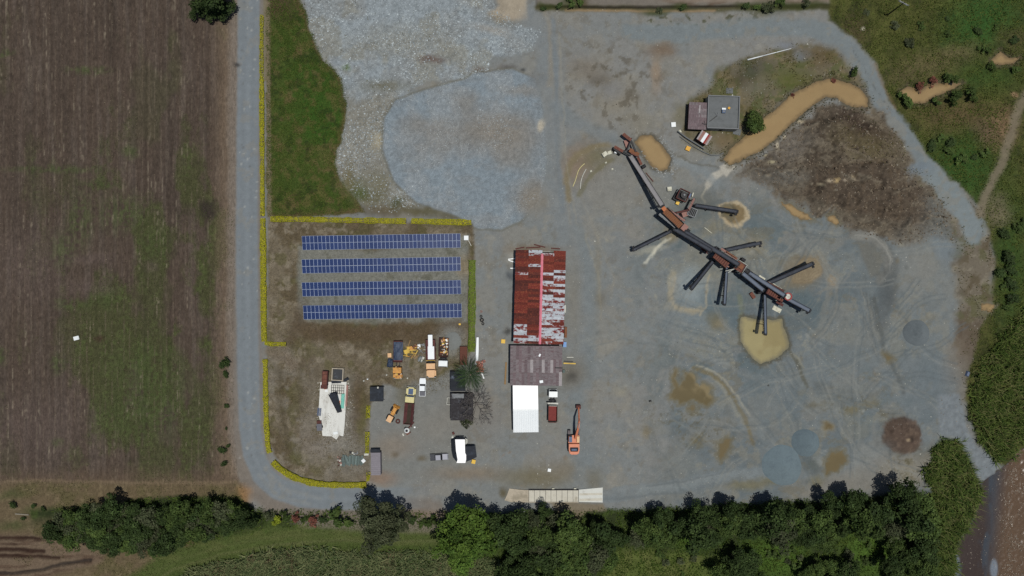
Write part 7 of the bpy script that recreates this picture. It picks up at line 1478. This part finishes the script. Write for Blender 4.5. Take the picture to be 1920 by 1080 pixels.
# bare tree
def bare_tree():
    p = P(890, 760, 4); r = thing("bare_tree", "bare grey twiggy tree leaning over the blackened shed roof", "tree", (p.x + .3, p.y, 0), 0); rr = random.Random(8); L = []
    def grow(q, d, l, rad, lev):
        e = q + d * l; L.append((q, e, rad, rad * .62))
        if lev == 0: return
        for i in range(3 if lev > 1 else 4):
            nd = (d + Vector((rr.uniform(-1, 1), rr.uniform(-1, 1), rr.uniform(-.25, .55))) * .75).normalized(); grow(q + d * l * rr.uniform(.55, 1), nd, l * rr.uniform(.6, .82), rad * .6, lev - 1)
    tb = MB(); tb.tube((0, 0, -.2), (.1, 0, 1.6), .3, .24, 8); tb.build("trunk", M["bark_pale"], r)
    for i in range(7):
        a = 6.28 * i / 7; grow(Vector((.1, 0, 1.5)), Vector((math.cos(a) * .9, math.sin(a) * .9, .75)).normalized(), 2.95, .13, 4)
    V = []; F = []
    for q, e, a, b in L:
        d = (e - q).normalized(); s = d.orthogonal().normalized(); u = d.cross(s); o = len(V); a = max(a, .028); b = max(b, .022)
        for pt, rad in ((q, a), (e, b)):
            for j in range(3): t = 2.094 * j; V.append(pt + s * math.cos(t) * rad + u * math.sin(t) * rad)
        F += [(o + j, o + (j + 1) % 3, o + 3 + (j + 1) % 3, o + 3 + j) for j in range(3)]
    V = np.array([tuple(v) for v in V]); rs = np.random.RandomState(4); c = np.ones((len(V), 3)); c[:, 0] = rs.rand(len(V)); link("branches", np_mesh("branches", V, np.array(F), LM["twig"], c), r)
bare_tree()
def palm():
    p = P(882, 703, 6.5); r = thing("palm_tree", "tall palm with a round crown of dark fronds beside the green hedge", "palm", (p.x, p.y, 0), 0)
    t = MB(); t.tube((0, 0, -.2), (.1, .05, 3.2), .28, .22, 9); t.tube((.1, .05, 3.2), (0, 0, 6.4), .22, .2, 9); t.build("trunk", M["bark"], r); rs = np.random.RandomState(3); n = 20
    for i in range(n):
        a = 2 * math.pi * i / n + rs.uniform(-.12, .12); ln = rs.uniform(4.9, 6.4); el = rs.uniform(-.1, .75); C = []; N = []; T = []; S_ = []
        m = 22
        for k in range(m):
            t_ = (k + 1) / m; x = ln * t_ * math.cos(el * .6); z = ln * (t_ * math.sin(el) - .55 * t_ * t_) + .2
            for s in (-1, 1):
                lw = .95 * math.sin(math.pi * min(1, t_ * .85 + .12)) + .1; d = np.array([.55, s, -.35]); d /= np.linalg.norm(d); c = np.array([x, 0, z]) + d * lw * .5
                ca, sa = math.cos(a), math.sin(a); Rz = np.array([[ca, -sa, 0], [sa, ca, 0], [0, 0, 1]]); C.append(Rz @ c); T.append(Rz @ d); N.append(Rz @ np.array([-.1, .35 * s, 1])); S_.append(lw * .52)
        C = np.array(C); k = len(C); col = np.ones((k, 3)); col[:, 0] = rs.rand() * .6 + rs.rand(k) * .4; col[:, 1] = rs.uniform(.8, 1.2) * rs.uniform(.8, 1.2, k)
        link("frond", quads_mesh("frond", C, np.array(N), np.array(T), np.array(S_), np.full(k, .14), col, LM["palm"]), r, (0, 0, 6.4))
palm()
# hedges
def hedge(label, pts, w, h, lm, dens=85, seed=1, gaps=0.0, leaf=.13, name="hedge", group=None, thin=None):
    rs = np.random.RandomState(seed); o = P(*pts[0]); q = [P(*a) - o for a in pts]; C = []; N = []
    core = MB()
    for a, b in zip(q, q[1:]):
        d = b - a; ln = d.length; u = d / ln; s = Vector((-u.y, u.x, 0)); n = int(ln * dens * w)
        if not thin: core.bar((a.x, a.y, h * .42), (b.x, b.y, h * .42), w * .72, h * .78)
        for _ in range(n):
            t = rs.rand(); f = rs.uniform(-.5, .5); pos = a + d * t
            wx = (pos.x + o.x) * 6.4; wy = (pos.y + o.y) * 6.4; g = float(vnoise(np.float32(wx / 9 + 50), np.float32(wy / 9 + 50), seed + 5)); g2 = float(vnoise(np.float32(wx / 26), np.float32(wy / 26), seed + 9))
            if thin and g2 < thin: continue
            hw = w * (.42 + .22 * g); z = h * (.82 + .3 * g) * (1 - .25 * abs(2 * f) ** 3)
            if rs.rand() < .3: z *= rs.uniform(.2, 1); f = math.copysign(.5, f)
            v = pos + s * f * 2 * hw; C.append((v.x, v.y, z + rs.uniform(-.08, .06))); nn = s * f * 1.4; N.append((nn.x + rs.uniform(-.5, .5), nn.y + rs.uniform(-.5, .5), 1))
    C = np.array(C); n = len(C); col = np.ones((n, 3)); col[:, 0] = rs.rand(n); col[:, 1] = rs.uniform(.72, 1.2, n)
    me = quads_mesh("leaves", C, np.array(N), rs.randn(n, 3), leaf * rs.uniform(.7, 1.4, n), rs.uniform(.55, .9, n), col, LM[lm]); r = thing(name, label, "hedge", (o.x, o.y, 0), 0, group)
    link("leaves", me, r)
    if core.v: core.build("branches", M["bark"], r)
    return r
GY_ = "clipped yellow hedges"
hedge("sparse yellow hedge along the road at the photograph's top edge", [(492, -30), (491.5, 60), (491.5, 150)], .95, .9, "yellow", 60, 2, thin=.42, group=GY_)
hedge("long yellow hedge between the road and lawn, north of the cross hedge", [(492, 150), (492.5, 260), (493, 330), (493.5, 405)], 1.05, 1.1, "yellow", 90, 3, group=GY_)
hedge("yellow hedge along the road beside the solar rows", [(494, 410), (495, 480), (495.5, 560), (496.5, 640)], 1.35, 1.2, "yellow", 90, 4, group=GY_)
hedge("short yellow hedge turning into the gravel entrance", [(498, 643), (512, 645), (538, 645)], 1.0, .9, "yellow", 90, 5, group=GY_)
hedge("yellow hedge along the road south of the gravel entrance", [(498.5, 673), (499, 730), (500.5, 790), (503, 832), (507, 848)], 1.15, 1.1, "yellow", 90, 6, group=GY_)
hedge("curved yellow hedge round the road bend", [(513, 865), (525, 877), (540, 887), (560, 897), (585, 904), (610, 907.5), (650, 908.5), (688, 908)], 1.45, 1.2, "yellow", 100, 7, group=GY_)
hedge("yellow cross hedge between the lawn and the solar rows, western part", [(509, 411), (580, 411.5), (640, 413), (762, 415)], 1.35, 1.1, "yellow", 90, 8, group=GY_)
hedge("yellow cross hedge between the lawn and the solar rows, eastern part", [(772, 414.5), (820, 416), (884, 417.5)], 1.4, 1.1, "yellow", 90, 9, group=GY_)
hedge("patchy yellow-green hedge between the pale slab and the loader's yard", [(691, 760), (690, 800), (688.5, 849)], .95, .9, "yellow", 60, 10, thin=.36, group=GY_)
hedge("short patchy yellow hedge stub west of the mauve container", [(691.5, 884), (690, 904)], .9, .9, "yellow", 60, 11, thin=.2, group=GY_)
hedge("tall clipped green hedge between the solar rows and the lane", [(885.5, 488), (885.5, 560), (884.5, 659)], 1.75, 1.3, "hedge", 90, 12)

# grasses, crops and stones: nobody could count these
def blades(name, X, Y, h, w, c1, c2, seed, lean=.8, mt=None, z0=None, bend=True):
    r = np.random.RandomState(seed); n = len(X); j, i = hzv(X, Y); z = GZ[j, i]; a = r.rand(n) * 6.283; hh = h * r.uniform(.5, 1.3, n); le = hh * lean * r.uniform(.3, 1.3, n); ww = w * r.uniform(.6, 1.4, n)
    ca, sa = np.cos(a), np.sin(a); B1 = np.stack([X - sa * ww, Y + ca * ww, z], 1); B2 = np.stack([X + sa * ww, Y - ca * ww, z], 1); Tp = np.stack([X + ca * le, Y + sa * le, z + hh], 1)
    k = r.rand(n)[:, None]; c = np.array(c1)[None] * (1 - k) + np.array(c2)[None] * k; c = c * r.uniform(.75, 1.25, n)[:, None]
    V = np.stack([B1, B2, Tp], 1).reshape(-1, 3); return tag(link(name, np_mesh(name, V, np.arange(3 * n).reshape(n, 3), mt or MGR, np.repeat(c, 3, 0))), kind="stuff")
MGR = mat("grass_blade", (0, 0, 0), .8, .1, .5, attr=True, spec=.15); MST = mat("loose_stone", (0, 0, 0), .9, .15, 2, attr=True, spec=.15)
def scatter(mask, n, seed, x0=0, x1=1920, y0=0, y1=1080):
    r = np.random.RandomState(seed); X = ((r.uniform(x0, x1, n) - 960) / PPM).astype(np.float32); Y = ((540 - r.uniform(y0, y1, n)) / PPM).astype(np.float32); j, i = hzv(X, Y); k = r.rand(n) < mask[j, i]; return X[k], Y[k]
cl_ = sst(.40, .62, fbm(PX, PY, 14, 4, 701))
X, Y = scatter(ml * (.35 + .65 * cl_), 60000, 1, 495, 690, -10, 410); blades("grass", X, Y, .34, .10, S(60, 84, 30), S(92, 102, 46), 1)
X, Y = scatter(mt, 26000, 2, 240, 860, 960, 1085); blades("grass", X, Y, .25, .09, S(70, 84, 40), S(92, 98, 54), 2)
mvx = np.clip(mv * 1.0 - pth - poly(F_N1, 2, 3) - poly(F_N2, 2, 3), 0, 1) * (.25 + .75 * cl_)
X, Y = scatter(mvx, 90000, 3, 1560, 1925, -10, 700); blades("meadow_grass", X, Y, .4, .12, S(68, 86, 34), S(104, 108, 54), 3)
X, Y = scatter(np.clip(mS - mt, 0, 1) * (.3 + .7 * cl_), 70000, 4, 100, 1800, 930, 1085); blades("undergrowth", X, Y, .6, .15, S(54, 76, 28), S(90, 104, 44), 4)
X, Y = scatter(np.clip(wp + .6 * md * ell(1620, 270, 60, 34, 25, .7, 10), 0, 1) * sst(.5, .62, fbm(PX, PY, 16, 4, 703)), 16000, 5, 1270, 1720, 70, 340); blades("weeds", X, Y, .45, .11, S(78, 80, 44), S(120, 108, 74), 5)
X, Y = scatter(np.clip(md2 - poly([(560, 440), (876, 440), (878, 606), (560, 604)], 6, 5), 0, 1) * sst(.42, .62, fbm(PX, PY, 12, 4, 705)), 34000, 6, 500, 890, 410, 910); blades("dry_grass", X, Y, .28, .09, S(92, 84, 56), S(128, 112, 86), 6)
X, Y = scatter(mf * sst(.46, .62, gp + .06 * wgreen) * (.15 + .85 * wgreen), 60000, 7, 0, 445, 200, 930); blades("field_weeds", X, Y, .25, .09, S(66, 74, 44), S(90, 90, 58), 7)
X, Y = scatter(mf * sst(.3, .5, row), 60000, 8, 0, 445, -10, 930); blades("crop_stubble", X, Y, .3, .05, S(92, 78, 66), S(150, 134, 114), 8)
X, Y = scatter(ms * sst(.45, .65, MID), 12000, 9, 0, 460, 900, 1085); blades("rough_grass", X, Y, .4, .1, S(84, 80, 48), S(130, 116, 88), 9)
# sugar cane and tall reeds
F_CANE = [(330, 1090), (352, 1070), (430, 1052), (520, 1032), (600, 1030), (660, 1040), (760, 1036), (840, 1040), (905, 1046), (945, 1062), (940, 1090)]
X, Y = scatter(poly(F_CANE, 5, 8) * (.3 + .7 * cl_), 22000, 10, 320, 950, 1015, 1090); blades("sugar_cane", X, Y, 1.7, .17, S(66, 84, 50), S(124, 126, 88), 10, 1.15)
X, Y = scatter(poly(F_CANE, 4, 8) * sst(.55, .66, fbm(PX, PY, 26, 3, 707)), 9000, 11, 320, 950, 1015, 1090); blades("dry_cane_leaves", X, Y, 1.5, .11, S(110, 92, 70), S(132, 116, 92), 11, .9)
F_RD1 = [(1742, 845), (1765, 828), (1790, 832), (1808, 852), (1830, 900), (1834, 945), (1815, 985), (1795, 1018), (1786, 1090), (1730, 1090), (1745, 960), (1735, 900)]
F_RD2 = [(1935, 560), (1905, 600), (1870, 650), (1830, 690), (1818, 740), (1822, 790), (1838, 830), (1862, 862), (1890, 858), (1935, 800)]
r1 = poly(F_RD1, 6, 14); r2 = poly(F_RD2, 8, 16)
X, Y = scatter(np.clip(r1 + r2, 0, 1) * (.12 + .88 * sst(.42, .58, fbm(PX, PY, 11, 3, 715))), 60000, 12, 1715, 1935, 550, 1085); blades("reeds", X, Y, 1.6, .16, S(44, 66, 26), S(100, 114, 54), 12, 1.1)
X, Y = scatter(np.clip(r1 + r2, 0, 1), 9000, 13, 1715, 1935, 550, 1085); blades("reed_plumes", X, Y, 2.2, .10, S(96, 104, 56), S(140, 134, 90), 13, .8)
def stones(name, mask, n, s, c1, c2, seed, box):
    X, Y = scatter(mask, n, seed, *box); r = np.random.RandomState(seed + 1); n = len(X); j, i = hzv(X, Y); z = GZ[j, i]; ss = s * r.lognormal(0, .35, n); V = np.zeros((n, 4, 3)); a = r.rand(n) * 6.283
    for k in range(3): V[:, k] = np.stack([X + ss * np.cos(a + 2.094 * k) * r.uniform(.7, 1.2, n), Y + ss * np.sin(a + 2.094 * k) * r.uniform(.7, 1.2, n), z - .02], 1)
    V[:, 3] = np.stack([X + ss * r.uniform(-.3, .3, n), Y + ss * r.uniform(-.3, .3, n), z + ss * r.uniform(.5, .9, n)], 1)
    F = np.arange(n)[:, None, None] * 4 + np.array([[0, 1, 3], [1, 2, 3], [2, 0, 3]])[None]; k = r.rand(n)[:, None]; c = (np.array(c1)[None] * (1 - k) + np.array(c2)[None] * k) * r.uniform(.7, 1.25, n)[:, None]
    return tag(link(name, np_mesh(name, V.reshape(-1, 3), F.reshape(-1, 3), MST, np.repeat(c, 4, 0))), kind="stuff")
stones("gravel", np.clip(mg, 0, 1) * (.3 + .7 * sst(.4, .6, fbm(PX, PY, 60, 3, 711))), 42000, .15, S(110, 117, 123), S(180, 187, 192), 20, (555, 1015, -10, 400))
stones("crushed_stone", mp_ * sst(.42, .6, fbm(PX, PY, 55, 4, 471)), 22000, .11, S(122, 130, 138), S(170, 174, 176), 22, (715, 1030, 130, 435))
stones("rubble_stones", np.clip(md * .5 + poly([(1060, 100), (1130, 130), (1200, 200), (1180, 240), (1120, 200), (1065, 150)], 10, 8) * .5 + mq * .6, 0, 1), 12000, .16, S(96, 90, 82), S(150, 142, 130), 24, (1050, 1850, 100, 900))
stones("soil_clods", md * (.3 + .7 * cl_), 9000, .24, S(74, 64, 55), S(116, 104, 90), 30, (1380, 1790, 190, 460))
bkm = np.zeros_like(PX)
for nm, q, w, c in WATER:
    if nm == "pond" and q is not F_P2 and q is not F_P3: s = sdf(q, w, 26); bkm = np.maximum(bkm, sst(9, 4, np.abs(s - 5)))
X, Y = scatter(bkm * (.2 + .8 * cl_), 14000, 14, 1340, 1925, 80, 320); blades("bank_grass", X, Y, .55, .12, S(52, 56, 30), S(92, 86, 54), 14)
X, Y = scatter(np.clip(bkz - mn, 0, 1) * sst(.5, .66, fbm(PX, PY, 18, 4, 717)), 14000, 15, 1600, 1880, 120, 780); blades("bank_weeds", X, Y, .5, .11, S(78, 80, 46), S(122, 110, 78), 15)
X, Y = scatter(np.clip(sst(10, 0, np.abs(sdf(F_LAWN, 5) + 1)) * (PX > 540) + sst(.62, .7, fbm(PX, PY, 9, 3, 719)) * mg * .6, 0, 1) * (.2 + .8 * cl_), 12000, 16, 540, 900, -5, 410); blades("edge_grass", X, Y, .35, .10, S(64, 74, 34), S(104, 92, 58), 16)
stones("yard_stones", np.clip((1 - mf) * (1 - mv) * (1 - md2) * (1 - ms) * (1 - mr) * (REG == 0), 0, 1) * (.1 + .9 * sst(.5, .66, fbm(PX, PY, 34, 4, 723))), 26000, .11, S(84, 84, 82), S(182, 180, 172), 34, (690, 1870, 10, 940))
stones("slab_rubble", np.clip(poly([(590, 712), (662, 712), (660, 800), (654, 834), (610, 836), (590, 800)], 6, 8) - poly([(601, 716), (650, 716), (646, 812), (604, 812)], 1, 1), 0, 1), 700, .17, S(116, 108, 98), S(190, 186, 178), 36, (580, 670, 700, 845))
stones("pebbles", np.clip(line([(1208, 290), (1225, 310), (1240, 330), (1262, 320), (1262, 290), (1240, 262)], 9, 5, 6), 0, 1), 2500, .16, S(110, 116, 122), S(160, 160, 158), 26, (1190, 1280, 250, 345))
stones("river_glints", sst(-2, -8, sr) * (.15 + .85 * sst(1862, 1896, PX)) * sst(.4, .6, fbm(PX, PY * .6, 8, 3, 721)), 7000, .10, S(84, 74, 64), S(190, 178, 166), 32, (1790, 1925, 850, 1085)).location.z = .95  # pale flecks added as painted sun glints on the riffle
stones("river_stones", sst(4, -3, sr) * sst(1835, 1860, PX) * sst(890, 880, PY), 3000, .16, S(70, 70, 74), S(120, 118, 116), 28, (1830, 1925, 840, 960))
